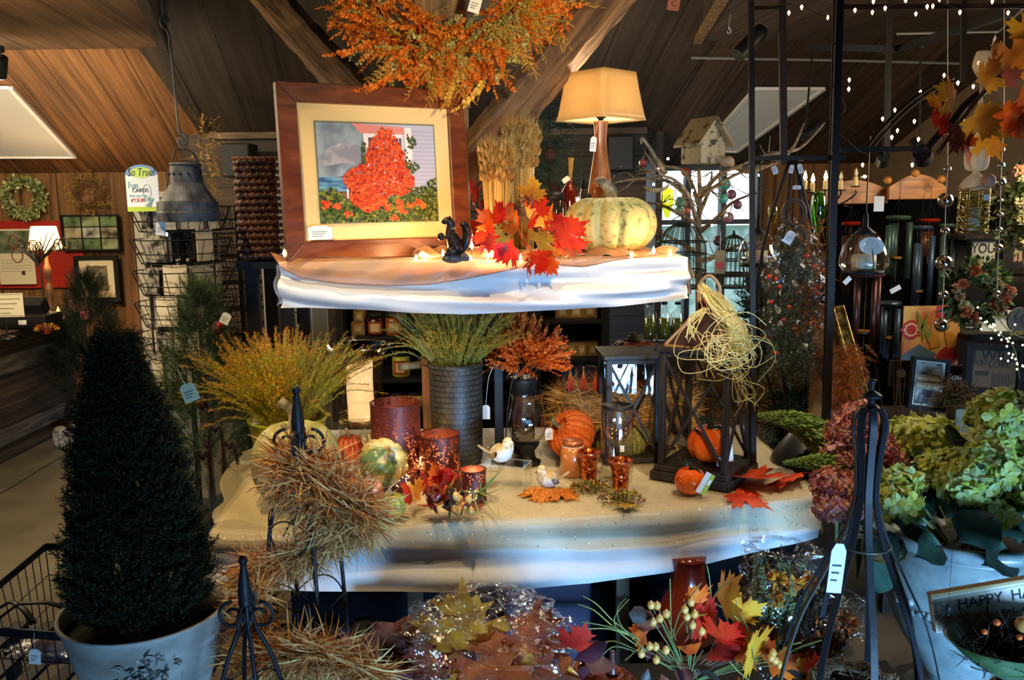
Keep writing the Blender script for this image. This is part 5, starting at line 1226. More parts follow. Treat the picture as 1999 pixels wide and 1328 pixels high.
BLKF = plain('black_frame_paint', (.010,.009,.009),.6, **{'Specular IOR Level': .2}); PHOTO = two('garden_photo', H('1d2a1a'), H('8f9a7a'),9,.4,.35,.65, detail=8); PHOTO2 = two('dark_photo', H('15130f'), H('8a8064'),22,.4,.35,.65, detail=8)
CREAM = plain('cream_card', H('e0d6b4'),.8)
CNT = planks('counter_boards', (H('2c2018'), H('4a382a'), H('6b5846')),.21, a=(0,0,1), g=(0,1,0), off=.2)
c1 = on(187,606,.90); xt = c1.x; cb = on(78,868,0.0)
t = thing('shop_counter', 'long weathered board shop counter with slanting front', 'counter', (0,0,0))
b = MB(); b.prism([(xt-.06,3.4,.86),(xt-.06, c1.y, .86),(cb.x, c1.y-.12,0),(cb.x, 3.4,0)],(-1.0,0,0)); b.build('body', CNT, t)
b = MB(); b.bbox((xt-1.3,3.35,.86),(xt, c1.y+.05,.90)); b.build('counter_top', wood('counter_top_wood', H('4a3b2a'), H('6e5a40'), axis=(9,1,9)), t, bevel=.004)
GRYB = wood('pale_weathered_board', H('5b5348'), H('85796a'), axis=(9,1,9))
for z0, z1 in ((.62,.74),(.13,.24)):
    f = lambda z_: xt-.06+(cb.x-xt+.06)*(1-z_/.86); b = MB(); b.prism([(f(z0)+.012,3.4, z0),(f(z0)+.012, c1.y-.25+.1*z0, z0),(f(z1)+.012, c1.y-.25+.1*z1, z1),(f(z1)+.012,3.4, z1)],(-.02,0,0)); b.build('rail_board', GRYB, t)
CT = .902
# red board, calendar, photos on the wall
b = MB(); a = P(-90,564,7.17); c = P(157,430,7.17); b.bbox((a.x, 7.16, a.z),(c.x, 7.185, c.z)); tag(b.build('red_board', plain('red_board_paint', H('a8210f'),.6)), 'bright red panel on the wall behind the counter', 'board')
t, w, h = wallart('wall_calendar', 'wall calendar with a landscape photo on the red panel', 'calendar', 3,447,73,555,7.13,0, BLKF, CREAM)
b = MB(); rect(b, t, w, h, .04,.56,.96,.97); b.build('photo', PHOTO, t); b = MB()
for i in range(5): rect(b, t, w, h, .08,.44-.05*i, .92,.445-.05*i)
rect(b, t, w, h, .62,.17,.72,.24); b.build('print', INK, t)
t, w, h = wallart('photo_collage', 'black framed set of nine garden photographs above the black picture frame', 'picture', 126,419,238,490,7.14,.03, BLKF, BLKF, th=.03)
for i in range(3):
    for j in range(3): b = MB(); rect(b, t, w, h, .04+.32*i, .05+.315*j, .33+.32*i, .33+.315*j); b.build('photo', two('photo_%s' % 'abcdefghi'[i*3+j], H(('1d2a1a', '23301c', '2c2a22', '1a2016')[(i+j) % 4]), H(('9aa97a', 'b3a884', '6f8a5a', 'c9cfc0')[(i*2+j) % 4]),9+i, .4,.35,.6, detail=7), t)
t, w, h = wallart('framed_print', 'black framed dark print with a wide cream mat hanging over the counter end', 'picture', 153,499,238,589,7.13,.10, BLKF, CREAM)
b = MB(); rect(b, t, w, h, .26,.24,.74,.78); b.build('print', PHOTO2, t)
# wall wreaths
def ring_spray(t, c, R, N, T, m, s0, s1, thick=.03, name='foliage', nrm=(0,-1,0), seed=1, tang=.6, arc=(0,6.283)):
    r = np.random.default_rng(seed); a = r.uniform(arc[0], arc[1], N); th = rnd_dirs(N, -1,1, r)
    rad = np.column_stack([np.cos(a),0*a, np.sin(a)]); tn = np.column_stack([-np.sin(a),0*a, np.cos(a)])
    L = _q(c)+rad*R+th*thick*r.random((N, 1)); D = th*.8+rad*.35+tn*tang*r.choice([-1,1],(N, 1))+_q(nrm)*.3
    b = MB(); b.inst(T, L, D, r.uniform(0,6, N), r.uniform(s0, s1, N)); return b.build(name, m, t)
def twigring(t, c, R, m, n=5, th=.006, jit=.012, seed=2):
    r = np.random.default_rng(seed); b = MB()
    for i in range(n):
        o = r.uniform(-jit, jit, 3); a0 = r.uniform(0,6); b.tube([(c[0]+(R+o[0])*math.cos(a)+.004*math.sin(a*5+i), c[1]+o[1]+.006*math.sin(a*3+i), c[2]+(R+o[0])*math.sin(a)) for a in np.linspace(a0, a0+6.283,40)], th, 5)
    b.build('twig_ring', m, t, smooth=True)
q = P(46,386,7.10); t = thing('wall_wreath', 'pale green leafy wreath on the board wall above the red panel', 'wreath', q); twigring(t, (0,0,0),.13, STEMB)
ring_spray(t, (0,0,0),.13,900, T_leaf(.7), island('pale_green_leaf', [H('4f5c2a'), H('8f9c58'), H('c4cf9a')],.5),.02,.038,.055, seed=3)
q = P(170,378,7.10); t = thing('wall_wreath', 'thin gold berried wreath on the board wall above the photo collage', 'wreath', q); twigring(t, (0,0,0),.10, STEMB, 9,.003,.03)
ring_spray(t, (0,0,0),.11,160, T_spray(LEAF, 5,.2), island('gold_berry_leaf', [H('3a2a14'), H('8a6a30'), H('c9a860')],.4),.05,.11,.03, seed=4)
# counter lamp
p = P(100,605,6.2); p.z = CT; z = lambda y: P(100, y, 6.2).z-CT
t = thing('counter_lamp', 'lit table lamp with cream shade on the shop counter', 'lamp', p)
b = MB(); b.lathe([(.05,0),(.055,.02),(.02,.04),(.03, z(565)),(.012, z(550)),(.030, z(530)),(.012, z(512)),(.012, z(490))],20, k=2); b.build('base', plain('carved_lamp_base', H('5a3d20'),.5), t, smooth=True)
b = MB(); n = 28; b.lathe([(30*sc(p), z(487)),(22*sc(p), z(442))], n, cap=False)
LSH = emit('glowing_cream_shade', (1,.62,.26),1.5, H('f0d9a8')); b.build('lamp_shade', LSH, t, smooth=True)
lamp('counter_lamp_glow', 'POINT', p+Vector((0,-.02, z(465))),10,(1,.66,.34), None, .05)
# jewellery tree
p = P(85,600,5.7); p.z = CT; t = thing('jewelry_tree', 'dark metal jewelry tree hung with bracelets on the counter', 'jewelry stand', p); b = MB(); z = lambda y: P(85, y, 5.7).z-CT
b.tube([(0,0,0),(.005,0, z(540)),(-.005,0, z(505))],[.012,.007,.006],8, k=4); b.lathe([(.07,0),(.06,.012),(.012,.02)],16)
ends = []
for i in range(14):
    a = i*2.4; L = .10+.10*RNG.random(); e = (L*math.cos(a), L*.6*math.sin(a), z(470+RNG.uniform(-20,20))); b.tube([(-.004,0, z(510+RNG.uniform(0,12))),(e[0]*.5, e[1]*.5,(z(505)+e[2])/2-.01), e],[.005,.004,.002],5, k=4); ends.append(e)
b.build('branches', DKMET, t)
for i, e in enumerate(ends[:10]):
    b = MB(); R = RNG.uniform(.02,.035); b.tube([(e[0]+R*math.cos(a), e[1], e[2]-R*1.3+R*1.3*math.sin(a)) for a in np.linspace(0,6.283,14)],.004,5); b.build('bracelet', [DKMET, plain('garnet_beads', H('5a140c'),.3), plain('brass_loop', H('6a4a20'),.3,.7)][i % 3], t, smooth=True)
# small counter things
p = P(20,618,5.1); p.z = CT
t = thing('counter_sign', 'small cream sign card in a black stand at the near end of the counter', 'sign', p, .1); b = MB(); b.bbox((-.15,0,.13),(.08,.004,.27)); b.build('card', CREAM, t); b = MB(); b.tube([(-.03,.006,0),(-.03,.006,.29)],.006,6); b.lathe([(.05,0),(.045,.012),(.01,.02)],14,(-.03,.006,0)); b.build('stand', BLACK, t)
b = MB()
for i in range(4): b.bbox((-.135,-.002,.235-.028*i),(.065-.02*i, -.001,.238-.028*i))
b.bbox((-.142,-.002,.137),(.072,-.001,.139)); b.bbox((-.142,-.002,.262),(.072,-.001,.264)); b.build('print', INK, t)
p = P(60,600,5.6); p.z = CT; t = thing('cash_register', 'dark cash register with a small label on the counter', 'cash register', p); b = MB(); b.bbox((-.16,-.1,0),(.14,.12,.09)); b.box((-.02,.03,.13),(.2,.1,.10), rot=(.5,0,0)); b.build('body', BLKF, t, bevel=.01); b = MB(); b.bbox((-.03,-.103,.03),(.02,-.101,.06)); b.build('label', PAPER, t)
p = P(150,585,6.15); p.z = CT; t = thing('pink_card_display', 'pink card sign propped on the counter in front of the black picture frame', 'sign', p, .1); b = MB(); b.box((0,0,.075),(.12,.004,.08), rot=(-.1,0,0)); b.build('card', plain('pink_card', H('c98f84'),.7), t); b = MB(); b.bbox((-.05,-.02,0),(.03,.02,.035)); b.build('holder', BLACK, t)
p = P(165,598,6.0); p.z = CT; t = thing('pink_bag', 'tiny pink gift basket with a handle at the counter end', 'gift bag', p); b = MB(); b.lathe([(.022,0),(.030,.05),(.001,.05)],12, sq=5); b.build('body', plain('pink_paper', H('c46a62'),.6), t); b = MB(); b.tube([(-.028,0,.05),(-.015,0,.075),(.015,0,.075),(.028,0,.05)],.002,5, k=4); b.build('handle', plain('pink_paper2', H('c46a62'),.6), t)
p = P(88,612,5.3); p.z = CT; t = thing('flower_pot', 'small red pot with orange flowers on the counter front edge', 'potted plant', p); b = MB(); b.lathe([(.02,0),(.028,.04),(.001,.04)],14); b.build('pot', plain('rust_pot', H('7a2a16'),.5), t)
N = 160; d = rnd_dirs(N, -.2,1); b = MB(); b.inst(T_leaf(.6), d*[.06,.04,.02]+_q([0,0,.03]), d, U(0,6, N), U(.012,.022, N)); b.build('flowers', island('counter_flowers', [H('4f5a1e'), H('a03a14'), H('c9a030')],.6), t)
p = P(112,590,5.9); p.z = CT; t = thing('flame_candle', 'dark candle with an orange flame shaped bulb on the counter', 'candle', p); b = MB(); b.lathe([(.03,0),(.03,.01),(.008,.02),(.008,.06)],12); b.build('stick', DKMET, t); b = MB(); b.lathe([(.006,.06),(.010,.075),(.001,.1)],10); b.build('flame', emit('flame_orange', (1,.45,.08),3), t)

# owls and pots on the floor
STONE = two('grey_stone', H('5c564c'), H('a39c8e'),40,.8, bump=.4)
def owl(px, py, hp, label, rz):
    p = on(px, py, 0); s = sc(p); h = hp*s; t = thing('owl_figurine', label, 'garden figurine', p, rz, 'stone owls on the floor'); b = MB()
    b.tube([(0,0,0),(0,0, h*.25),(0,0, h*.55),(0,-.003, h*.8),(0,-.006, h*.95),(0,-.006, h)],[h*.28, h*.36, h*.36, h*.32, h*.2, h*.02],18, k=4); b.build('body', STONE, t, smooth=True)
    for sx in (-1,1):
        b = MB(); b.lathe([(h*.09,0),(h*.09, h*.02),(h*.06, h*.03),(.0005, h*.03)],12,(0,0,0)); o = b.build('eye_ring', STONE, t, smooth=True); o.location = (sx*h*.12,-h*.30, h*.76); o.rotation_euler = (math.radians(80),0,0)
        b = MB(); b.sphere((sx*h*.12,-h*.34, h*.77), h*.035,8); b.build('eye', BLACK, t, smooth=True)
    b = MB(); b.tube([(0,-h*.33, h*.72),(0,-h*.40, h*.66),(0,-h*.36, h*.60)],[h*.03, h*.035, h*.005],8, k=2); b.build('beak', STONE, t, smooth=True)
owl(120,871,40, 'larger stone owl figurine on the floor at the counter foot', .5); owl(150,864,38, 'second stone owl close beside the larger owl at the counter foot', .7); owl(161,850,30, 'small dark stone owl peeking from behind the two front owls', .4)
p = on(192,850,0); t = thing('stone_egg', 'tall grey stone bird next to the clay floor pot', 'garden figurine', p); h = 46*sc(p); b = MB(); b.tube([(0,0,0),(0,0, h*.3),(0,0, h*.7),(0,0, h)],[h*.2, h*.27, h*.22, h*.03],16, k=4); b.build('body', STONE, t, smooth=True); b = MB(); b.tube([(0,-h*.2, h*.75),(.01,-h*.33, h*.68)],[h*.06,.002],8); b.build('beak', STONE, t)
p = on(180,842,0)+Vector((.05,.15,0)); t = thing('clay_floor_pot', 'large clay floor pot in the shade under the dark pine', 'pot', p); b = MB(); b.lathe([(.10,0),(.16,.15),(.17,.26),(.15,.30),(.17,.33),(.14,.33),(.13,.28)],28, k=3); b.build('pot', plain('old_clay', H('4a3b2a'),.7, vary=.3), t, smooth=True)
# conifers
def conifer(name, label, p, h, R, cols, N, seed, sprig=.10, z0=0., taper=.8, cat='evergreen', pot=None, T=None, up_=.55, trunk=True, group=None):
    t = thing(name, label, cat, p, group=group); r = np.random.default_rng(seed); u = r.random(N)**.75; u = 1-u if False else u
    zz = z0+(h-z0)*(u); rr = R*np.power(np.maximum(1-u, .0), taper)*(1-.25*np.exp(-u*14))
    a = r.uniform(0,6.283, N); q = np.sqrt(r.uniform(.35,1, N)); cl = 1+.14*np.sin(a*5+zz*31)+.1*np.sin(a*9-zz*47)
    L = np.column_stack([rr*q*cl*np.cos(a), rr*q*cl*np.sin(a), zz]); D = np.column_stack([np.cos(a), np.sin(a), up_+r.uniform(-.4,.6, N)+u])
    b = MB(); b.inst(T or T_sprig(11,.35, seed), L, D, r.uniform(0,6, N), sprig*r.uniform(.6,1.3, N)*(1-.35*u)); b.build('foliage', island(name+'_needles', cols, .7), t)
    if trunk: b = MB(); b.tube([(0,0,0),(0,0, h*.9)],[R*.09,.004],8); b.build('trunk', STEMB, t)
    return t
p = on(395,905,0); p = P(410,900,3.9); p.z = .25; hh = P(412,568,3.9).z-.25
t = conifer('pine_tree', 'light green artificial pine with cones behind the potted topiary', p, hh, .22,[H('1c2a18'), H('35492c'), H('5c7046'), H('2a3a22')],1300,5,.15,.05,.7, T=T_sprig(34,.30,8,.008))
for q in ((395,786,3.72),(408,866,3.7),(425,640,3.78)):
    b = MB(); c = P(*q)-p; b.lathe([(.004,-.03),(.020,-.02),(.026,0),(.018,.02),(.004,.032)],12, c, rib=(6,.2)); b.build('pine_cone', plain('cone_brown', H('4a2818'),.8, bump=.8, scale=90), t)
b = MB(); b.sphere(P(429,634,3.75)-p, .012,8); b.build('red_berry', plain('red_berry', H('b01c14'),.3), t)
b = MB(); b.lathe([(.12,0),(.16,.24),(.14,.24)],20,(0,0,-.25)); b.build('pot', plain('grey_plastic_pot', H('2c2c2a'),.6), t)
price_tag(t, tuple(P(445,612,3.7)-p),.04,.05,(0,.5,0))
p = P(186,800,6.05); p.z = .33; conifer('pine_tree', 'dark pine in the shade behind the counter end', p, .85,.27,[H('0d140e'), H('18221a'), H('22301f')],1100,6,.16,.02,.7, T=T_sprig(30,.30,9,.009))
# hanging black lantern cap on a hook
p = P(369,430,3.2); s = sc(p); z = lambda y: P(369, y, 3.2).z-p.z
t = thing('hanging_lantern', 'black metal bell shaped lantern hung from a long hook', 'lantern', p)
LB = plain('dull_black_metal', (.016,.015,.015),.55,.1, vary=.3, scale=20, **{'Specular IOR Level': .3})
b = MB(); b.lathe([(58*s, z(432)),(59*s, z(415)),(58*s, z(412)),(57*s, z(394)),(52*s, z(393)),(33*s, z(362)),(29*s, z(357)),(29*s, z(324)),(31*s, z(322)),(28*s, z(318)),(10*s, z(316))],40, cap=False); b.build('bell', LB, t, smooth=False)
for i in range(7):
    a = -1.57+(i-3)*.5; b = MB(); b.sphere((29.2*s*math.cos(a),29.2*s*math.sin(a), z(340)),.005,8); b.build('vent_hole', plain('vent_black', (0,0,0),.9), t)
b = MB(); c_ = [(-29*s, 0, z(326)),(-17*s, 0, z(292)),(0,0, z(290)),(17*s, 0, z(298)),(29*s, 0, z(326))]; b.tube(c_, .003,6); b.build('bail', BLACK, t)
for sx in (-1,1): b = MB(); b.tube([(sx*30*s, -.01, z(330)),(sx*40*s, -.01, z(380)),(sx*50*s, -.01, z(430))],.0022,5); b.build('side_wire', BLACK, t)
price_tag(t, (-50*s, -.02, z(432)),.036,.05,(0,.15,0))
t = thing('hanging_hook', 'long black steel hook holding the bell shaped lantern', 'hook', p)
b = MB(); b.tube([(0,0, z(291)),(-8*s, 0, z(286)),(-11*s, 0, z(276)),(-6*s, 0, z(270)),(2*s, 0, z(282)),(6*s, 0, z(272)),(0,0, z(262)),(-8*s, 0, z(248)),(-12*s, 0, z(100)),(-15*s, 0, z(62)),(-24*s, 0, z(52)),(-28*s, 0, z(42)),(-24*s, 0, z(33)),(-14*s, 0, z(34)),(-12*s, 0, z(44))],.0042,8, k=5); b.tube([(-18*s, 0, z(34)),(-22*s, 0, z(28)),(-16*s, 0, z(14)),(-22*s, 0, z(0)),(-22*s, 0,2.30-p.z),(-22*s, 0,2.62-p.z)],.0038,8, k=5); b.build('steel_rod', LB, t, smooth=True)
# card racks
def rack(name, label, px, Y, y0, y1, R, lvls, cards, seed):
    top = P(px, y0, Y); p = Vector((top.x, Y, 0)); t = thing(name, label, 'card rack', p); H_ = top.z; zb = P(px, y1, Y).z; b = MB(); r = np.random.default_rng(seed)
    b.tube([(0,0,0),(0,0, H_)],.014,10); b.lathe([(.28,0),(.28,.02),(.02,.03)],24); b.build('pole', BLACK, t)
    for i in range(lvls):
        zz = zb+(H_-zb)*(i+.15)/lvls; b = MB()
        for k_ in (0,.05,.12): b.tube([((R+k_*.4)*math.cos(a),(R+k_*.4)*math.sin(a), zz+k_) for a in np.linspace(0,6.283,17)],.0028,4)
        for j in range(24):
            a = 6.283*j/24; b.tube([(.02*math.cos(a),.02*math.sin(a), zz),(R*math.cos(a), R*math.sin(a), zz),((R+.05)*math.cos(a),(R+.05)*math.sin(a), zz+.12)],.0022,4)
        b.build('wire_tier', BLACK, t)
        if cards:
            for j in range(8):
                a = 6.283*j/8+.3*i; 
                for k_ in range(2):
                    if r.random() < .25: continue
                    q = R*.72+.03*k_; c = b = MB(); hh = r.uniform(.12,.17); b.box((q*math.cos(a), q*math.sin(a), zz+.01+hh/2),(.115,.006, hh), rot=(0,0, a+1.57)); o = b.build('greeting_card', CARDM[int(r.integers(0,4))], t); 
    return t
CARDM = [plain('card_grey', H('8f8a80'),.6), two('card_dark_print', H('1d1a18'), H('8a8478'),30,.5), plain('card_cream', H('b9ae96'),.6), two('card_photo', H('2c2822'), H('a39a86'),18,.5)]
rack('card_rack', 'black wire spinner rack filled with greeting cards in front of the bright opening', 350,4.5,398,760,.20,6, True, 3)
rack('card_rack', 'empty black wire spinner rack standing against the dark boards', 462,4.7,402,760,.12,7, False, 4)
p = P(281,413,4.25); s = sc(p); t = thing('card_sign', 'arched So True card sign on top of the spinner rack', 'sign', p, math.radians(-6)); w_ = 33*s; h_ = 90*s
pts = [(-w_, 0,0),(w_, 0,0),(w_, 0, h_*.78)]+[(w_*math.cos(a),0, h_*.78+h_*.22*math.sin(a)) for a in np.linspace(.1,3.04,14)]+[(-w_, 0, h_*.78)]
b = MB(); b.prism(pts, (0,.004,0)); b.build('card', plain('sign_white', H('c9d0d4'),.6), t); b = MB(); b.prism([(x, -.0012, z_) for x, y, z_ in pts if z_ > h_*.77],(0,.001,0)); b.build('blue_top', plain('sign_blue', H('5c84b8'),.6), t)
b = MB(); b.bbox((-w_, -.0012,0),(w_, -.0002, h_*.10)); b.build('green_band', plain('sign_green', H('9ab02a'),.6), t)
b = MB(); b.poly([(w_*.68*math.cos(a),-.0022, h_*.83+h_*.115*math.sin(a)) for a in np.linspace(0,6.1,22)]); b.build('green_oval', plain('sign_oval', H('a9c45a'),.6), t)
text(t, 'So True!', .052,(0,-.003, h_*.83), INK, sx=.75, shear=.2)
text(t, 'Fun', .045,(-w_*.55,-.003, h_*.56), plain('sign_teal', H('6aa0a0'),.6), sx=.8); text(t, 'CARDS', .026,(-w_*.12,-.003, h_*.45), INK); text(t, 'that say how', .018,(-w_*.25,-.003, h_*.34), plain('sign_teal2', H('6aa0a0'),.6)); text(t, 'a', .02,(-w_*.7,-.003, h_*.24), INK); text(t, 'YOUR', .026,(-w_*.3,-.003, h_*.24), REDINK); text(t, 'Life', .03,(w_*.35,-.003, h_*.26), plain('sign_teal3', H('6aa0a0'),.6))
b = MB(); b.tube([(w_*.30+.02*math.cos(a),-.003, h_*.42+.035*math.sin(a)) for a in np.linspace(0,6.28,16)],.001,4); b.poly([(w_*.1,-.0025, h_*.12),(w_*.45,-.0025, h_*.08),(w_*.7,-.0025, h_*.3),(w_*.4,-.0025, h_*.2)]); b.build('sketch', plain('sketch_grey', H('6a8088'),.6), t)
# speakers
for (x0, y0, x1, y1, Y, lab) in ((432,279,486,346,6.2, 'black wall speaker above the wire racks'),(1186,264,1238,334,6.2, 'black wall speaker behind the table lamp')):
    a = P(x0, y1, Y); c = P(x1, y0, Y); t = thing('speaker', lab, 'speaker', (a.x, Y, a.z), group='wall speakers'); w_ = c.x-a.x; h_ = c.z-a.z
    b = MB(); b.bbox((0,0,0),(w_, .22, h_)); b.build('cabinet', BLKF, t, bevel=.008); b = MB(); b.bbox((.01,-.008,.012),(w_-.01,.0, h_-.012)); b.build('grille', plain('speaker_cloth', (.03,.032,.035),.9), t); b = MB(); b.sphere((w_*.5,-.009,.03),.005,6); b.build('badge', plain('badge', (.5,.5,.5),.3,.8), t)
# woven basket
a = P(492,503,3.45); c = P(548,312,3.45)
t = thing('woven_basket', 'tall brown braided water hyacinth basket behind the left side of the painting', 'basket', ((a.x+c.x)/2,3.45, a.z)); w_ = c.x-a.x; h_ = c.z-a.z; b = MB()
for i in range(15):
    z_ = h_*(i+.5)/15; pts = []; n = 72
    for j in range(n+1):
        u = j/n*4; sd = int(min(u, 3.999)); f = u-sd; e = .5*w_; e2 = .13
        x, y = [(-e+2*e*f, -e2),(e, -e2+2*e2*f),(e-2*e*f, e2),(-e, e2-2*e2*f)][sd]; pts.append((x, y, z_))
    rad = [h_/15*.55*(1+.35*math.sin(j*1.9+i*2.1)) for j in range(n+1)]; b.tube(pts, rad, 6)
b.build('braided_wall', two('hyacinth_braid', H('2c1409'), H('5e3218'),45,.5, bump=.5), t, smooth=True)
b = MB(); b.tube([(-w_*.62,-.13, h_*1.0),(w_*.5,-.13, h_*1.0),(w_*.5,.13, h_),(-w_*.5,.13, h_),(-w_*.5,-.13, h_)],.007,6); b.build('rim', plain('basket_rim', H('8a4a20'),.6), t)
t = thing('plant_stand', 'black square legged stand under the brown braided basket', 'stand', (0,0,0)); b = MB(); b.bbox((a.x-.02,3.3, a.z-.035),(c.x+.06,3.62, a.z-.008)); b.build('top', BLKF, t)
for x in (a.x+.005, c.x+.0):
    for y in (3.32,3.58): b = MB(); b.bbox((x, y, 0),(x+.05, y+.03, a.z-.035)); b.build('leg', BLKF, t)
# louvred mail shutter
CRS = plain('shutter_grey_white', H('a8a694'),.6, vary=.12)
Y = 3.9; a = P(524,760, Y); c = P(606,505, Y); t = thing('louvered_shutter', 'grey white louvered shutter with numbered pockets under the upper shelf', 'shutter', (a.x, Y, 0), math.radians(-3)); w_ = c.x-a.x; h_ = c.z
b = MB(); b.bbox((0,0,0),(.022,.03, h_)); b.build('rail', CRS, t); b = MB(); b.bbox((w_-.022,0,0),(w_, .03, h_)); b.build('rail', CRS, t); b = MB(); b.bbox((w_, .0,0),(w_+.065,.02, h_*.99)); b.build('side_board', plain('side_board', H('7d7860'),.7), t)
st = (P(560,640, Y).z-P(560,611, Y).z); zz0 = P(560,640, Y).z
for i in range(-14,5):
    zc_ = zz0-i*st
    if zc_ > h_-.05 or zc_ < .1: continue
    b = MB(); b.box((w_/2,.008, zc_+abs(st)/2),(w_-.044,.004, abs(st)*.95), rot=(.35,0,0)); o = b.build('louver', CRS, t)
text(t, '3', .05,(w_*.52,-.012, P(560,620, Y).z), INK); text(t, '4', .05,(w_*.5,-.012, P(560,648, Y).z), INK)

# ================================================================== CANDLE SHELVES UNDER THE UPPER TIER
SHB = plain('shelf_black', (.014,.014,.016),.6, **{'Specular IOR Level': .25})
def shelf_unit(label, x0, x1, Y, ys, ztop, d=.3):
    a = P(x0,600, Y).x; c = P(x1,600, Y).x; t = thing('shelf_unit', label, 'shelf', (a, Y, 0)); w_ = c-a
    for x in (0, w_-.04): b = MB(); b.bbox((x, 0,0),(x+.04, d, ztop)); b.build('side', SHB, t)
    b = MB(); b.bbox((0, d-.01,0),(w_, d, ztop)); b.build('back', plain('shelf_back', (.006,.006,.007),.8), t)
    zs = []
    for y in ys:
        z_ = P((x0+x1)/2, y, Y).z; zs.append(z_); b = MB(); b.bbox((.04,0, z_-.02),(w_-.04, d-.01, z_)); b.build('shelf', SHB, t)
    b = MB(); b.bbox((0,0, ztop),(w_, d, ztop+.02)); b.build('top', SHB, t); return zs
YS = 4.9
z1 = shelf_unit('tall black shelf unit of candle jars between the shutter and the post', 654,1040, YS, (658,740,800),1.55)
z2 = shelf_unit('black shelf unit with boxed candles behind the orange foliage', 1042,1190, YS, (626,702,770),1.55)
def jar(px, py, hp, wp, Y, mb, mlid, label, lab=True, group='candle jars on the black shelves', zb=None):
    p = P(px, py, Y); s = sc(p); 
    if zb is not None: p.z = zb
    h = hp*s; R = wp*s/2; t = thing('candle_jar', label, 'candle jar', p, group=group)
    b = MB(); b.lathe([(R*.93,0),(R, .01),(R, h*.72),(R*.8, h*.80)],20); b.build('jar', mb, t, smooth=True); b = MB(); b.lathe([(R*.82, h*.80),(R*.85, h*.97),(R*.4, h),(.001, h)],20); b.build('lid', mlid, t, smooth=True)
    if lab:
        b = MB(); b.grid(lambda u, v: (R*1.015*math.cos(-1.57+(u-.5)*1.7), R*1.015*math.sin(-1.57+(u-.5)*1.7), h*(.1+.55*v)),9,2); b.build('label', plain('red_check_label', H('c25a2c'),.6), t)
        b = MB(); b.grid(lambda u, v: (R*1.03*math.cos(-1.57+(u-.5)*1.0), R*1.03*math.sin(-1.57+(u-.5)*1.0), h*(.2+.35*v)),7,2); b.build('label_centre', plain('label_cream', H('d9c48a'),.6), t)
        b = MB()
        for k_ in range(10):
            for r_ in (0,1): a = -1.57+(k_/9-.5)*1.65; b.box((R*1.03*math.cos(a), R*1.03*math.sin(a), h*(.12+.48*r_+(.03 if k_ % 2 else 0))),(.005,.002,.006), rz=a+1.57)
        b.build('check_pattern', BLACK, t)
    return t
YJ = YS+.10
jar(735,657,44,34, YJ, plain('plum_wax', H('3a1018'),.2), SHB, 'dark plum candle jar on the top black shelf', zb=z1[0]); jar(771,657,44,36, YJ, plain('amber_wax2', H('9a5a1c'),.2), SHB, 'golden candle jar on the top black shelf', zb=z1[0])
jar(806,657,44,30, YJ, plain('red_wax', H('9a1c1c'),.2), SHB, 'red candle jar half hidden by the post', zb=z1[0]); jar(784,740,50,34, YJ, plain('lime_wax', H('b9b83a'),.25), SHB, 'lime yellow candle jar on the second black shelf', zb=z1[1])
for i, x in enumerate((780,812)): jar(x, 800,28,34, YJ, plain('cream_wax', H('c9a85a'),.3), SHB, ['pale yellow candle jar on the lowest black shelf by the hurricane', 'pale yellow candle jar on the lowest black shelf by the post'][i], False, zb=z1[2])
for i, (x, c_, l_) in enumerate(((962, '9a5a1c', 'amber candle jar behind the olive grass'),(998, 'a81c14', 'bright red candle jar behind the orange foliage'),(1026, '7a5a1c', 'mustard candle jar at the right end of the top shelf'))): jar(x, 657,50,32, YJ, plain('wax_%s' % 'abc'[i], H(c_),.2), SHB, l_, zb=z1[0])
KRAFT = plain('kraft_box', H('9c7a48'),.8); YLB = plain('yellow_label', H('d0a24a'),.7)
def kbox(x0, y0, x1, y1, Y, label, zb=None, n=1):
    a = P(x0, y1, Y); c = P(x1, y0, Y); z_ = zb if zb is not None else a.z; t = thing('gift_box', label, 'box', (a.x, Y, z_)); w_ = c.x-a.x; h_ = c.z-a.z
    b = MB(); b.bbox((0,0,0),(w_, .1, h_)); b.build('carton', KRAFT, t, bevel=.002)
    for i in range(n): b = MB(); e = w_/n; b.bbox((e*i+e*.18,-.0015, h_*.15),(e*i+e*.82,0, h_*.85)); o = b.build('label', YLB, t); b = MB(); b.bbox((e*i+e*.32,-.0025, h_*.3),(e*i+e*.68,-.001, h_*.65)); b.build('label_panel', CREAM, o)
    return z_+h_
zt = kbox(686,632,712,658, YJ, 'small square candle carton with a yellow label on the black shelf', z1[0]); kbox(690,608,710,631, YJ, 'tall candle carton stacked on the square candle carton', zt+.001)
kbox(1084,600,1166,627, YJ, 'kraft tray of three yellow labelled candles on the upper right shelf', z2[0],3); kbox(1084,675,1168,702, YJ, 'kraft tray of candles on the lower right shelf', z2[1],4)
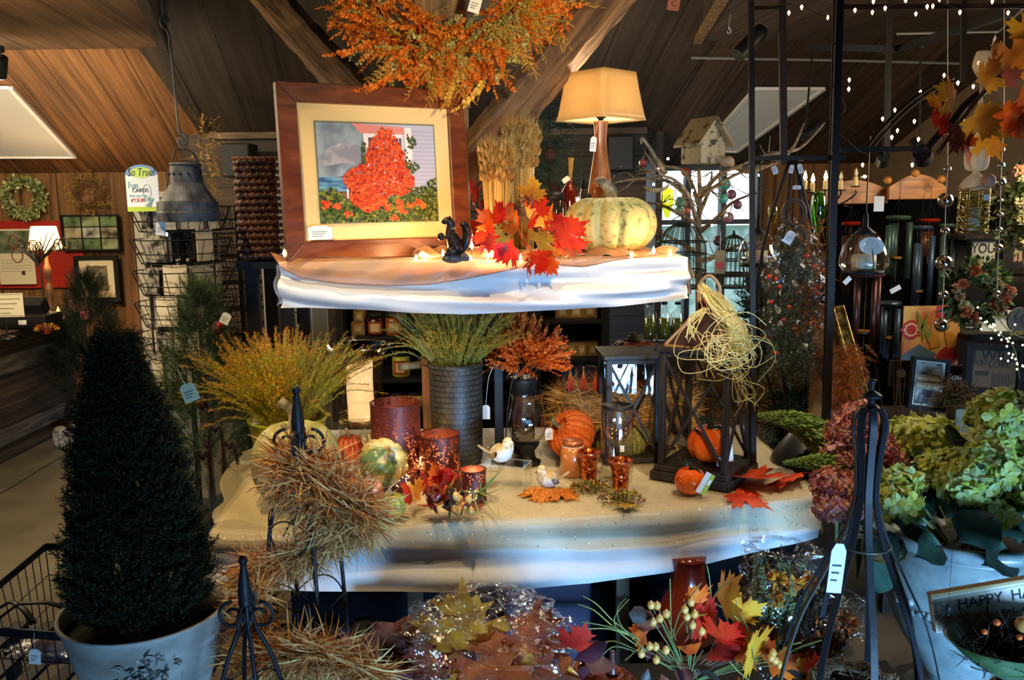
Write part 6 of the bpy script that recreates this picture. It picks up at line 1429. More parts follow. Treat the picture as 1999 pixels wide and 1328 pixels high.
# ================================================================== RIGHT SIDE
# string-lit twig tree before the window, with birdhouse and cages
TW1 = wood('bare_branch', H('7d6a4c'), H('b39d78'), axis=(6,6,6), scale=6)
Y = 3.9
t = thing('branch_tree', 'bare branching display tree in front of the bright rear window', 'branch tree', P(1366,900, Y))
t.location.z = 0; o_ = t.location
def br(b, pts, r0, r1): b.tube([tuple(P(x, y, Y+dy)-o_) for x, y, dy in pts], np.linspace(r0, r1, len(pts)),7, k=4)
b = MB(); br(b, [(1366,900,0),(1366,700,0),(1364,560,0),(1363,450,0),(1366,385,0),(1364,330,0)],.022,.008); b.build('trunk', TW1, t, smooth=True)
b = MB(); limbs = [[(1364,450,0),(1345,385,-.1),(1318,352,-.15),(1290,340,-.2),(1262,300,-.2)],[(1364,420,0),(1385,370,.1),(1390,335,.1)],[(1364,455,0),(1400,425,-.1),(1430,395,-.2),(1480,375,-.3)],
         [(1363,500,0),(1335,478,.1),(1290,455,.1),(1262,452,0)],[(1364,440,0),(1330,420,-.1),(1290,400,-.1),(1250,395,-.1)],[(1345,385,-.1),(1300,352,0),(1240,350,0),(1195,358,0)],
         [(1364,400,0),(1340,340,.1),(1300,325,.1),(1262,335,.1)],[(1366,385,0),(1400,345,-.1),(1440,325,-.1),(1500,300,0)],[(1364,510,0),(1400,500,.1),(1440,480,.2),(1495,470,.2)],
         [(1366,385,0),(1395,365,0),(1450,335,.1),(1520,318,.2)],[(1300,340,-.1),(1255,270,-.1),(1252,282,-.1)],[(1500,300,0),(1560,290,0),(1610,240,0)],[(1520,318,.2),(1550,285,.2),(1570,240,.2)]]
for l_ in limbs: br(b, l_, .011,.0035)
b.build('limb', TW1, t, smooth=True)
r = np.random.default_rng(12); b = MB()
for i in range(120):
    l_ = limbs[r.integers(0,10)]; a = np.array(l_[r.integers(1, len(l_))]); a2 = a+[r.normal(0,26), r.normal(0,16), r.normal(0,.08)]; br(b, [tuple(a), tuple((a+a2)/2+[0, r.normal(0,5),0]), tuple(a2)],.003,.0012)
b.build('twigs', TW1, t)
lt = thing('string_lights', 'warm fairy lights wound through the bare display tree', 'string lights', (0,0,0))
for x, y in ((1332,346),(1393,392),(1433,390),(1433,356),(1401,335),(1418,420),(1352,372),(1304,310),(1285,330),(1390,440),(1452,352),(1482,342),(1276,360),(1350,440)):
    b = MB(); b.sphere(P(x, y, Y-.15),.006,7); b.build('bulb', BULBS if x % 2 else emit('warm_white_bulb', (1,.9,.65),7) if 'warm_white_bulb' not in bpy.data.materials else bpy.data.materials['warm_white_bulb'], lt, smooth=True)
# birdhouse
p = P(1372,320,3.7); s = sc(p); t = thing('birdhouse', 'weathered cream birdhouse with a steep roof among the branches', 'birdhouse', p, math.radians(28)); BH = two('chippy_cream_paint', H('5c4a2c'), H('b0a27a'),30,.8,.36,.46, bump=.4)
w_ = 30*s; hb = 42*s; b = MB(); b.bbox((-w_, -w_, 0),(w_, w_, hb)); b.prism([(-w_, -w_, hb),(w_, -w_, hb),(0,-w_, hb*1.75)],(0,2*w_, 0)); b.build('body', BH, t, bevel=.002)
for sx in (-1,1): b = MB(); b.prism([(0,-w_*1.35, hb*2.1),(sx*w_*1.45,-w_*1.35, hb*.85),(sx*w_*1.40,-w_*1.35, hb*.75),(0,-w_*1.35, hb*1.98)],(0, w_*2.6,0)); b.build('roof_board', BH, t)
b = MB(); b.lathe([(.011,0),(.011,.002),(.001,.002)],16,(0,0,0)); o = b.build('entry_hole', BLACK, t); o.location = (0,-w_-.001, hb*.95); o.rotation_euler = (math.pi/2,0,0)
p = P(1410,325,3.65); t = thing('wooden_bird', 'small carved cream bird perched beside the birdhouse', 'figurine', p); b = MB(); b.tube([(-.045,0,.05),(-.02,0,.035),(.005,0,.022),(.03,0,.018),(.045,0,.0)],[.003,.008,.02,.022,.006],12, k=4); b.build('body', plain('carved_wood', H('c2a878'),.6, vary=.2), t, smooth=True); b = MB(); b.tube([(-.04,0,.052),(-.055,0,.058)],[.004,.0008],6); b.build('beak', DKMET, t)
# hanging things in the window
def hang(t, a, c, r=.0012, m=None): b = MB(); b.tube([a, c], r, 4); return b.build('hanging_wire', m or BLACK, t)
BARK = two('driftwood_bark', H('8a6e42'), H('c9ab74'),40,.8, bump=.4)
for i, (x, y, lab) in enumerate(((1282,367, 'tan driftwood boat ornament hanging left of the birdcage'),(1465,330, 'long tan driftwood piece resting in the right branches'))):
    p = P(x, y, 3.7); t = thing('driftwood_ornament', lab, 'ornament', p); b = MB(); b.tube([(-.055-.03*i, 0,.008),(-.03,0,-.008),(.0,0,-.010),(.035,0,-.002),(.055+.04*i, 0,.018)],[.003,.014,.017,.013,.003],10, k=4, flat=(1,.6)); b.build('driftwood', BARK, t, smooth=True); hang(t, (0,0,0),(0,0,.12))
YG = thin_glass('olive_glass', (.75,.72,.12),.05,.15,.8); GG = thin_glass('green_bottle_glass', (.20,.55,.10),.05,.15,.8)
def bottle(px, y0, y1, wpx, Y, m, label, group='coloured glass bottles'):
    p = P(px, y1, Y); s = sc(p); h = (y1-y0)*s; R = wpx*s/2; t = thing('glass_bottle', label, 'bottle', p, group=group); b = MB(); b.lathe([(.001,0),(R*.35,.02*h),(R*.5, h*.15),(R, h*.5),(R, h*.85),(R*.7, h*.97),(R*.75, h)],20, k=3, cap=False); b.build('glass', m, t, smooth=True); hang(t, (0,0, h),(0,0, h+.06)); return t
bottle(1302,368,425,24,3.75, YG, 'olive glass bottle hanging left of the bare tree trunk'); bottle(1597,375,455,26,3.5, GG, 'bright green glass bottle hanging by the candle chandelier'); bottle(1508,400,440,18,3.5, YG, 'yellow glass bottle hanging behind the trellis post'); bottle(1588,380,470,14,3.55, GG, 'slim green glass bottle hanging beside the brighter green bottle')
r = np.random.default_rng(5)
for i, (x, y, rad, col, lab) in enumerate(((1328,395,11, '6fc0a0', 'green glass float ornament left of the trunk'),(1325,412,9, '8fd0b4', 'pale green float under the larger green float'),(1415,360,12, '4aa884', 'teal glass float under the birdhouse'),(1412,388,10, '59b894', 'teal glass float hanging lower right of the trunk'),(1338,380,8, 'd98a6a', 'coral berry ball left of the trunk'),(1336,398,8, 'c96a4a', 'coral berry ball under the paler coral ball'),(1341,412,7, 'd97a5a', 'lowest coral berry ball left of the trunk'),(1378,372,10, '3a2014', 'dark seed ball ornament beside the trunk'),
        (1428,380,10, '8a4a4a', 'dusty red flower ball in the right branches'),(1440,400,9, '7a3a40', 'dark red flower ball at the trellis post'),(1422,425,11, 'b0706a', 'pink flower ball above the right birdcage'),(1338,335,9, 'b8301c', 'bright red ball near the birdhouse base'),(1255,318,8, 'a82a1a', 'red ball ornament left of the branches'),(1402,470,10, '4a2a3a', 'plum flower ball above the small cage'))):
    p = P(x, y, 4.1+.2*(i % 3)); t = thing('ball_ornament', lab, 'ornament', p, group='ornaments hanging in the rear window'); b = MB(); b.sphere((0,0,0), rad*sc(p),12); b.build('ball', plain('ornament_%s' % 'abcdefghijklmn'[i], H(col),.25, vary=.2, scale=40), t, smooth=True); hang(t, (0,0,0),(0,0,.10),.0008)
CAGEM = plain('cage_green_iron', H('28301f'),.5,.4)
def cage(px, y0, y1, wpx, Y, label, roof=True):
    p = P(px, y1, Y); s = sc(p); h = P(px, y0, Y).z-p.z; R = wpx*s/2; t = thing('birdcage', label, 'birdcage', p, group='domed wire birdcages'); b = MB(); n = 22
    for j in range(n):
        a = 6.283*j/n; b.tube([(R*math.cos(a), R*math.sin(a),0),(R*math.cos(a), R*math.sin(a), h*.5),(R*.93*math.cos(a), R*.93*math.sin(a), h*.68),(R*.6*math.cos(a), R*.6*math.sin(a), h*.88),(R*.1*math.cos(a), R*.1*math.sin(a), h*.97)],.0016,4, k=3)
    b.build('wire_dome', CAGEM, t); b = MB()
    for z_ in (0,.25,.5,.68): b.tube([(R*1.02*math.cos(a), R*1.02*math.sin(a), h*z_) for a in np.linspace(0,6.283,30)],.0035,6)
    b.build('hoop', CAGEM, t, smooth=True); b = MB(); b.lathe([(R*.35, h*.90),(R*.1, h*.97),(.006, h*1.0),(.004, h*1.05)],18); b.lathe([(R, 0),(R, .004),(.001,.004)],24); b.build('cap', CAGEM, t); return t
cage(1330,430,560,92,3.45, 'larger domed green wire birdcage behind the shelf end'); cage(1430,455,560,62,3.7, 'smaller dark wire birdcage left of the trellis post')
p = P(1405,535,3.3); t = thing('kraft_tag', 'brown kraft hang tag with red stamp between the cages', 'tag', p); b = MB(); b.bbox((-.02,0,0),(.02,.002,.09)); b.build('card', KRAFT, t); b = MB(); b.bbox((-.014,-.001,.02),(.014,0,.045)); b.build('stamp', REDINK, t); hang(t, (0,.001,.088),(0,.001,.16),.0008, STRING)
# glass candle jar hanging behind the trellis
def globe(px, y0, y1, wpx, Y, label, sticker=True, group='glass candle globes'):
    p = P(px, y1, Y); s = sc(p); h = (y1-y0)*s; R = wpx*s/2; t = thing('candle_globe', label, 'lantern', p, group=group); b = MB()
    b.lathe([(R*.8,.01),(R*.97, h*.18),(R, h*.32),(R*.88, h*.6),(R*.62, h*.85),(R*.45, h*.93)],36, k=4, cap=False); b.build('glass', GLASS, t, smooth=True)
    b = MB(); b.lathe([(R*.82,0),(R*.84,.012),(.001,.014)],30); b.build('iron_tray', BLACK, t, smooth=True); b = MB(); b.lathe([(R*.42, h*.93),(R*.44, h*.96),(R*.12, h*1.10),(R*.10, h*1.35),(.004, h*1.45)],24); b.build('iron_cap', BLACK, t, smooth=True)
    b = MB(); b.lathe([(R*.5,.014),(R*.5, h*.45),(.001, h*.45)],24); b.build('candle', plain('ivory_wax', H('d9cfae'),.4, **{'Subsurface Weight': .2}), t, smooth=True)
    if sticker: b = MB(); b.lathe([(R*.52,0),(R*.52,.002),(.001,.002)],24, sx=1, sy=.75); o = b.build('sticker', plain('sticker_white', H('e9e9dc'),.3), t); o.location = (R*.0,-R*.72, h*.67); o.rotation_euler = (math.radians(68),0,0)
    b = MB(); b.tube([(0,-R*.86,.01),(0,-R*1.02, h*.3),(0,-R*.5, h*.9)],.0018,5, k=3); b.build('band', BLACK, t); hang(t, (0,0, h*1.4),(0,0, h*1.4+.25),.0025); return t
globe(1685,452,535,92,2.9, 'clear teardrop candle lantern with a white oval sticker hanging right of the trellis'); globe(1478,452,520,78,3.5, 'rounded candle lantern hanging behind the left trellis post', False)

# steel trellis ------------------------------------------------------
STEEL = plain('dark_brown_steel', H('1d1712'),.6,0, **{'Specular IOR Level': .25})
t = thing('garden_trellis', 'tall dark steel garden arbor frame strung with fairy lights', 'trellis', (0,0,0))
def post(x0, y0, x1, y1, Y, w=.02, nm='upright'):
    b = MB(); a = P(x0, y0, Y); c = P(x1, y1, Y); b.bar(a, c, w, w*.6, up=(0,1,0)); b.build(nm, STEEL, t)
def vpost(x, y, Y, w, z0=0., z1=2.5, y1=None):
    q = P(x, y, Y); b = MB(); b.bbox((q.x-w/2, Y-w/2, z0),(q.x+w/2, Y+w/2, z1)); b.build('upright', STEEL, t)
YT = 2.75
post(1466,-40,1471,905, YT, .017); post(1641,-60,1613,850, YT, .022); post(1632,-60,1606,850, YT+.02,.010)
post(1526,-40,1530,320,3.6,.028); post(1738,-40,1732,290,3.6,.020); post(1882,-40,1880,160,3.2,.018)
post(1640,293,1810,290, YT+.1,.016, 'rail'); post(1470,309,1650,308, YT+.02,.014, 'rail'); post(1646,14,1999,12, YT+.3,.016, 'rail'); post(1470,16,1530,14,3.2,.012, 'rail')
b = MB(); arc = [(1692,288),(1722,250),(1768,205),(1820,168),(1862,152)]; b.tube([tuple(P(x, y, YT+.1)) for x, y in arc],.006,6, k=4); b.build('arch_bar', STEEL, t, smooth=True); b = MB(); b.tube([tuple(P(x+8, y+6, YT+.35)) for x, y in arc],.005,6, k=4); b.build('arch_bar', STEEL, t, smooth=True)
b = MB(); b.tube([tuple(P(x, y, YT-.03)) for x, y in ((1810,290),(1835,262),(1862,235),(1890,200),(1960,150),(2050,90))],.012,8, k=4); b.build('arch_bar', STEEL, t, smooth=True)
t2 = thing('string_lights', 'tiny warm fairy lights strung over the steel arbor', 'string lights', (0,0,0))
BL_ = [(1565,15),(1540,26),(1616,35),(1669,21),(1703,25),(1728,17),(1705,4),(1788,28),(1810,14),(1821,13),(1874,25),(1834,0),(1937,4),(1626,122),(1658,157),(1657,175),(1637,258),(1747,216),(1797,181),(1825,190),(1870,163),(1785,238),(1752,256),(1741,269),(1723,233),(1793,273),(1880,235),(1900,170),(1910,124),(1954,112),(1781,323),(1684,323),(1843,148),(1768,2),(1968,26)]
for i, (x, y) in enumerate(BL_):
    b = MB(); b.lathe([(.001,-.006),(.004,0),(.0045,.004),(.0002,.009)],7, P(x, y, YT+.05+.25*((i*7) % 5)/5)); b.build('bulb', BULBS, t2, smooth=True)
b = MB(); b.tube([tuple(P(x, y, YT+.0)) for x, y in ((1626,80),(1640,110),(1632,125),(1650,150),(1655,170),(1625,165),(1650,210),(1625,245),(1655,275),(1690,300),(1740,290),(1790,298))],.0018,5, k=4); b.tube([tuple(P(x, y, YT+.1)) for x, y in ((1500,5),(1560,12),(1620,34),(1690,20),(1760,6),(1830,4),(1890,20),(1999,12))],.0014,5, k=4); b.build('wire', plain('brown_wire', H('4a3a28'),.6), t2)
# tuteur behind the trellis
t = thing('plant_tuteur', 'slender black iron plant support with ribs meeting at the top', 'trellis', P(1549,900,3.2)); o_ = t.location
b = MB()
for xs in ((1546,1490,1480,1530),(1552,1592,1622,1574),(1548,1528,1520,1545),(1552,1572,1580,1560)):
    b.tube([tuple(P(x, y, 3.2+.0*i)-o_) for i, (x, y) in enumerate(zip(xs, (300,480,645,860)))],.006,6, k=3)
b.build('ribs', BLACK, t, smooth=True)
price_tag(t, tuple(P(1518,330,3.15)-o_),.03,.02,(0,1.2,0)); price_tag(t, tuple(P(1560,320,3.15)-o_),.018,.035,(0,-.3,0)); price_tag(t, tuple(P(1547,322,3.17)-o_),.016,.03,(0,.2,0)); price_tag(t, tuple(P(1556,362,3.15)-o_),.03,.014,(0,0,0))

# wrapped hanging bouquet -----------------------------------------------
def cello(t, pts, radii, seed, amp=.18, n=26, m=None, name='cellophane'):
    """crumpled clear wrap swept along a path"""
    r = np.random.default_rng(seed); p = spline(pts, 7); R = np.interp(np.linspace(0,1, len(p)), np.linspace(0,1, len(radii)), radii); V = []
    for i in range(len(p)):
        for j in range(n):
            a = 6.283*j/n; f = R[i]*(1+amp*(r.random()-.5)*1.6+amp*.5*math.sin(j*2.3+i*.9)); V.append((p[i][0]+f*math.cos(a), p[i][1]+f*.8*math.sin(a), p[i][2]+R[i]*amp*.5*(r.random()-.5)))
    F = []
    for i in range(len(p)-1):
        for j in range(n):
            j2 = (j+1) % n; q = (i*n+j, i*n+j2,(i+1)*n+j2,(i+1)*n+j); F += [(q[0], q[1], q[2]),(q[0], q[2], q[3])] if (i+j) % 2 else [(q[0], q[1], q[3]),(q[1], q[2], q[3])]
    b = MB(); b.add(V, F); return b.build(name, m or CELLO, t)
p = P(1545,720,3.05); s = sc(p); z = lambda y: P(1545, y, 3.05).z-p.z
t = thing('wrapped_swag', 'clear wrapped winter swag with red berries hanging inside the black tuteur', 'floral swag', p)
GN = island('grey_green_needles', [H('2a3a30'), H('4a5c4a'), H('6d7c66'), H('3a4436')],.6)
N = 420; r = np.random.default_rng(3); u = r.random(N); L = np.column_stack([r.normal(0,.045, N)*(1-.5*u), r.normal(0,.04, N), u*z(440)]); b = MB(); b.inst(T_sprig(18,.4,5,.02), L, np.column_stack([r.normal(0,.5, N), r.normal(0,.4, N),-1+0*u]), r.uniform(0,6, N), r.uniform(.05,.09, N)); b.build('foliage', GN, t)
for x, y in ((1590,520),(1605,527),(1515,545),(1502,540),(1522,560),(1541,600),(1587,565),(1595,573),(1600,562),(1598,640),(1505,590),(1530,625),(1515,690),(1575,500),(1608,600)):
    b = MB(); b.sphere(P(x, y, 2.97)-p, .0085,8); b.build('berry', plain('red_berry2', H('c03a1c'),.25), t, smooth=True)
N = 130; b = MB(); b.inst(T_spray(LEAF, 6,.25), np.column_stack([.05+r.normal(0,.02, N), r.normal(-.02,.02, N), r.uniform(z(640), z(440), N)]), rnd_dirs(N), None, r.uniform(.04,.07, N)); b.build('orange_foliage', island('rust_foliage', [H('7a3410'), H('b8601c'), H('d08a3a')],.5), t)
cello(t, [(0,0, z(425)),(0,0, z(480)),(0,0, z(560)),(0,0, z(640)),(0,0, z(715))],[.03,.085,.115,.10,.05],4,.22)
b = MB(); c = P(1550,418,3.05)-p
for R_, th in ((.042,.004),(.034,.003)): b.tube([(c[0]+R_*math.cos(a), c[1], c[2]+R_*1.25*math.sin(a)) for a in np.linspace(-1.2,4.3,22)], th, 6)
b.tube([(c[0]-.0, c[1], c[2]+.02),(c[0]-.02, c[1], c[2]),(c[0]-.01, c[1], c[2]-.03),(c[0]+.01, c[1], c[2]-.05),(c[0]-.03, c[1], c[2]-.09)],.003,6, k=4); b.build('scroll_hook', plain('aged_hook', H('5a4a38'),.4,.6), t, smooth=True)
price_tag(t, tuple(P(1548,452,2.95)-p),.03,.045,(0,.5,0))
# gold framed mirror leaning
a = P(1632,600,3.3); c = P(1712,885,3.0); t = thing('gilded_panel', 'ornate gold frame leaning at a slant behind the trellis', 'picture frame', a); d = c-a; b = MB()
for off, w_, tt in ((0,.034,.03),(-.02,.012,.04),(.02,.010,.045)): b.bar((off, 0,0),(d.x+off, d.y, d.z), w_, tt, up=(0,1,0))
b.build('moulding', two('antique_gold', H('5c4014'), H('b08a3a'),40,.3, metal=.6), t, bevel=.003); b = MB(); b.poly([(-.02,.02,0),(d.x-.02, d.y+.02, d.z),(d.x-.22, d.y+.1, d.z),(-.05,.1,.02)]); b.build('panel', two('gold_panel', H('6d4a1c'), H('b0783a'),12,.5), t)
p = P(1650,730,3.0); t = thing('orange_garland', 'wispy orange garland hanging behind the right trellis post', 'garland', p); N = 260; r = np.random.default_rng(8); b = MB(); b.inst(T_sprig(22,.35,3,.02), np.column_stack([r.normal(.01,.022, N), r.normal(0,.03, N), r.uniform(-.13,.11, N)]), np.column_stack([r.normal(0,.6, N), r.normal(0,.4, N),-.4+0*r.random(N)]), r.uniform(0,6, N), r.uniform(.04,.08, N)); b.build('wisps', island('orange_wisp', [H('8a3a10'), H('c46a20'), H('a8501a')],.6), t)
# added black backdrop for the dark behind the chimes, curved sign boards
t = thing('dark_backdrop', 'added black panel standing in for the dark background behind the hanging wind chimes', 'display panel', (0,0,0)); a = P(1598,700,4.7); c = P(1885,385,4.7); b = MB(); b.bbox((a.x, 4.7,0),(c.x+.2,4.75, c.z)); b.build('panel', plain('matt_black', (.004,.004,.0045),1.0, **{'Specular IOR Level': .05}), t)
HON = wood('honey_wood', H('a8682a'), H('cf9448'), axis=(1,9,9), scale=3, rough=.4)
def signboard(x0, x1, yb, ym, ye, Y, lab):
    p = P((x0+x1)/2, yb, Y); s = sc(p); w_ = (x1-x0)*s; t = thing('chime_sign_board', lab, 'sign', p, group='arched honey wood boards'); pts = [(-w_/2,0,0),(w_/2,0,0)]+[(w_/2-w_*k/14,0,((yb-ye)+(ye-ym)*math.sin(math.pi*k/14))*s) for k in range(15)]
    b = MB(); b.prism(pts, (0,.03,0)); b.build('board', HON, t, bevel=.002); return t, w_
tA, wA = signboard(1735,1846,389,341,365,4.35, 'arched honey wood board above the wind chimes'); tB, wB = signboard(1600,1734,398,352,372,4.45, 'arched honey wood board behind the candle chandelier')
SCRIPT = plain('burnt_script', H('4a2c12'),.7); pass
for i, (x, y) in enumerate(((1733,352),(1838,350),(1787,338))): p = P(x, y, 4.25); t = thing('wooden_ball', ['wooden ball between the two honey boards', 'wooden ball at the right end of the honey board', 'wooden ball behind the crest of the honey board'][i], 'ornament', p); b = MB(); b.sphere((0,0,0),8*sc(p),14); b.build('ball', HON, t, smooth=True)
CHG = plain('chime_green_metal', H('4a6458'),.35,.5); CHB = plain('chime_blue_metal', H('46586a'),.35,.5); CHR = plain('chime_bronze_metal', H('5a342a'),.35,.5)
def chime(px, ytop, Y, R, m, tubes, lab, topm=None):
    p = P(px, ytop, Y); s = sc(p); t = thing('wind_chime', lab, 'wind chime', p, group='tubular wind chimes'); b = MB(); b.lathe([(R*.9,-.008),(R, 0),(R*.9,.008),(.001,.01)],24); b.build('top_disc', topm or m, t)
    b = MB(); 
    for a in (0,2.1,4.2): b.tube([(R*.7*math.cos(a), R*.7*math.sin(a),0),(0,0,.09)],.001,4)
    b.tube([(0,0,.09),(0,0,.16)],.0012,4); b.build('cord', BLACK, t)
    for i, (x, y0, y1) in enumerate(tubes):
        a = P(x, y0, Y); c = P(x, y1, Y); k_ = MB(); yy = R*.6*math.sin(i*2.2); k_.tube([(a.x-p.x, yy, a.z-p.z),(a.x-p.x, yy, c.z-p.z)],.014 if len(tubes) < 5 else .010,10); k_.tube([(a.x-p.x, yy, a.z-p.z),(a.x-p.x, yy, 0)],.0008,4); k_.build('tube', m, t, smooth=True)
    b = MB(); b.lathe([(R*.45,0),(R*.45,.01),(.001,.01)],16,(0,0, P(px, tubes[0][2]-30, Y).z-p.z)); b.tube([(0,0,0),(0,0, P(px, tubes[0][2]+15, Y).z-p.z)],.0008,4); b.build('striker', HON, t); return t
chime(1754,425,4.0,.055, CHG, [(1736,440,535),(1754,436,540),(1770,434,543),(1745,437,520)], 'green tube wind chime under the honey boards')
chime(1800,444,4.2,.050, CHB, [(1790,475,600),(1802,488,590),(1815,460,596),(1797,476,640)], 'blue grey wind chime right of the green one')
chime(1662,436,4.3,.045, CHR, [(1650,460,560),(1660,462,575),(1672,458,570)], 'wind chime with a round red wooden top behind the candle lantern', plain('red_lacquer', H('8a1c12'),.2))
chime(1692,536,3.6,.075, CHR, [(1674,540,680),(1684,542,700),(1700,540,690),(1712,540,670),(1722,540,660)], 'large bronze wind chime below the candle lantern')
chime(1815,430,4.35,.05, CHR, [(1806,452,500),(1822,452,510)], 'short red topped wind chime at the right of the board', bpy.data.materials['red_lacquer'])
chime(1738,592,3.9,.05, CHB, [(1728,600,690),(1738,604,700),(1748,602,695)], 'low black wind chime left of the floral canvas')
chime(1850,440,4.4,.04, CHG, [(1842,460,600),(1852,460,560),(1858,462,620)], 'dark wind chime behind the string of silver balls')
for i, (x, y, w_, h_, a, lab) in enumerate(((1654,548,.035,.02,.8, 'blue-white tag hanging under the candle lantern'),(1748,565,.045,.02,.5, 'white tag hanging before the green chimes'),(1716,398,.04,.06,0, 'printed hang card under the honey boards'))):
    p = P(x, y, 3.5); t = thing('hang_tag', lab, 'tag', p, (0,-a, 0)); b = MB(); b.bbox((-w_/2,0,-h_/2),(w_/2,.001, h_/2)); b.build('card', PAPER, t)
# candle chandelier
p = P(1625,372,4.0); t = thing('candle_chandelier', 'black iron chandelier with small lit candle bulbs', 'chandelier', p); b = MB()
cs = [(1571,372,1),(1586,377,1),(1611,372,1),(1641,372,0),(1670,365,0)]
for x, y, lit in cs:
    q = P(x, y, 4.0)-p; b.tube([(0,.1,-.08),((q.x)*.6,.05,-.06),(q.x, 0,-.02),(q.x, 0,0)],.004,5, k=3); b.lathe([(.003,-.002),(.022,0),(.024,.004),(.001,.004)],14, q)
b.build('iron_arms', BLACK, t)
for x, y, lit in cs:
    q = P(x, y, 4.0)-p; b = MB(); b.lathe([(.010,.004),(.010,.045),(.001,.045)],12, q); c_ = b.build('candle_sleeve', plain('ivory_sleeve', H('d8b86a'),.5), t); b = MB(); b.lathe([(.003,.045),(.009,.058),(.006,.072),(.0005,.088)],10, q)
    b.build('flame_bulb', emit('candle_bulb_lit', (1,.75,.45),14) if lit else plain('bulb_off', H('d8cba8'),.2), t, smooth=True)
p = P(1688,345,3.9); t = thing('round_bulb', 'single round lit bulb above the teardrop lantern', 'light bulb', p); b = MB(); b.sphere((0,0,0),8*sc(p),14); b.build('glass_globe', thin_glass('bulb_glass', (1,.95,.8),.02,.1), t, smooth=True); b = MB(); b.sphere((0,0,0),.007,8); b.build('filament', emit('filament', (1,.8,.6),30), t)
# silver ball garlands
SILV = plain('mirror_silver', (.75,.74,.70),.08,1.0)
for lab, Y, L_ in (('string of mirrored silver balls in front of the wind chimes', 3.1,((1850,330,7),(1846,391,15),(1845,452,9),(1843,514,17),(1842,576,10),(1838,635,14))),
              ('second string of silver balls at the right by the pale wire basket', 3.2,((1960,230,8),(1958,263,4),(1957,292,5),(1955,323,7),(1954,356,10),(1953,392,5),(1953,420,6),(1951,450,7),(1949,485,10),(1946,575,9)))):
    p = P(L_[0][0], L_[0][1], Y); t = thing('silver_ball_string', lab, 'ball garland', p)
    for x, y, r_ in L_: q = P(x, y, Y)-p; b = MB(); b.sphere(q, r_*sc(p),14); b.build('silver_ball', SILV, t, smooth=True)
    b = MB(); b.tube([tuple(P(L_[0][0],-30, Y)-p)]+[tuple(P(x, y, Y)-p) for x, y, r_ in L_],.0012,4); b.build('cord', STRING, t)
# hanging wire votive with tulle
p = P(1897,452,2.7); s = sc(p); z = lambda y: P(1897, y, 2.7).z-p.z; t = thing('hanging_wire_basket', 'gold wire candle basket hung with a pale tulle bow', 'candle holder', p); b = MB(); r = np.random.default_rng(3); R = 28*s
for i in range(26): zz = z(452)+(z(368)-z(452))*i/25; b.tube([(R*math.cos(a), R*math.sin(a), zz+r.normal(0,.003)+.004*math.sin(a*3+i)) for a in np.linspace(0,6.283,16)],.0013,4)
for j in range(8): a = 6.283*j/8; b.tube([(R*math.cos(a), R*math.sin(a),0),(R*math.cos(a), R*math.sin(a), z(368))],.0014,4)
b.build('wire_weave', plain('gold_wire', H('b0a050'),.3,.8), t); b = MB(); b.lathe([(R*.5,.004),(R*.5, z(405)),(.001, z(405))],20); b.build('candle', plain('ivory_wax2', H('d9cfae'),.4), t, smooth=True)
TUL = sheer('white_tulle', (.75,.70,.55),.72); b = MB()
b.lathe([(.010, z(228)),(.022, z(262)),(.035, z(300)),(.030, z(330)),(.008, z(336)),(.032, z(350)),(.045, z(368)),(.030, z(372))],30, k=3, cap=False, rib=(9,.3)); b.lathe([(.02, z(100)),(.03, z(130)),(.006, z(165)),(.01, z(225))],20, k=3, cap=False, rib=(7,.3)); b.build('tulle_ribbon', TUL, t, smooth=True)
b = MB(); b.sphere((.018,-.04, z(354)),.022,12); b.build('rosette', plain('blush_rose', H('d0a890'),.8, bump=.8, scale=60), t, smooth=True); price_tag(t, (.012,-R-.004, z(380)),.018,.018, marks=False)
# maple garland top right
t = thing('maple_garland', 'garland of yellow and orange maple leaves along the arbor arch', 'garland', P(1920,180,2.45)); o_ = t.location
b = MB(); b.tube([tuple(P(x, y, 2.5)-o_) for x, y in ((1830,300),(1880,230),(1930,170),(2010,100),(2080,60))],.006,7, k=4); b.build('vine', STEMB, t)
for i, (x, y, sz, dx, dz, m, rl) in enumerate(((1866,195,.085,-.6,.3, LYE, .2),(1916,165,.085,.1,.5, LYE, .6),(1975,135,.10,.3,.8, LYE, -.3),(1935,110,.06,-.2,1, LYE, .9),(1900,225,.09,.6,-.6, LYE, .1),(1950,215,.085,.3,-.9, LOR, -.5),(1880,255,.075,-.5,-.8, LBR, .3),(1850,235,.07,-1,.1, LRED, .4),(1925,260,.08,.5,-1, LYE, -.4),(1885,270,.085,-.1,-1, LOR, .5),(1990,190,.08,.8,-.4, LOR, 0),(1960,155,.05,.3,.2, plain('pink_leaf', H('c47a6a'),.6),.7),(1998,75,.08,.2,.9, LYE, .3),(1985,230,.07,.2,-1, LBR, 0),(1840,205,.06,-1,.4, LYE, -.6))):
    b = MB(); b.inst(T_maple(.4 if i % 2 else -.4),[tuple(P(x, y, 2.42+.03*(i % 3))-o_)],[(dx, -.35, dz)],[rl*.4+1.37],[sz]); b.build('maple_leaf', m, t)
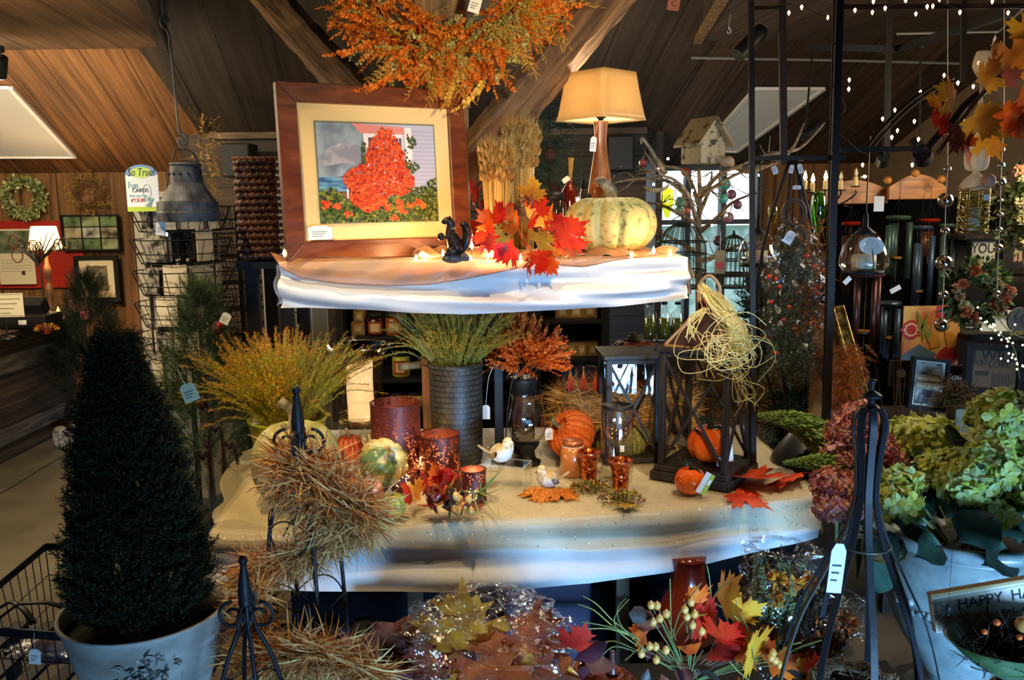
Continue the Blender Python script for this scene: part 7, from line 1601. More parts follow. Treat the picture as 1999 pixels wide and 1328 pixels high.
# spotlights and track
def spot(x0, y0, x1, y1, Y, R, lab, face=None, group='black track spotlights', rod=None):
    a = P(x0, y0, Y); c = P(x1, y1, Y+.05); t = thing('track_spotlight', lab, 'spotlight', a, group=group); b = MB(); b.tube([(0,0,0), c-a],[R, R*1.05],18); b.build('can', BLACK, t, smooth=False)
    d = (c-a).normalized(); b = MB(); b.tube([tuple(c-a), tuple(c-a+d*.004)],[R*.9, R*.9],18); b.build('lens', face or plain('lens_grey', (.5,.5,.5),.2), t)
    if rod: q = P(rod[0], rod[1], Y)-a; b = MB(); b.tube([(0,0,0), q],.005,6); b.bar(q-Vector((.012,0,0)), q+Vector((.012,0,.0)),.03); b.build('rod', BLACK, t)
spot(1440,108,1487,60,3.6,.03, 'black track spotlight with a pale grey lens left of the arbor top'); spot(1570,268,1600,245,4.2,.028, 'black spotlight on a long rod behind the pale skylight', rod=(1587,97)); spot(1795,292,1785,280,4.0,.03, 'black spotlight on a rod over the honey boards', rod=(1797,88)); spot(1725,305,1722,318,3.8,.026, 'black spotlight hanging under the arbor rail', rod=(1731,100)); spot(1800,298,1803,310,3.4,.034, 'larger black spotlight at the foot of the arch'); spot(1,112,-2,148,4.6,.035, 'glowing spotlight at the left edge of the brown ceiling', emit('spot_lens_glow', (.9,.9,1),9), rod=(1,96))
t = thing('light_track', 'black ceiling track bar bending across the right ceiling', 'light track', (0,0,0)); b = MB(); b.bar(P(1577,92,4.1), P(1752,97,4.1),.03); b.bar(P(1752,97,4.1), P(1968,26,3.4),.03); b.build('track', BLACK, t)
p = P(1315,10,3.4); t = thing('wooden_tag', 'small pinkish wooden tag hanging from the dark roof', 'tag', p, (0,.15,0)); b = MB(); b.bbox((-.022,0,-.018),(.022,.01,.03)); b.build('block', plain('pink_wood', H('9a5f48'),.7), t); text(t, 'C', .03,(0,-.001,.005), SCRIPT)
p = P(1425,60,3.4); t = thing('roof_hook', 'small silver hook hanging from the beam edge', 'hook', p); b = MB(); b.tube([(0,0,.06),(-.005,0,.02),(.003,0,0),(-.004,0,-.01),(-.009,0,-.002)],.0025,6, k=4); b.build('wire', plain('silver_wire', (.4,.4,.4),.3,.8), t)

# art, frames, signs on the right ------------------------------------
t, w, h = wallart('floral_canvas', 'bright floral painted canvas behind the silver ball', 'painting', 1756,597,1866,716,3.6,0, BLKF, two('canvas_orange', H('b0622a'), H('d09a4a'),7,.7))
b = MB()
def flower(b, u, v, R, mi, y, n=10):
    b.poly([(-w/2+u*w+R*w*(1+.15*math.cos(i*math.pi))*math.cos(a), y, v*h+R*w*math.sin(a)) for i, a in enumerate(np.linspace(0,6.0, n*2))], mi)
AMs = [plain('canvas_red', H('a8241c'),.7), plain('canvas_cream', H('d8b07a'),.7), plain('canvas_green', H('7a7a2a'),.7), plain('canvas_blue', H('4a5c6a'),.7), plain('canvas_plum', H('5a1c22'),.7), plain('canvas_gold', H('b87818'),.7)]
b.poly([(-w/2,-.013,.0),(-w/2+.5*w, -.013,.0),(-w/2+.6*w, -.013,.22*h),(-w/2+.3*w, -.013,.38*h),(-w/2,-.013,.2*h)],3)
flower(b, .14,.62,.17,0,-.014); flower(b, .14,.62,.12,1,-.0145); flower(b, .14,.62,.09,0,-.015); flower(b, .70,.92,.14,0,-.014); flower(b, .95,.85,.13,4,-.014); flower(b, .80,.16,.2,0,-.014,4)
for u0, v0, u1, v1 in ((.3,.5,.22,.95),(.36,.4,.42,.9),(.45,.4,.5,.7)): b.poly([(-w/2+u0*w, -.0142, v0*h),(-w/2+(u0+.06)*w, -.0142,(v0+v1)/2*h),(-w/2+u1*w, -.0142, v1*h),(-w/2+(u0-.05)*w, -.0142,(v0+v1)/2*h)],2)
for u0 in (.5,.8): b.poly([(-w/2+u0*w, -.0141,.3*h),(-w/2+(u0+.18)*w, -.0141,.35*h),(-w/2+(u0+.1)*w, -.0141,.55*h),(-w/2+(u0-.08)*w, -.0141,.6*h)],5)
b.build('painted_flowers', AMs, t)
DKW = wood('dark_frame_wood', H('1d1712'), H('352a20'), axis=(4,4,4), scale=6, rough=.8)
t, w, h = wallart('framed_photo', 'small dark square frame left of the white matted frame', 'picture frame', 1733,703,1776,752,3.35,.12, DKW, plain('chalk_grey', H('26231f'),.8)); b = MB(); b.poly([(.0+.02*math.cos(a),-.0135, h*.5+.018*math.sin(a)) for a in np.linspace(0,5.9,14)]); b.build('silver_motif', plain('silver_motif', (.5,.5,.47),.4), t)
t, w, h = wallart('framed_photo', 'small dark frame reading You half hidden by the white matted frame', 'picture frame', 1838,712,1882,762,3.4,.12, DKW, plain('chalk_grey2', H('26231f'),.8)); text(t, 'You', .04,(-.01,-.014, h*.55), PAPER, shear=.3)
t, w, h = wallart('framed_photo', 'tall dark frame holding a cream mat with black and white photographs', 'picture frame', 1766,700,1840,800,3.15,.09, BLKF, CREAM); t.rotation_euler = (math.radians(-8), math.radians(7),0)
GR = two('grey_photo', H('2a2826'), H('b0aa98'),20,.5)
for u0, v0, u1, v1, m in ((.18,.68,.82,.9, GR),(.18,.56,.82,.63, CREAM),(.18,.42,.82,.52, CREAM),(.18,.12,.82,.38, GR)):
    b = MB(); rect(b, t, w, h, u0-.015, v0-.01, u1+.015, v1+.01,-.0125); o = b.build('photo_border', INK, t); b = MB(); rect(b, t, w, h, u0, v0, u1, v1,-.0135); b.build('photo', m, o)
t, w, h = wallart('word_art_frame', 'black framed brown print reading I WILL LOVE YOU', 'picture frame', 1876,673,1990,770,3.2,.11, BLKF, plain('brown_print', H('6d543a'),.8)); t.rotation_euler = (math.radians(-6), math.radians(3),0)
text(t, 'I WILL', .058,(0,-.014, h*.76), INK); text(t, 'LOVE', .034,(.02,-.014, h*.60), INK); text(t, 'YOU', .026,(-.055,-.014, h*.62), INK); b = MB(); rect(b, t, w, h, .18,.38,.42,.46,-.0132); b.build('print_block', plain('dark_brown_print', H('3a2a1c'),.7), t); b = MB()
for i in range(9): rect(b, t, w, h, .48+.04*i, .16,.495+.04*i, .45-.02*(i % 3),-.0135)
b.build('print_lines', plain('print_brown', H('4a3826'),.7), t)
t, w, h = wallart('word_sign', 'white frame with script YOU on the right wall shelf', 'picture frame', 1884,466,1942,535,3.9,.08, BLKF, CREAM); text(t, 'YOU', .062,(.0,-.014, h*.72), INK, sx=.8)
t, w, h = wallart('framed_print', 'dark frame with a photo of bare feet at the right edge', 'picture frame', 1950,468,2030,522,3.9,.12, DKW, plain('dark_photo_ground', H('1d1814'),.6)); b = MB()
for u in (.3,.42): b.poly([(-w/2+u*w, -.014,.2*h),(-w/2+(u+.09)*w, -.014,.25*h),(-w/2+(u+.07)*w, -.014,.6*h),(-w/2+(u+.03)*w, -.014,.72*h),(-w/2+(u+.0)*w, -.014,.5*h)])
b.build('feet', plain('skin_photo', H('b08a6a'),.6), t)
t, w, h = wallart('word_sign', 'small black block sign with white capitals about a mother-in-law', 'sign', 1879,611,1911,643,3.5,0, BLKF, BLKF)
for i, l_ in enumerate(('BEHIND EVERY', 'SUCCESSFUL MAN', 'IS A SURPRISED', 'MOTHER-IN-LAW')): text(t, l_, .0105 if i == 1 else .0115,(0,-.0135, h*(.86-.24*i)), PAPER, sx=.8)
t, w, h = wallart('word_sign', 'cream script sign beside the black block sign', 'sign', 1912,606,1975,646,3.5,0, BLKF, CREAM); text(t, 'Mother', .035,(-.0,-.014, h*.70), INK, shear=.4)
p = P(1990,625,3.3); t = thing('round_sign', 'round grey sign with dark letters and yellow script at the right edge', 'sign', p); b = MB(); b.lathe([(.05,0),(.05,.01),(.001,.01)],30); o = b.build('disc', plain('grey_disc', H('5c5a50'),.7), t); o.rotation_euler = (math.pi/2,0,0); text(t, 'US', .05,(.0,-.013,.01), INK, rot=(math.pi/2,.6,0)); text(t, 'Love', .035,(-.01,-.016,-.045), plain('yellow_script', H('c9a83a'),.6), shear=.3)
t = thing('picture_ledge', 'dark wooden ledges carrying frames and signs at the right', 'shelf', (0,0,0))
for (x0, y0, x1, Y) in ((1868,648,2080,3.6),(1878,538,2080,4.0),(1868,458,2060,4.3),(1722,806,2060,3.35)):
    a = P(x0, y0, Y); c = P(x1, y0, Y); b = MB(); b.bbox((a.x, Y-.08, a.z-.025),(c.x, Y+.12, a.z-.001)); b.build('ledge', DKW, t)
a = P(1722,812,3.4); b = MB(); b.bbox((a.x, 3.3,0),(a.x+1.4,3.34, a.z-.03)); b.build('front_board', DKW, t); b = MB(); b.bbox((P(1872,455,4.35).x, 4.36,0),(P(1872,455,4.35).x+1.2,4.4, P(1868,455,4.35).z)); b.build('backing_board', plain('dark_brown_board', H('1c1612'),.8), t)
# floral wreath right, rose foliage top right, lit garland
def ringfl(px, py, Y, R, lab, cols, seed, nl=420, s0=.025, s1=.045, thick=.045, flowers=None, arc=(0,6.283)):
    p = P(px, py, Y); t = thing('floral_wreath', lab, 'wreath', p); twigring(t, (0,0,0), R, STEMB); ring_spray(t, (0,0,0), R, nl, T_leaf(.6,.12), island('wreath_leaf_%d' % seed, cols, .5), s0, s1, thick, seed=seed, arc=arc)
    if flowers:
        r = np.random.default_rng(seed); n = flowers[0]; a = r.uniform(0,6.283, n)
        for i in range(n): b = MB(); d = rnd_dirs(26,-1,1, r); d[:, 1] = -np.abs(d[:, 1]); c = _q([R*math.cos(a[i]),-.04, R*math.sin(a[i])])+r.normal(0,.012,3); b.inst(T_leaf(.9,.3), c+d*.006, d, r.uniform(0,6,26), r.uniform(.015,.022,26)); b.build('flower', flowers[1][i % len(flowers[1])], t)
    return t
FP = [island('flower_peach', [H('c98a5a'), H('e0b890')],.6), island('flower_cream', [H('b8b070'), H('d8d0a0')],.6), island('flower_coral', [H('b8603a'), H('d88a5a')],.6)]
ringfl(1905,572,3.3,.085, 'wreath of peach and cream blossoms with green leaves on the right wall', [H('2a3a1e'), H('4f6030'), H('7a8a4a')],31,480, flowers=(26, FP))
p = P(1990,420,3.6); t = thing('rose_foliage', 'spray of yellow green roses and leaves at the right edge', 'floral spray', p); r = np.random.default_rng(9); N = 380; b = MB(); b.inst(T_leaf(.65), r.normal(0,1,(N, 3))*[.05,.03,.09], rnd_dirs(N), r.uniform(0,6, N), r.uniform(.025,.045, N)); b.build('leaves', island('rose_leaf', [H('232f1c'), H('3f4a26'), H('6a6a34')],.5), t)
for i in range(12): c = r.normal(0,1,3)*[.035,.01,.08]+[0,-.04,0]; b = MB(); d = rnd_dirs(26,-1,1, r); b.inst(T_leaf(.9,.3), c+d*.006, d, r.uniform(0,6,26), r.uniform(.018,.026,26)); b.build('rose', FP[1] if i % 3 else FP[0], t)
t = thing('berry_light_garland', 'thin garland with tiny pale lit berries at the right edge', 'garland', P(1950,650,3.1)); o_ = t.location; pts = [(1912,628),(1930,640),(1955,655),(1975,672),(1985,700),(1990,740)]; b = MB(); b.tube([tuple(P(x, y, 3.1)-o_) for x, y in pts],.002,5, k=4); b.tube([tuple(P(x, y, 3.1)-o_) for x, y in ((1940,605),(1955,630),(1975,650),(1999,660))],.002,5, k=4); b.build('vine', STEMG, t)
r = np.random.default_rng(2)
for i in range(34): u = i/34; x = np.interp(u, np.linspace(0,1,6),[q[0] for q in pts])+r.normal(0,14); y = np.interp(u, np.linspace(0,1,6),[q[1] for q in pts])+r.normal(0,12); b = MB(); b.sphere(P(x, y, 3.08)-o_, .0042,6); b.build('lit_berry', emit('pale_berry_glow', (1,.9,.5),1.6) if 'pale_berry_glow' not in bpy.data.materials else bpy.data.materials['pale_berry_glow'], t)
# succulent column and twig plant
p = P(1866,930,3.0); z = lambda y: P(1866, y, 3.0).z-p.z; t = thing('column_planter', 'narrow pale stone column planter with a rusty twig plant', 'potted plant', p); w_ = 17*sc(p); b = MB(); b.bbox((-w_, -w_, -.25),(w_, w_, z(795))); b.build('column', two('pale_stone', H('5c5240'), H('8f8468'),20,.8, bump=.3), t, bevel=.004)
N = 190; r = np.random.default_rng(4); a = rnd_dirs(N, .0,1, r); b = MB(); b.inst(T_spray(LEAF, 5,.28), _q([-.02,0, z(785)])+a*[.07,.05,.05]*r.random((N, 1)), a, None, r.uniform(.03,.06, N)); b.build('foliage', island('rusty_twig', [H('3a3a1c'), H('6a4a20'), H('8f5a2a')],.6), t)
# ================================================================== RIGHT FOREGROUND: flowers, urn, obelisk
HYD = island('hydrangea_petal', [H('8a9a3a'), H('b9bc4e'), H('c4c868'), H('a8c08a'), H('d0d084')],.55, trans=.25)
def T_round(w=.42, fold=.10, droop=.22, n=7):
    V = []; F = []
    for i in range(n+1):
        y = i/n; hw = w*math.sin(math.pi*min(1, y*.97+.03)**.8)**.8 if 0 < y < 1 else .004
        for j, q in enumerate((-1,-.5,0,.5,1)): V.append((q*hw, y, fold*abs(q)*(1+.3*math.sin(i*2.2))-droop*y*y))
    for i in range(n):
        for j in range(4): F.append((i*5+j, i*5+j+1, i*5+j+6, i*5+j+5))
    return (_q(V), F)
HYL = leafmat('hydrangea_leaf', H('14281f'), H('345848'),.1,.5,10)
def _petal():
    V = _q([(0,0,0),(.34,.35,.06),(.42,.65,.12),(.2,.9,.1),(0,1.02,.04),(-.2,.9,.1),(-.42,.65,.12),(-.34,.35,.06),(0,.5,-.03)]); return (V, [(i, i+1,8) for i in range(7)]+[(7,0,8)])
def flower4(tilt=.35):
    ts = []
    for k in range(4):
        a = k*math.pi/2; d = _q([math.cos(a), math.sin(a), tilt]); y = d/np.linalg.norm(d); x = _q([-math.sin(a), math.cos(a),0]); z_ = np.cross(x, y); R = np.stack([x, y, z_], axis=1); pt = _petal(); ts.append((pt[0] @ R.T, pt[1]))
    return merge(ts)
F4 = flower4()
def orient(N3):
    """rotation whose z axis follows each normal"""
    n = N3/np.linalg.norm(N3, axis=1, keepdims=True); ref = np.where(np.abs(n[:, 2:3]) > .9, np.array([[1., 0,0]]), np.array([[0,0,1.]])); x = np.cross(ref, n); x /= np.linalg.norm(x, axis=1, keepdims=True); y = np.cross(n, x); return np.stack([x, y, n], axis=2)
def bloom(t, c, R, N, m, s, name='flower_head', squash=.8, seed=1):
    r = np.random.default_rng(seed); d = rnd_dirs(N, -.6,1, r); R3 = orient(d+r.normal(0,.25, d.shape)); b = MB(); b.inst(F4, _q(c)+d*R*[1,1, squash]*r.uniform(.8,1.08,(N, 1)), S=r.uniform(s*.8, s*1.2, N), R=R3); return b.build(name, m, t)
p = P(1885,1024,2.12); urn = p.copy(); s = sc(p)
URN = two('pale_blue_glaze', H('5c6c6e'), H('859492'),14,.28,.35,.6, bump=.08)
z = lambda y: P(1885, y, 1.95).z-p.z
t = thing('garden_urn', 'large pale blue glazed urn with a rolled rim holding the green hydrangeas', 'urn', p, 0); RU = .215
b = MB(); b.lathe([(RU*.36,-.40),(RU*.52,-.345),(RU*.74,-.26),(RU*.90,-.16),(RU*.955,-.08),(RU*.92,-.045),(RU*.90,-.035),(RU*1.0,-.028),(RU*1.06,-.012),(RU*1.04,.006),(RU*.95,.008),(RU*.88,-.01),(RU*.84,-.06),(.01,-.07)],56, k=4); b.build('body', URN, t, smooth=True)
b = MB(); b.lathe([(RU*.62,-.47),(RU*.50,-.44),(RU*.34,-.415),(RU*.37,-.395)],40, k=2); b.build('foot', URN, t, smooth=True)
b = MB(); r = np.random.default_rng(3)
for i in range(110): a = r.uniform(3.4,6.1); zz = -.17-.05*math.sin((a-3.4)/2.7*math.pi)+r.uniform(-.02,.02); rr = RU*np.interp(-zz, [.08,.16,.26,.345],[.955,.90,.74,.52]); b.sphere((rr*math.cos(a), rr*math.sin(a), zz), r.uniform(.007,.012),8, sz=.9)
b.build('fruit_relief', URN, t, smooth=True, label='moulded fruit swag', kind='stuff')
b = MB(); q = p+Vector((0,0,-.47)); b.lathe([(.17,-q.z),(.17,-.001),(.001,-.001)],28, q); tag(b.build('urn_pedestal', SHB), 'dark round pedestal under the pale blue urn', 'pedestal')
t = thing('hydrangea_plant', 'mass of green blue hydrangea heads growing from the pale blue urn', 'flowering plant', p)
for i, (x, y, R, Y) in enumerate(((1812,858,60,2.35),(1850,925,58,2.05),(1925,915,62,1.98),(1965,820,75,2.15),(1755,985,40,1.95),(1760,945,38,2.0),(1890,945,55,1.95),(1990,905,45,2.1),(1950,1005,26,1.9),(1995,960,40,2.0),(1765,850,45,2.45),(1722,965,30,2.02),(1935,865,40,2.1))):
    q = P(x, y, Y); RR = R*sc(q)*.92; c = q-p; bloom(t, tuple(c), RR, int(42*(R/50)**2)+18, HYD, .024, seed=i+2)
    b = MB(); b.tube([(c.x*.2, c.y*.2,-.05),(c.x*.6, c.y*.6, c.z*.4), tuple(c)],.004,6, k=3); b.build('stem', STEMG, t)
for i, (x, y, sz, Y, d) in enumerate(((1875,1045,.13,1.90,(.3,-.5,.75)),(1830,1050,.10,1.93,(-.5,-.5,.1)),(1930,960,.12,1.97,(-.3,-.3,.9)),(1990,1045,.13,1.92,(.2,-.5,.9)),(1800,1010,.11,1.98,(-.6,-.4,.3)),(1725,1080,.10,1.98,(-.4,-.5,-.3)),(1760,1040,.10,1.95,(-.8,-.3,-.2)),(1870,870,.10,2.2,(-.3,-.2,.9)),(1850,995,.11,2.0,(.1,-.3,.9)),(1965,1070,.12,1.93,(-.6,-.6,.2)),(1905,1030,.12,1.93,(.7,-.5,.3)),(1690,1020,.08,2.05,(-.8,-.3,.1)))):
    q = P(x, y+18, Y)-p; b = MB(); b.inst(T_round(),[tuple(q)],[d],[1.2-.3*(i % 4)],[sz]); b.build('leaf', HYL, t)
b = MB(); b.sphere((0,0,-.07), RU*.8,20, sz=.25); b.build('soil_moss', plain('dark_moss', H('10150e'),.9), t)
r = np.random.default_rng(31)
for i in range(30): a = r.uniform(2.6,6.8); q = Vector((RU*.62*math.cos(a)*r.uniform(.4,1), RU*.55*math.sin(a)*r.uniform(.1,1), r.uniform(.02,.10))); b = MB(); b.inst(T_round(),[tuple(q)],[(math.cos(a)+r.normal(0,.4),-.3, r.uniform(.5,1.2))],[1.2+r.normal(0,.4)],[r.uniform(.07,.11)]); b.build('leaf', HYL, t)
# pink hydrangeas
PINK = island('pink_petal', [H('a84a4a'), H('d08a80'), H('c46a5a'), H('d8a87a'), H('9a6a86'), H('c9a0b0')],.6, trans=.25)
for k, (c0_, heads, lab, gs) in enumerate((((1680,1000,2.35),((1668,840,52),(1650,890,48),(1700,880,50),(1735,895,34),(1680,815,38),(1690,930,40)), 'tall cluster of pink and peach hydrangeas behind the iron obelisk', 7),((1640,1080,2.15),((1630,950,44),(1660,985,40),(1625,990,34),(1690,960,40)), 'lower cluster of mauve pink hydrangeas at the table corner', 9))):
    p = P(*c0_); t = thing('pink_hydrangea', lab, 'flowers', p, group='pink hydrangea clusters')
    for i, (x, y, R) in enumerate(heads): q = P(x, y, c0_[2]-.02*(i % 3)); bloom(t, tuple(q-p), R*sc(q), int(R*3.6), PINK, .0125, seed=i+gs*5); 
    b = MB(); [b.tube([(0,0,-.2), tuple((P(x, y, c0_[2])-p)*.6), tuple(P(x, y, c0_[2])-p)],.003,5, k=3) for x, y, R in heads]; b.build('stems', STEMG, t)
b = MB(); q = P(1625,1003,2.1); b.inst(T_leaf(.9),[tuple(q)],[(-.9,-.3,.2)],[.2],[.05]); b.build('leaf', LGR, t)
# foxtail ferns
FOX = island('foxtail_green', [H('4a6a2a'), H('7d9440'), H('a3b860'), H('8fae70')],.6, trans=.2)
def foxtail(pts, rads, Y, lab, N=2600, seed=1):
    P3 = [P(x, y, Y+dy) for x, y, dy in pts]; o = P3[0]; t = thing('foxtail_fern', lab, 'fern', o, group='foxtail fern plumes'); pp = spline([tuple(q-o) for q in P3],20); r = np.random.default_rng(seed)
    u = r.random(N)*(len(pp)-1.01); i = u.astype(int); c = pp[i]+(pp[i+1]-pp[i])*(u-i)[:, None]; tg = pp[i+1]-pp[i]; tg /= np.linalg.norm(tg, axis=1, keepdims=True); R = np.interp(u/(len(pp)-1), np.linspace(0,1, len(rads)), rads)*sc(o)
    d = rnd_dirs(N, -1,1, r); d -= tg*(d*tg).sum(1)[:, None]; d /= np.linalg.norm(d, axis=1, keepdims=True); b = MB(); b.inst(T_leaf(.5,.1), c+d*R[:, None]*r.uniform(.5,.9,(N, 1)), d*.7-tg*.9, r.uniform(0,6, N), np.maximum(R*.55,.004)*r.uniform(.6,1.1, N)); b.build('needles', FOX, t)
    b = MB(); b.tube(pp, .003,6); b.build('stem', STEMG, t)
foxtail([(1650,935,.0),(1625,880,0),(1590,845,-.02),(1545,822,-.03),(1478,810,-.04)],[26,34,30,20,4],2.75, 'foxtail fern plume arching up and left above the black pot', seed=2)
foxtail([(1700,935,.0),(1660,920,0),(1620,908,0),(1575,903,-.02),(1528,904,-.03)],[26,30,24,13,3],2.3, 'lower foxtail fern plume pointing left over the red silk leaf', seed=3)
p = P(1572,898,2.9); t = thing('black_planter', 'black cone shaped planter behind the right end of the table', 'pot', p); b = MB(); b.lathe([(.13,-.05),(.11,.02),(.06,.09),(.03,.12)],28); b.lathe([(.16,-.9),(.13,-.05)],28); b.build('body', plain('matte_black_pot', H('14161a'),.4), t, smooth=True)
# dark green bush
p = P(1548,860,3.3); t = thing('boxwood_bush', 'rounded dark green bush behind the foxtail plume', 'shrub', p); N = 900; d = rnd_dirs(N); b = MB(); b.inst(T_spray(T_leaf(.7),5,.26), d*[.13,.10,.12]*RNG.uniform(.4,1,(N, 1))+_q([0,0,.10]), d, None, U(.03,.06, N)); b.build('foliage', island('box_leaf', [H('18241a'), H('2c3c22'), H('46582f')],.6), t); b = MB(); b.lathe([(.08,-.75),(.09,-.02)],20); b.build('pot', BLKF, t)
p = P(1480,640,3.6); t = thing('eucalyptus_spray', 'grey green leafy spray behind the raffia bow', 'foliage spray', p); N = 260; d = rnd_dirs(N); b = MB(); b.inst(T_spray(T_leaf(.8),6,.3), d*[.10,.06,.16]*RNG.uniform(.3,1,(N, 1)), d, None, U(.05,.10, N)); b.build('foliage', island('eucalyptus_leaf', [H('27352a'), H('4a5c48'), H('6a7a5a')],.6), t); b = MB(); b.tube([(0,0,-1),(0,0,0)],.01,6); b.build('stem', STEMB, t)
p = P(1430,790,3.66); t = thing('autumn_bush', 'mixed green and orange autumn plant seen through the lantern', 'shrub', p); N = 420; d = rnd_dirs(N); b = MB(); b.inst(T_spray(T_leaf(.6),6,.28), d*[.16,.10,.22]*RNG.uniform(.3,1,(N, 1)), d, None, U(.04,.09, N)); b.build('foliage', island('autumn_mix', [H('2a3a1c'), H('5a6a24'), H('a8702a'), H('b04a1c'), H('8a9a3a')],.6), t); b = MB(); b.lathe([(.1,-.9),(.12,-.2)],20); b.build('pot', plain('brown_pot', H('3a2818'),.6), t)
# twigs behind obelisk
t = thing('bare_twigs', 'thin dark twigs rising behind the iron obelisk finial', 'branches', P(1745,930,2.6)); o_ = t.location; b = MB(); r = np.random.default_rng(6)
for i in range(22): x0 = 1745+r.normal(0,8); x1 = 1740+r.normal(0,45); y1 = r.uniform(660,830); b.tube([tuple(P(x0,930,2.6)-o_), tuple(P((x0+x1)/2+r.normal(0,6),(930+y1)/2,2.6)-o_), tuple(P(x1, y1,2.58)-o_)],[.0022,.0015,.0008],5, k=3)
b.build('twigs', STEMB, t); 
# iron obelisk -----------------------------------------------------------
IRON = plain('charcoal_iron', H('1d1e21'),.5,.15, **{'Specular IOR Level': .35})
Y = 1.75; p = P(1703,742, Y); o_ = Vector((p.x, Y, 0)); s = sc(p); t = thing('garden_obelisk', 'charcoal iron garden obelisk with flat flaring ribs in front of the urn', 'obelisk', o_); z = lambda y: P(1703, y, Y).z
prof = [(9,742),(7,750),(5,760),(9,764),(20,770),(22,775),(10,780),(8,786),(14,792),(20,796),(24,800)]
b = MB(); b.lathe([(r_*s*.9, z(y)) for r_, y in reversed(prof)]+[(.0005, z(740))],24, k=2); b.build('finial', IRON, t, smooth=True)
RIBP = [(20,794),(30,812),(33,835),(27,880),(22,940),(25,985),(45,1050),(85,1130),(125,1210),(158,1328),(178,1460),(186,1600)]
for i in range(9):
    a = 6.283*i/9+.35; b = MB()
    pts = spline([(r_*s, z(y)) for r_, y in RIBP],5); ca, sa = math.cos(a), math.sin(a); wv = .0068
    V = []; 
    for r_, z_ in pts:
        for dt, dr in ((-wv, -.0018),(wv, -.0018),(wv, .0018),(-wv, .0018)): V.append(((r_+dr)*ca-dt*sa, (r_+dr)*sa+dt*ca, z_))
    n = len(pts); F = [(k*4+j, k*4+(j+1) % 4,(k+1)*4+(j+1) % 4,(k+1)*4+j) for k in range(n-1) for j in range(4)]; b.add(V, F+[(0,1,2,3),(n*4-1, n*4-2, n*4-3, n*4-4)]); b.build('rib', IRON, t)
b = MB(); rr = np.interp(1062,[y for _, y in RIBP],[q for q, _ in RIBP])*s; b.tube([(rr*math.cos(a), rr*math.sin(a), z(1062)) for a in np.linspace(0,6.283,40)],.0022,6); b.build('wire_hoop', plain('wire_grey', H('5c5648'),.4,.6), t, smooth=True)
q = P(1640,1062, Y-.08)-o_; price_tag(t, tuple(q),.030,.105,(0,.08,0), m=plain('tag_cool_white', H('c9ced2'),.7))
# spider on the sign area
# sign HAPPY HALLOWEEN
a = P(1803,1162,1.62); c = P(2060,1098,1.66); d = c-a; ang = math.atan2(d.z, d.x); sA = sc(a); t = thing('word_plaque', 'cream wooden plaque lettered HAPPY HALLOWEEN hanging in front of the urn', 'sign', P(1828,1238,1.62),(math.radians(-4),-ang, 0)); Hp = 78*sA; Wp = .42
b = MB(); b.bbox((0,0,0),(Wp, .018, Hp)); b.build('board', two('aged_cream_board', H('b3aa90'), H('ddd8c6'),7,.6), t, bevel=.0015)
b = MB(); b.bbox((0,-.0005, Hp-.004),(Wp, .018, Hp+.002)); b.bbox((.006,-.0006,.006),(.0075,0, Hp-.008)); b.bbox((.006,-.0006, Hp-.010),(Wp, 0, Hp-.009)); b.build('edge_line', plain('tan_line', H('a08a5a'),.7), t)
text(t, 'HAPPY', .030,(.094,-.001, Hp*.66), INK, sx=1.0); text(t, 'HALLOWEEN', .030,(.245,-.001, Hp*.66), INK, sx=1.0); text(t, 'And....stay awhile', .016,(.185,-.001, Hp*.28), INK, shear=.4)
b = MB(); b.tube([(-.002,-.004, Hp*.8),(-.004,-.004, Hp*.35)],.006,6, flat=(1,.3)); b.build('hanging_tag', PAPER, t)
# toy spider on thread
q = P(1851,1192,1.56); t = thing('toy_spider', 'small black toy spider hanging in front of the plaque', 'ornament', q); b = MB(); b.sphere((0,0,.004),.006,10, sz=1.4); b.sphere((0,0,-.008),.004,8); b.build('body', BLACK, t, smooth=True)
for i in range(8): sg = -1 if i < 4 else 1; k = i % 4; b = MB(); b.tube([(0,0,0),(sg*.010,-.003,.008-.005*k),(sg*.018,-.002,.012-.010*k)],.0007,4, k=2); b.build('leg', BLACK, t)
hang(t, (0,0,.01),(0,.0,.30),.0005)
# green bowl with moss and small orange balls
p = P(1985,1262,1.52); t = thing('leaf_bowl', 'dark green leaf shaped bowl of twigs and small pumpkins at the lower right', 'bowl', p); b = MB(); GBW = plain('dark_green_bowl', H('2c5a1a'),.35, vary=.3)
b.lathe([(.03,-.06),(.075,-.03),(.115,.012),(.118,.014),(.112,.012),(.07,-.022),(.001,-.04)],40, k=3, sx=1.1, sy=.8); b.build('bowl', GBW, t, smooth=True)
N = 420; r = np.random.default_rng(2); b = MB(); b.inst(T_blade(.03,.3,3), np.column_stack([r.normal(0,.045, N), r.normal(0,.03, N), r.uniform(-.02,.015, N)]), r.normal(0,1,(N, 3))+[0,0,.5], r.uniform(0,6, N), r.uniform(.03,.07, N)); b.build('moss', island('dark_twig_moss', [H('120f0d'), H('2a1f18'), H('3a2c20')],.8), t)
for x, y, R in ((1946,1216,7),(1922,1234,6),(1990,1245,6)): b = MB(); q = P(x, y, 1.47)-p; b.sphere(q, R*sc(p),12, sz=.85); b.build('tiny_pumpkin', plain('tiny_orange', H('c4581c'),.35), t, smooth=True)
b = MB(); b.sphere(P(1997,1220,1.47)-p, .014,14); b.build('gourd_ball', plain('tan_gourd_ball', H('a87c3a'),.4), t, smooth=True)
b = MB(); b.lathe([(.03,-.45),(.03,-.06)],16); b.build('pedestal', BLKF, t)

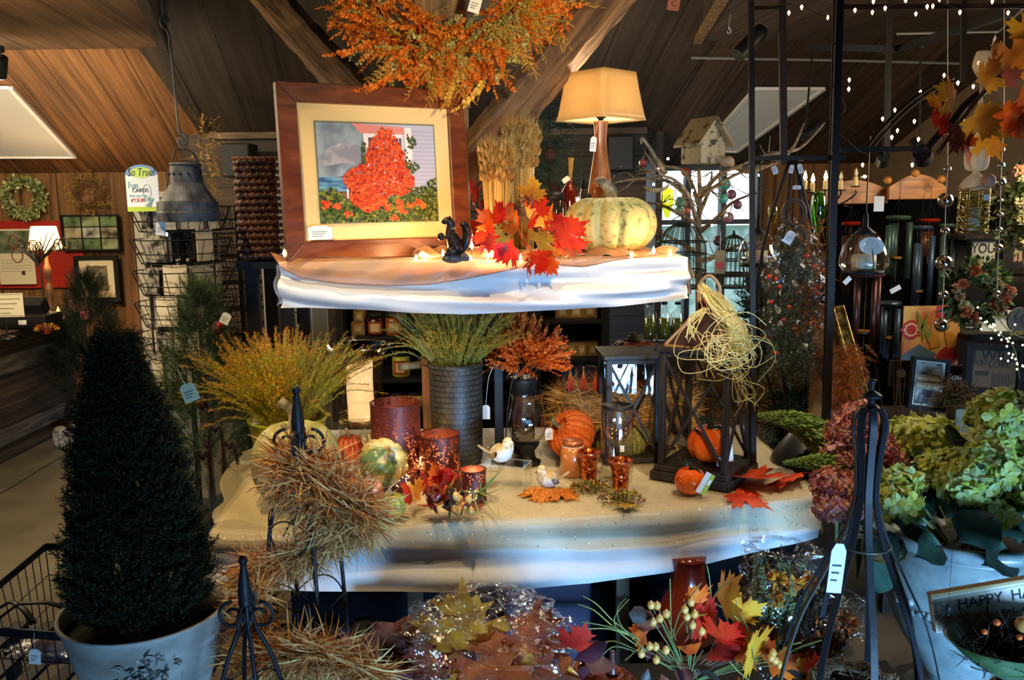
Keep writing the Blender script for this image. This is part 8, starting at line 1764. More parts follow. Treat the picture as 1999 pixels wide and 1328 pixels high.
# ================================================================== CENTRE FOREGROUND
BZ = .36
t = thing('low_bench', 'low dark bench below the display table carrying the wrapped bouquets', 'bench', (0,0,0)); b = MB(); b.bbox((-.32,1.45, BZ-.04),(1.05,2.30, BZ)); b.build('bench_top', SHB, t)
for x in (-.30,.97):
    for y in (1.5,2.22): b = MB(); b.bbox((x, y, 0),(x+.05, y+.05, BZ-.04)); b.build('leg', SHB, t)
# wrapped leaf bunch
def bunch(px, py, Y, lab, name='wrapped_leaf_bunch'):
    return thing(name, lab, 'wrapped bouquet', P(px, py, Y))
t = bunch(960,1420,1.95, 'clear wrapped bunch of large amber and rust leaves under the table'); o_ = t.location
AMB = leafmat('amber_leaf', H('8a4a0e'), H('c98a22'),.4,.4); RST = leafmat('rust_leaf', H('7a2408'), H('b8501a'),.35,.4)
for i, (x, y, sz, dx, dz, m, rl) in enumerate(((905,1235,.20,0,1, AMB, .1),(1030,1250,.19,.15,1, RST, -.3),(860,1290,.15,-.5,1, RST, .4),(960,1300,.17,.1,1, RST, .2),(1000,1320,.16,.2,1, AMB, -.2),(930,1330,.15,-.3,1, AMB, .2),(1085,1310,.13,.6,.9, RST, .1),(880,1340,.14,-.7,.6, RST, -.2),(1050,1330,.13,.4,.6, LPU, .3),(800,1330,.11,-.3,.8, LPU, .5),(905,1370,.15,0,.8, RST, .1),(1000,1390,.16,0,.7, LRED, 0))):
    b = MB(); b.inst(T_maple(.25 if i % 2 else -.25),[tuple(P(x, y+35,1.95+.02*(i % 3))-o_)],[(dx, -.15, dz)],[rl*.6+1.57],[sz*.86]); b.build('leaf', m, t)
b = MB(); q = P(870,1226,1.9)-o_; b.tube([tuple(q), tuple(q+Vector((.055,0,.0)))],[.006,.004],8); b.build('stem', AMB, t)
zt = lambda y: P(960, y, 1.95).z-o_.z
cello(t, [(0,0, zt(1400)),(0,0, zt(1330)),(-.0,0, zt(1270)),(-.0,0, zt(1215)),(-.0,0, zt(1175)),(0,0, zt(1152))],[.10,.155,.178,.165,.12,.03],11,.26, n=34)
for i, (x, y, dx) in enumerate(((1128,1235,.4),(820,1180,-.3),(905,1160,0),(1030,1168,.1))): # peaks of the wrap
    q = P(x, y, 1.93)-o_; cello(t, [tuple(q+Vector((0,0,-.07))), tuple(q+Vector((0,0,-.03))), tuple(q+Vector((dx*.01,0,.012)))],[.05,.032,.004],20+i, .4, n=12, name='wrap_peak')
# loose leaf sprigs right of the bunch
t = thing('leaf_spray', 'spray of plum red and yellow leaves beside the wrapped bunch', 'leaf spray', P(1110,1340,1.85)); o_ = t.location
for i, (x, y, sz, dx, dz, m, T) in enumerate(((1120,1290,.10,.7,.55, LPU, LEAF),(1125,1305,.10,.9,.2, LBR, LEAF),(1112,1300,.075,.05,-1, LYE, LEAF),(1120,1268,.075,.35,.9, LRED, MAPLE),(1080,1330,.08,.9,.1, LBR, LEAF),(1135,1330,.06,.1,.6, LPU, LEAF))):
    b = MB(); b.inst(T, [tuple(P(x, y, 1.85)-o_)],[(dx, -.3, dz)],[1.9-.3*i],[sz]); b.build('leaf', m, t)
b = MB(); b.tube([(0,0,-.3),(0,0,0), tuple(P(1125,1285,1.86)-o_)],.003,5, k=3); b.build('stem', STEMB, t)
q = P(790,1240,2.1); b = MB(); b.inst(MAPLE2,[(0,0,0)],[(.2,-.2,-1)],[1.5],[.14]); o = b.build('silk_leaf', LBR, None, solid=.001); o.location = P(770,1215,2.1); tag(o, 'single brown silk leaf dangling under the table left of the wrapped bunch', 'silk leaf')
# dark copper pumpkins on the bench
for x, y, lab in ((1195,1330, 'dark copper glass pumpkin low between the two bouquets'),(1060,1165, None)):
    if lab: q = P(x, y, 1.9); R = 52*sc(q); pumpkin('copper_pumpkin', lab, 'pumpkin', q-Vector((0,0, R*.9)), R, R*1.3, two('copper_crackle', H('5a1c0a'), H('a04a20'),60,.25, metal=.4), plain('clear_brown_stem', H('4a2a20'),.2),10,.1, stem=[(0,0, R*1.0),(0,0, R*1.6),(0,0, R*2.1)])
q = P(1352,1168,2.35); t = thing('rust_vase', 'round rust red glass jar in the dark under the table', 'jar', Vector((q.x, 2.42, BZ+.0))); b = MB(); zt_ = P(1352,1100,2.42).z-BZ; b.lathe([(.06,0),(.085,.03),(.088, zt_*.45),(.055, zt_*.75),(.05, zt_),(.052, zt_*1.08)],32, k=3); b.build('body', plain('rust_glass', H('6a1c0a'),.2, **{'Coat Weight': .4}), t, smooth=True)
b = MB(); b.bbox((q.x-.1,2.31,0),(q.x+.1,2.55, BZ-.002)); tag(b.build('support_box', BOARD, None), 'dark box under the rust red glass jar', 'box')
# berry bouquet
t = thing('berry_bouquet', 'loose bouquet of golden berries, autumn leaves and curling grass below the table', 'bouquet', P(1345,1340,1.88)); o_ = t.location; g = lambda x, y, Y=1.86: tuple(P(x, y, Y)-o_)
base = g(1345,1335,1.9)
for i, (x, y, sz, dx, dz, m, T) in enumerate(((1405,1180,.085,.3,.9, LYE, MAPLE),(1360,1180,.06,-.4,.8, LOR, MAPLE),(1380,1215,.075,-.5,.5, LRED, MAPLE),(1432,1200,.07,.8,.4, LYE, MAPLE),(1400,1250,.075,.2,.4, LCR, MAPLE),(1378,1290,.125,.75,1, LRED, LEAF),(1430,1270,.07,.7,.5, LOR, MAPLE),(1290,1225,.075,-.6,.4, LBR, OAK),(1275,1205,.06,-.9,.3, LDK, OAK),(1320,1262,.06,.6,.3, LOR, OAK),(1325,1290,.06,.3,-.5, LBR, OAK),(1270,1285,.05,-.3,.5, LPU, LEAF),(1318,1300,.045,.3,-.8, LPU, LEAF),(1265,1305,.055,-.4,-.7, LDK, LEAF),(1360,1310,.06,.8,-.3, LDK, LEAF),(1290,1315,.05,.2,-.8, LBR, LEAF),(1470,1285,.09,-.2,.7, LYE, MAPLE),(1500,1300,.07,.6,.4, LOR, MAPLE),(1520,1310,.06,.8,-.1, LDK, LEAF),(1560,1322,.08,.5,.3, LYE, MAPLE),(1575,1318,.06,.9,.2, LRED, MAPLE),(1345,1270,.06,0,1, LBR, OAK),(1395,1290,.06,-.2,.8, LDK, LEAF),(1260,1240,.05,-.8,.5, LOR, MAPLE),(1345,1205,.05,-.2,1, LDK, LEAF),(1440,1320,.06,0,-1, LOR, LEAF))):
    b = MB(); b.inst(T, [g(x, y, 1.84+.02*(i % 4))],[(dx, -.35, dz)],[2.1-.3*(i % 5)],[sz*1.1]); b.build('leaf', m, t)
berries(t, [g(*q, 1.82) for q in ((1271,1182),(1283,1183),(1301,1199),(1349,1176),(1341,1204),(1356,1199),(1370,1233),(1352,1221),(1268,1262),(1280,1263),(1300,1270),(1281,1289),(1252,1277),(1509,1275),(1513,1290),(1522,1298),(1505,1284),(1337,1190),(1275,1215),(1288,1208))],.0088, stem_from=base)
r = np.random.default_rng(12)
for i, ptsx in enumerate((((1262,1270),(1215,1225),(1205,1190),(1222,1168)),((1262,1272),(1210,1235),(1200,1205),(1228,1170)),((1255,1275),(1200,1252),(1170,1262),(1166,1282)),((1255,1278),(1205,1262),(1180,1275),(1172,1296)),((1250,1250),(1200,1225),(1160,1192),(1128,1180)),((1250,1250),(1200,1215),(1165,1180),(1138,1164)),((1240,1240),(1190,1224),(1136,1214)),((1240,1245),(1190,1228),(1145,1228)),((1310,1245),(1309,1190),(1308,1130)),((1312,1245),(1330,1190),(1370,1138)),((1315,1245),(1340,1210),(1382,1199)),((1470,1290),(1465,1240),(1430,1200),(1395,1178)),((1472,1290),(1462,1235),(1440,1185),(1436,1165)),((1468,1260),(1440,1235),(1408,1218)),((1475,1295),(1455,1230),(1420,1190)),((1520,1285),(1560,1265),(1604,1250)),((1515,1280),(1540,1262),(1565,1254)),((1465,1330),(1440,1310),(1423,1290)),((1390,1170),(1410,1145),(1440,1130)),((1388,1165),(1385,1130),(1380,1105)),((1220,1290),(1232,1280),(1240,1270)),((1300,1300),(1350,1306),(1360,1325)))):
    b = MB(); b.tube([g(x, y, 1.83+.01*(i % 3)) for x, y in ptsx],[.0022,.0030,.0026,.0012][:len(ptsx)],5, k=5, flat=(1,.4)); b.build('grass_blade', GB if i % 3 else STEMG, t)
b = MB(); 
for i in range(10): b.tube([(0,0,-.25), base, g(1260+i*28,1270,1.88)],.002,5, k=3)
b.build('stems', STEMB, t)
# two wrapped narrow bouquets
def wrapped(px, pyb, pyt, Y, wpx, lean, lab, cols, seed, cols2):
    p = P(px, pyb, Y); s = sc(p); h = (pyb-pyt)*s; R = wpx*s/2; t = thing('wrapped_bouquet', lab, 'wrapped bouquet', p, (0, lean, 0), 'narrow cellophane wrapped bouquets'); r = np.random.default_rng(seed); N = 150
    L = np.column_stack([r.normal(0, R*.38, N), r.normal(0, R*.35, N), r.uniform(h*.15, h*.8, N)]); b = MB(); b.inst(T_spray(LEAF, 8,.22), L, np.column_stack([r.normal(0,.3, N), r.normal(0,.3, N),1+0*r.random(N)]), r.uniform(0,6, N), r.uniform(R*.6, R*1.1, N)); b.build('foliage', island('bouquet_leaf_%d' % seed, cols, .5, trans=.2), t)
    for i in range(9): b = MB(); q = (r.normal(0, R*.4),-R*.4, r.uniform(h*.25, h*.85)); dd = rnd_dirs(30,-1,1, r); b.inst(T_leaf(.9,.3), _q(q)+dd*.008, dd, r.uniform(0,6,30), r.uniform(.014,.024,30)); b.build('flower', cols2[i % len(cols2)], t)
    cello(t, [(0,0,0),(0,0, h*.12),(0,0, h*.4),(0,0, h*.75),(0,0, h),(0,0, h*1.04)],[R*.15, R*.45, R*.9, R*1.05, R*1.1, R*.9], seed, .24, n=26)
YFL = island('gold_flower', [H('b8701a'), H('d89a2a'), H('a8501a')],.6)
wrapped(1502,1335,1062,1.98,122, math.radians(3), 'cellophane wrapped bouquet of gold flowers hanging over the right table edge', [H('3a4a3a'), H('6a7a5a'), H('8a7a3a')],21,[YFL])
wrapped(1560,1345,1140,1.92,84, math.radians(24), 'cellophane wrapped dark twig bouquet leaning right beside the taller one', [H('3a2a1c'), H('6a4a2c'), H('4a3a24')],22,[island('rust_flower', [H('7a3a14'), H('a85a20')],.6)])
q = P(1605,1214,1.9); t = thing('silver_bow', 'shiny clear wrap knot with a silver tie on the leaning bouquet', 'wrap knot', q); cello(t, [(0,0,0),(.05,0,.03),(.075,0,.05)],[.006,.02,.03],31,.5, n=10, name='wrap_tail'); cello(t, [(0,0,0),(.05,-.01,-.03),(.09,-.01,-.02)],[.006,.026,.03],32,.5, n=10, name='wrap_tail'); b = MB(); b.sphere((0,-.01,0),.011,10); b.build('silver_tie', SILV, t, smooth=True)
# nest of twigs at the bottom
q = P(1665,1330,1.75); t = thing('twig_nest', 'rough brown twig nest at the foot of the iron obelisk', 'nest', q); b = MB(); r = np.random.default_rng(4)
for i in range(90): a = r.uniform(0,6.28); R = r.uniform(.05,.095); b.tube([(R*math.cos(a+k*.35), R*.8*math.sin(a+k*.35), r.normal(0,.010)) for k in range(5)],.0014,4, k=2)
b.build('twigs', TW1, t); b = MB(); b.lathe([(.05,-.5),(.05,-.03),(.08,-.02)],20); b.build('stand', BLKF, t)
# ================================================================== LEFT FOREGROUND
BNZ = .50
t = thing('slatted_bench', 'black slatted metal bench at the lower left under the basket', 'bench', (0,0,0))
for i in range(12):
    x = -1.42+i*.088; b = MB(); b.bbox((x, 1.35, BNZ-.012),(x+.04,2.32, BNZ)); b.build('slat', BLACK, t)
for y in (1.37,2.28): b = MB(); b.bbox((-1.45, y, BNZ-.035),(-.36, y+.03, BNZ-.012)); b.build('rail', BLACK, t)
for x in (-1.43,-.40):
    for y in (1.38,2.27): b = MB(); b.bbox((x, y, 0),(x+.03, y+.03, BNZ-.035)); b.build('leg', BLACK, t)
# wire basket tray
t = thing('wire_basket', 'black wire mesh basket with strap handles left of the topiary pot', 'basket', (0,0,0))
cA, cB = P(150,1098,2.20), P(-60,1185,2.20); zr = P(100,1215,1.86).z; x0, x1 = P(-70,1200,1.9).x, P(215,1200,1.9).x
pts = [(x0,1.84, zr),(x1,1.80, zr-.01),(x1+.02,2.26, zr+.02),(x0,2.26, zr+.02)]
b = MB()
for i in range(4): b.bar(pts[i], pts[(i+1) % 4],.020,.004, up=(0,1,0) if i % 2 == 0 else (1,0,0))
b.build('rim', BLACK, t)
b = MB()
for sd in range(4):
    a = Vector(pts[sd]); c = Vector(pts[(sd+1) % 4]); cen = sum((Vector(q) for q in pts), Vector())/4; n = 12
    for j in range(n+1):
        q = a.lerp(c, j/n); inn = (Vector((cen.x, cen.y, q.z))-q).normalized()*.03; b.tube([q, q+inn+Vector((0,0,-(q.z-BNZ-.008)))],.0016,4)
    for k in (.33,.66,1): f = lambda q: q+(Vector((cen.x, cen.y, q.z))-q).normalized()*.03*k+Vector((0,0,-(q.z-BNZ-.008)*k)); b.tube([f(a.lerp(c, j/8)) for j in range(9)],.0016,4)
b.build('wire_mesh', BLACK, t)
for (h0, h1, hz) in ((P(2,1205,1.85), P(132,1190,1.85), P(60,1178,1.85)),(P(2,1186,1.95), P(66,1218,1.85), P(35,1182,1.9))):
    b = MB(); b.tube([h0, h0.lerp(hz, .6)+Vector((0,0,.010)), hz, h1.lerp(hz, .5)+Vector((0,0,.008)), h1],.008,8, k=4, flat=(1,.4)); b.build('handle', BLACK, t, smooth=True)
price_tag(t, tuple(P(68,1268,1.80)),.026,.036,(0,.1,0), top=tuple(P(65,1218,1.82)))
t = thing('wrapped_package', 'crumpled clear wrapped package lying in the black wire basket', 'package', P(110,1268,2.02)); cello(t, [(-.10,0,0),(-.05,0,.01),(.04,0,.01),(.11,0,.0)],[.02,.055,.06,.03],44,.3, n=18); b = MB(); b.sphere((0,0,0),.036,12, sx=1.8); b.build('contents', plain('dark_red_fruit', H('4a1c12'),.5, vary=.4, scale=40), t, smooth=True)
# potted topiary
p = P(283,1195,1.85); RR = 158*sc(p); 
t = thing('potted_topiary', 'dark green cone topiary in a whitewashed tapered pot at the lower left', 'potted plant', Vector((p.x, p.y, BNZ)))
zr = P(283,1183,1.85).z-BNZ; POTM = two('whitewashed_clay', H('8f8c80'), H('b9b8ae'),5,.7,.4,.6, bump=.1, detail=8, stretch=(1,1,2.5))
b = MB(); b.lathe([(RR*.62,0),(RR*.64,.01),(RR*.96, zr-.012),(RR*1.0, zr-.004),(RR*.99, zr+.001),(RR*.95, zr),(RR*.93, zr-.02),(RR*.9, zr-.06)],64, cap=False); b.build('pot', POTM, t, smooth=True)
b = MB(); b.lathe([(RR*.92, zr-.035),(.01, zr-.03)],40); b.build('soil', plain('dark_soil', H('0f0c08'),.95), t)
b = MB(); r = np.random.default_rng(7); q = P(345,1318,1.70)-Vector((p.x, p.y, BNZ))
TF = T_leaf(.8,.2); N = 120; L = []; D = []
for i in range(N):
    a = r.uniform(-1.15,.25)-.55; hh = q.z+r.normal(0,.028); rad = RR*(.62+.34*hh/zr)+.003; a = -1.57+.42+r.normal(0,.17); L.append((rad*math.cos(a), rad*math.sin(a), hh)); D.append((r.normal(0,1),-.3, r.normal(0,1)))
b.inst(TF, L, D, r.uniform(-.5,.5, N), r.uniform(.014,.03, N)); b.build('carved_relief', plain('relief_white', H('b3b3aa'),.7), t, label='raised grey flower relief', kind='stuff')
b = MB(); hT = P(262,668,1.9).z-BNZ; b.tube([(-.01,0, zr-.05),(-.02,0, hT*.95)],[.015,.004],8); b.build('trunk', STEMB, t)
N = 7600; r = np.random.default_rng(8); u = r.random(N)**.85; hb = hT-zr
zz = zr-.02+(hb+.02)*u; Rm = RR*.78*np.interp(u, [0,.08,.25,.45,.65,.8,.9,.96,1],[.92,.95,.89,.76,.56,.37,.21,.12,.02]); a = r.uniform(0,6.283, N); q_ = np.sqrt(r.uniform(.25,1, N)); cl = 1+.10*np.sin(a*5+zz*40)*np.sin(zz*60+a*3)+.05*np.sin(a*11-zz*60)
xc = -.02*(u); L = np.column_stack([xc+Rm*q_*cl*np.cos(a), Rm*q_*cl*np.sin(a), zz]); D = np.column_stack([np.cos(a), np.sin(a),.7+r.uniform(-.3,.8, N)])
b = MB(); b.inst(T_sprig(16,.42,9,.045), L, D, r.uniform(0,6, N), r.uniform(.028,.052, N)); b.build('foliage', island('juniper_green', [H('10130a'), H('1a2010'), H('262c18'), H('363c20')],.65), t)
for i in range(9):
    a = r.uniform(0,6.28); b = MB(); N = 60; h0 = hT*(.86+.10*r.random()); d = Vector((math.cos(a), math.sin(a),1.4)).normalized(); uu = r.random(N); L = _q([(-.02,0, h0)])*1.0+np.outer(uu*.09, _q(d))+r.normal(0,.006,(N, 3)); b.inst(T_sprig(12,.4,9,.045), L, _q([tuple(d)])+r.normal(0,.4,(N, 3)), r.uniform(0,6, N), r.uniform(.02,.035, N)); b.build('foliage_tip', bpy.data.materials['juniper_green'], t)
price_tag(t, tuple(P(362,750,1.82)-Vector((p.x, p.y, BNZ))),.034,.040,(0,-.35,0), top=tuple(P(347,722,1.84)-Vector((p.x, p.y, BNZ))), m=plain('cream_tag', H('d9d2a8'),.7))
# iron trivet-topped obelisks with scrolls
def scroll(b, o, sg, R, turns=1.15, th=.006, n=22, z0=0):
    pts = []
    for i in range(n):
        u = i/(n-1); a = math.pi*.5+sg*(-1)*(u*turns*2*math.pi); rr = R*(1-.62*u); pts.append((o[0]+sg*R*.95+rr*math.cos(a), o[1], o[2]+rr*math.sin(a)))
    b.tube(pts, np.linspace(th, th*.8, n),8)
def plantstake(px, py, Y, S, label, legs, rz=0, hoops=True):
    o = P(px, py, Y); t = thing('iron_plant_support', label, 'plant support', Vector((o.x, o.y, 0)), rz, 'scrolled iron plant supports'); Z = o.z
    k = S*sc(o)
    b = MB(); b.lathe([(9*k, Z-92*k),(13*k, Z-88*k),(12*k, Z-80*k),(13*k, Z-66*k),(12*k, Z-60*k),(10*k, Z-40*k),(6*k, Z-18*k),(5.5*k, Z-12*k),(8*k, Z-8*k),(8.5*k, Z-2*k),(5*k, Z+3*k),(.0005, Z+5*k)],20, k=2); b.build('finial', IRON, t, smooth=True)
    for sg, rot in ((1,0),(-1,0),(1,1.57),(-1,1.57)):
        b = MB(); scroll(b, (0,0, Z-110*k), sg, 27*k, th=3.6*k); o2 = b.build('scroll', IRON, t, smooth=True); o2.rotation_euler = (0,0, rot)
    zb = BNZ if legs is None else legs
    for i in range(4):
        a = i*math.pi/2+.5; b = MB(); b.tube([(6*k*math.cos(a),6*k*math.sin(a), Z-85*k),(14*k*math.cos(a),14*k*math.sin(a), Z-130*k),(45*k*math.cos(a),45*k*math.sin(a), Z-210*k),(72*k*math.cos(a),72*k*math.sin(a), Z-330*k),(88*k*math.cos(a),88*k*math.sin(a), zb)],4.2*k, 8, k=5); b.build('leg', IRON, t, smooth=True)
    if hoops:
        b = MB()
        for q in range(2):
            z_ = Z-(300+170*q)*k
            for i in range(4):
                a = i*math.pi/2+.5; rr = (66+14*q)*k; aa = np.linspace(a-.4, a+1.97,14); b.tube([(rr*math.cos(x), rr*math.sin(x), z_+70*k*math.sin((x-a+.4)/2.37*math.pi)-20*k) for x in aa],1.7*k, 5)
        b.build('wire_loop', IRON, t, smooth=True)
    return t
plantstake(578,757,1.98,1.0, 'taller scrolled black iron plant support draped with straw', .40)
plantstake(474,1090,1.62,1.08, 'shorter scrolled black iron plant support at the lower left', BNZ)
# straw garlands
STR = island('straw_mix', [H('9a5230'), H('c88e4a'), H('e4b870'), H('f0d08a'), H('a04e2c'), H('d2a05c')],.75, trans=.15)
def straw(lab, path, Y, rad, N, seed, lmin=.05, lmax=.13, dirn=None, y2=None):
    o = P(path[0][0], path[0][1], Y); t = thing('straw_garland', lab, 'straw garland', o); r = np.random.default_rng(seed); pp = spline([tuple(P(x, y, Y+(dy or 0))-o) for x, y, dy in path],14); u = r.random(N)*(len(pp)-1.01); i = u.astype(int); c = pp[i]+(pp[i+1]-pp[i])*(u-i)[:, None]
    R = np.interp(u/(len(pp)-1), np.linspace(0,1, len(rad)), rad)*sc(o); d = rnd_dirs(N, -1,1, r); tg = pp[i+1]-pp[i]; tg /= np.linalg.norm(tg, axis=1, keepdims=True); D = d*1.0+tg*r.normal(0,.9,(N, 1))+_q([0,-.2,-.35]); L = c+d*R[:, None]*r.random((N, 1))**.5*.8
    L[:, 2] -= 0; b = MB(); h = N//2; b.inst(T_blade(.024,.28,6), L[:h], D[:h], r.uniform(0,6, h), r.uniform(lmin, lmax, h)); b.inst(T_blade(.04,-.35,6), L[h:], D[h:], r.uniform(0,6, N-h), r.uniform(lmin*.7, lmax*.8, N-h)); o2 = b.build('straw', STR, t); o2['kind'] = 'stuff'
    b = MB(); b.tube(pp, .012,6); b.build('core_twine', STEMB, t); return t
straw('shaggy straw and raffia garland hung over the taller iron support', [(560,905,0),(600,930,-.02),(640,970,-.03),(680,1000,-.02),(715,1010,0)],2.0,[50,74,80,72,42],4600,3,.035,.095)
straw('lower straw swag running down behind the shorter iron support', [(700,990,.02),(640,1055,0),(560,1095,0),(490,1120,0),(470,1180,0)],1.95,[20,28,40,46,38],2500,4,.03,.085)
straw('straw swag tail hanging down beside the topiary pot', [(500,1150,0),(490,1230,0),(500,1300,-.05),(520,1360,-.05)],1.85,[30,38,46,40],1500,6,.03,.085)
straw('pale straw bundle along the bottom centre left', [(500,1290,.02),(580,1275,0),(660,1290,0),(740,1325,0)],1.75,[30,36,38,26],1800,5,.035,.10)
b = MB(); b.bbox((P(480,1330,1.8).x, 1.6,.0),(P(720,1330,1.8).x, 1.95, P(600,1340,1.8).z)); 
# raffia bow on the big lantern
RAF = island('raffia_blond', [H('8a8034'), H('b8a45a'), H('d8c88a'), H('c9b070')],.6, trans=.15)
o = P(1372,560,2.60); t = thing('raffia_bow', 'blond raffia bow tied on the rope handle of the larger lantern', 'bow', o); r = np.random.default_rng(5); b = MB(); g = lambda x, y, d=0: tuple(P(x, y, 2.60+d)-o)
for i in range(110):
    j = r.normal(0,1,6); b.tube([g(1372+j[0]*4,562+j[1]*4), g(1405+j[2]*12,600+j[3]*8,-.02), g(1440+j[4]*10,645+j[5]*10,-.03), g(1450+j[0]*12,690+j[1]*14,-.02)],.0011,3, k=4)
for i in range(60):
    j = r.normal(0,1,8); cx, cy = 1425+j[0]*22,685+j[1]*18; R = abs(24+j[2]*12)+6; a0 = r.uniform(0,6.28); q_ = r.uniform(.45,1.3,6); nn = int(r.integers(3,6)); b.tube([g(cx+R*1.1*q_[k]*math.cos(a0+k*1.1)+k*j[5]*4, cy+R*.9*q_[5-k]*math.sin(a0+k*1.1)+k*j[6]*4,-.03+.012*j[4]) for k in range(nn)],.0010,3, k=4)
for i in range(26):
    j = r.normal(0,1,8); b.tube([g(1435+j[0]*10,690), g(1440+j[1]*10,730+j[2]*8), g(1452+j[3]*14,765+j[4]*10), g(1462+j[5]*12,785+j[6]*12)] if i < 12 else [g(1380+j[0]*8,600), g(1352+j[1]*9,625+j[2]*8,-.02), g(1355+j[3]*9,660+j[4]*8,-.02)],.0012,3, k=4)
b.build('raffia_strands', RAF, t, kind='stuff')

# ================================================================== WREATH ROUND THE POST, SHELF BOUQUET, JARS
c = P(868,-70,2.88); t = thing('autumn_wreath', 'large wreath of orange, gold and olive foliage hung on the timber post', 'wreath', c); RW = .27
twigring(t, (0,0,0), RW, STEMB, 9,.006,.02)
SPR = T_spray(T_leaf(.85,.12),11,.17,1.0,4, droop=.25); SPF = T_spray(T_spray(T_leaf(.5,.1),6,.24,1,2),9,.28,.8,6, droop=.3); SPL = T_spray(T_leaf(1.0,.2),8,.17,1.0,7, droop=.2)
MO = island('wreath_orange', [H('a8480e'), H('d9741c'), H('f09a3a'), H('cf6220')],.45, trans=.35); MY = island('wreath_gold', [H('c08a22'), H('e8bc48'), H('f0d070')],.45, trans=.35); MG = island('wreath_olive', [H('7a7830'), H('a8a85a'), H('c4c080'), H('8f7c34')],.4, trans=.2)
ring_spray(t, (0,0,0), RW*.97,420, SPR, MO, .08,.15,.09, 'orange_foliage', seed=11, tang=.9, arc=(3.0,6.5)); ring_spray(t, (0,0,0), RW*1.06,150, SPF, MY, .10,.17,.07, 'gold_fern', seed=12, tang=.9, arc=(4.2,6.6)); ring_spray(t, (0,-.01,0), RW*.97,190, SPL, MG, .07,.12,.07, 'olive_leaves', seed=13, tang=.9, arc=(3.4,6.4))
ring_spray(t, (0,0,0), RW, 50, SPR, MO, .08,.15,.06, 'orange_foliage', seed=14, tang=.9, arc=(0,3.2))
for i, (pts_, m, sz) in enumerate(((((760,60),(700,110),(662,106)), MO, .12),(((790,130),(740,150),(726,168)), MO, .12),(((700,20),(672,40),(655,50)), None, .1),(((880,150),(862,180),(875,190)), MY, .10),(((960,130),(930,180),(915,195)), MY, .12))):
    if m: 
        for k in range(3): b = MB(); a = P(*pts_[0],2.84)-c; d = P(*pts_[2],2.80)-P(*pts_[0],2.84); b.inst(SPR, [tuple(a+d*.3*k)],[tuple(d)],[k*1.1],[sz*.9]); b.build('foliage_sprig', m, t)
grassblades(t, tuple(P(1030,20,2.85)-c),16,.14, GB, 20,(1,-.2,-.5),.6,.02, 'grass_tuft', .5); grassblades(t, tuple(P(690,30,2.85)-c),8,.12, GB, 21,(-1,-.2,-.1),.5,.018, 'grass_tuft', .5)
price_tag(t, tuple(P(932,-8,2.74)-c),.035,.05,(0,.3,0), marks=True)
# bouquet of maple leaves on the upper shelf
p = P(1035,498,2.62); p.z = ZU+.012; t = thing('maple_bouquet', 'fiery red and orange maple leaf bouquet lying at the front of the upper shelf', 'leaf bouquet', p); g = lambda x, y, Y=2.58: P(x, y, Y)-p
for i, (x, y, sz, dx, dz, m) in enumerate(((968,440,.055,-.8,.5, LOR),(985,470,.06,-.8,-.2, LCR),(1010,445,.06,-.3,.6, LOR),(1030,425,.06,-.1,1, LYE),(1040,385,.05,.1,1, LYE),(1028,455,.065,.1,.4, LCR),(1060,450,.065,.4,.7, LYE),(1075,465,.07,.7,.4, LCR),(1090,460,.075,.8,.3, LCR),(1080,485,.065,.6,-.3, LOR),(1050,490,.06,.2,-.7, LCR),(1030,505,.055,-.1,-1, LRED),(1005,480,.06,-.4,-.5, LRED),(1020,470,.06,0,-.2, LOR),(1045,470,.065,.3,0, LYE),(960,465,.05,-1,.0, LRED),(1062,500,.055,.5,-.8, LOR),(985,430,.05,-.6,.9, LRED),(1050,415,.05,.3,1, LCR),(1100,480,.06,1,-.1, LCR),(1000,460,.05,-.6,.2, LYE),(1035,400,.04,-.2,1, LOR))):
    b = MB(); b.inst(T_maple(.4 if i % 2 else -.35),[tuple(g(x, y, 2.60-.03*(i % 3)))],[(dx, -.4, dz+.15)],[2.1-.35*(i % 5)],[sz*1.32]); b.build('leaf', m, t)
r = np.random.default_rng(3)
for i, (x, y) in enumerate(((1070,455),(1062,468),(1075,470),(1010,400),(1030,392),(985,455),(1048,450))):
    b = MB(); b.inst(BALL, _q([tuple(g(x, y, 2.54))])+r.normal(0,.008,(14,3)), r.normal(0,1,(14,3)), None, r.uniform(.0028,.004,14)); b.build('berry_cluster', plain('dark_berry', H('5a2414'),.35) if 'dark_berry' not in bpy.data.materials else bpy.data.materials['dark_berry'], t, smooth=True)
b = MB(); b.tube([tuple(g(1035,480)), tuple(g(1040,430)), tuple(g(1040,385))],.002,5, k=3); b.build('stem', STEMB, t)
# jars behind on the upper shelf
def clearjar(px, pyt, pyb, wpx, Y, lab, fill=None):
    p = P(px, pyb, Y); p.z = ZU+.004; s = sc(p); h = P(px, pyt, Y).z-p.z; R = wpx*s/2; t = thing('glass_jar', lab, 'jar', p, group='dark lidded glass jars'); b = MB(); b.lathe([(R*.95,0),(R, .01),(R, h*.78),(R*.85, h*.86)],28, cap=False); b.build('glass', thin_glass('jar_glass', (.75,.75,.72),.04,.12,.8), t, smooth=True); b = MB(); b.lathe([(R*.86, h*.85),(R*.9, h*.87),(R*.88, h*.97),(R*.5, h),(.001, h)],28); b.build('lid', BLACK, t, smooth=True)
    b = MB(); b.lathe([(R*.8,.005),(R*.8, h*.5),(.001, h*.5)],24); b.build('wax', plain('jar_wax', H(fill or '6a5a3a'),.4), t, smooth=True)
clearjar(1078,374,490,56,3.15, 'clear glass jar with a black lid behind the maple bouquet'); clearjar(1152,348,490,40,3.25, 'slim wire framed glass jar with dark lid beside the lamp base', '8a8270')
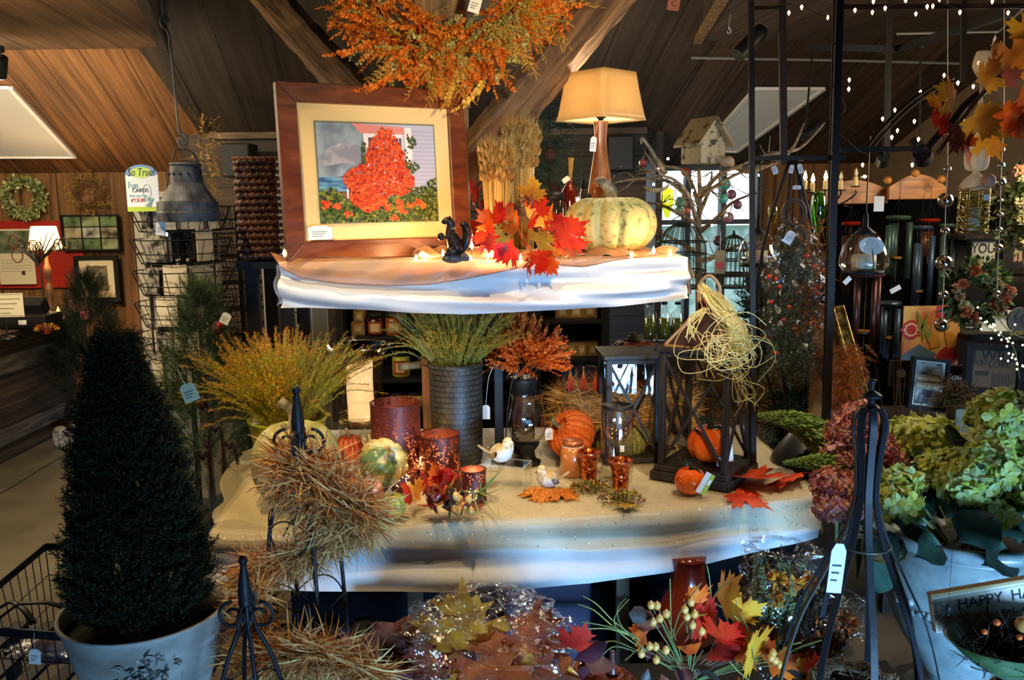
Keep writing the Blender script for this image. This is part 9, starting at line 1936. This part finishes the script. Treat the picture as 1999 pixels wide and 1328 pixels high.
p = P(1112,490,3.22); p.z = ZU+.004; t = thing('reed_diffuser', 'dark red glass reed diffuser with a small tag on the upper shelf', 'diffuser', p); z = lambda y: P(1112, y, 3.22).z-p.z; R = 18*sc(p); b = MB(); b.lathe([(R*.9,0),(R, .01),(R, z(395)),(R*.7, z(370)),(R*.3, z(358)),(R*.3, z(350))],24, k=2); b.build('bottle', plain('garnet_glass', H('5a140c'),.1, **{'Coat Weight': .6}), t, smooth=True); b = MB()
for i in range(5): b.tube([(0,0, z(395)),((i-2)*.004+.006,.003*(i % 2), z(308))],.0014,4)
b.build('reed', plain('reed_gold', H('a8843a'),.6), t); price_tag(t, (-.02,-.03, z(347)),.028,.018,(0,-.6,0), marks=False)
# evergreen spray with cones behind the wheat
p = P(1062,300,4.4); t = thing('evergreen_spray', 'hanging evergreen spray with brown cones behind the wheat sheaves', 'evergreen spray', p); N = 420; r = np.random.default_rng(5); L = np.column_stack([r.normal(0,.07, N), r.normal(0,.05, N), r.uniform(-.18,.24, N)]); b = MB(); b.inst(T_sprig(26,.35,4,.010), L, np.column_stack([r.normal(0,.8, N), r.normal(0,.5, N),.2+0*L[:, 0]]), r.uniform(0,6, N), r.uniform(.07,.13, N)); b.build('needles', island('spray_needle', [H('1c2c22'), H('2f4434'), H('45593a')],.6), t)
for q in ((1083,370),(1075,302)): b = MB(); c_ = P(*q, 4.25)-p; b.lathe([(.004,-.035),(.024,-.02),(.030,0),(.020,.025),(.004,.035)],12, c_, rib=(6,.2)); b.build('pine_cone', bpy.data.materials['cone_brown'], t)
# red leaves behind the frame
p = P(932,370,3.35); t = thing('red_leaf_spray', 'red maple leaf spray glimpsed between the painting and the wheat', 'leaf spray', p)
for i, (x, y, dx, dz) in enumerate(((925,395,-.2,1),(940,340,.3,.9),(928,430,.1,-1),(945,385,.4,-.3),(930,355,-.4,.5),(940,415,.2,.2))): b = MB(); b.inst(MAPLE, [tuple(P(x, y, 3.35)-p)],[(dx, -.3, dz)],[1.2+.2*i],[.10]); b.build('leaf', LRED if i % 2 else LCR, t)
b = MB(); b.tube([(0,0,-.3),(0,0,.1)],.003,5); b.build('stem', STEMB, t)
p = P(405,300,5.6); t = thing('gold_twig_garland', 'sparkling gold twig garland hanging beside the dark bay edge', 'garland', p); N = 90; r = np.random.default_rng(6); L = np.column_stack([r.normal(0,.04, N), r.normal(0,.03, N), r.uniform(-.3,.2, N)]); b = MB(); b.inst(T_spray(LEAF, 5,.2), L, rnd_dirs(N), None, r.uniform(.06,.12, N)); b.build('twigs', bpy.data.materials['gold_berry_leaf'], t)
# green wine bottles under the shelf end
for i, x in enumerate((1268,1296,1322)):
    p = P(x, 664,4.2); s = sc(p); h = 72*s; R = 13*s; t = thing('oil_bottle', ['tall clear bottle of green oil nearest the boards', 'middle tall clear bottle of green oil', 'tall clear bottle of green oil nearest the window light'][i], 'bottle', p, group='clear bottles of green oil'); b = MB(); b.lathe([(R*.95,0),(R, .01),(R, h*.72),(R*.4, h*.82),(R*.38, h)],18); b.build('glass', GLASS, t, smooth=True); b = MB(); b.lathe([(R*.85,.006),(R*.85, h*.6),(.001, h*.6)],16); b.build('oil', plain('green_oil', H('5a6a1c'),.15), t, smooth=True); b = MB(); b.lathe([(R*.45, h*.97),(R*.45, h*1.04),(.001, h*1.04)],12); b.build('cap', BLACK, t)
a = P(1240,668,4.1); b = MB(); b.bbox((a.x, 4.05,0),(a.x+.36,4.4, P(1268,664,4.2).z-.002)); tag(b.build('display_cabinet', DKW), 'dark cabinet carrying the green oil bottles', 'cabinet')
# garden fork heads beside the pine
p = P(430,985,2.9); t = thing('garden_tools', 'rusty iron garden trellis hoops standing beside the table corner', 'garden ornament', p); b = MB()
for dx, h_ in ((-.05,.16),(.0,.26),(.045,.20)): b.tube([(dx-.025,0,-.9),(dx-.025,0, h_*.6),(dx, 0, h_),(dx+.025,0, h_*.6),(dx+.025,0,-.9)],.006,6, k=5)
b.build('iron_hoops', plain('rust_iron', H('2a1c16'),.6,.3), t, smooth=True)
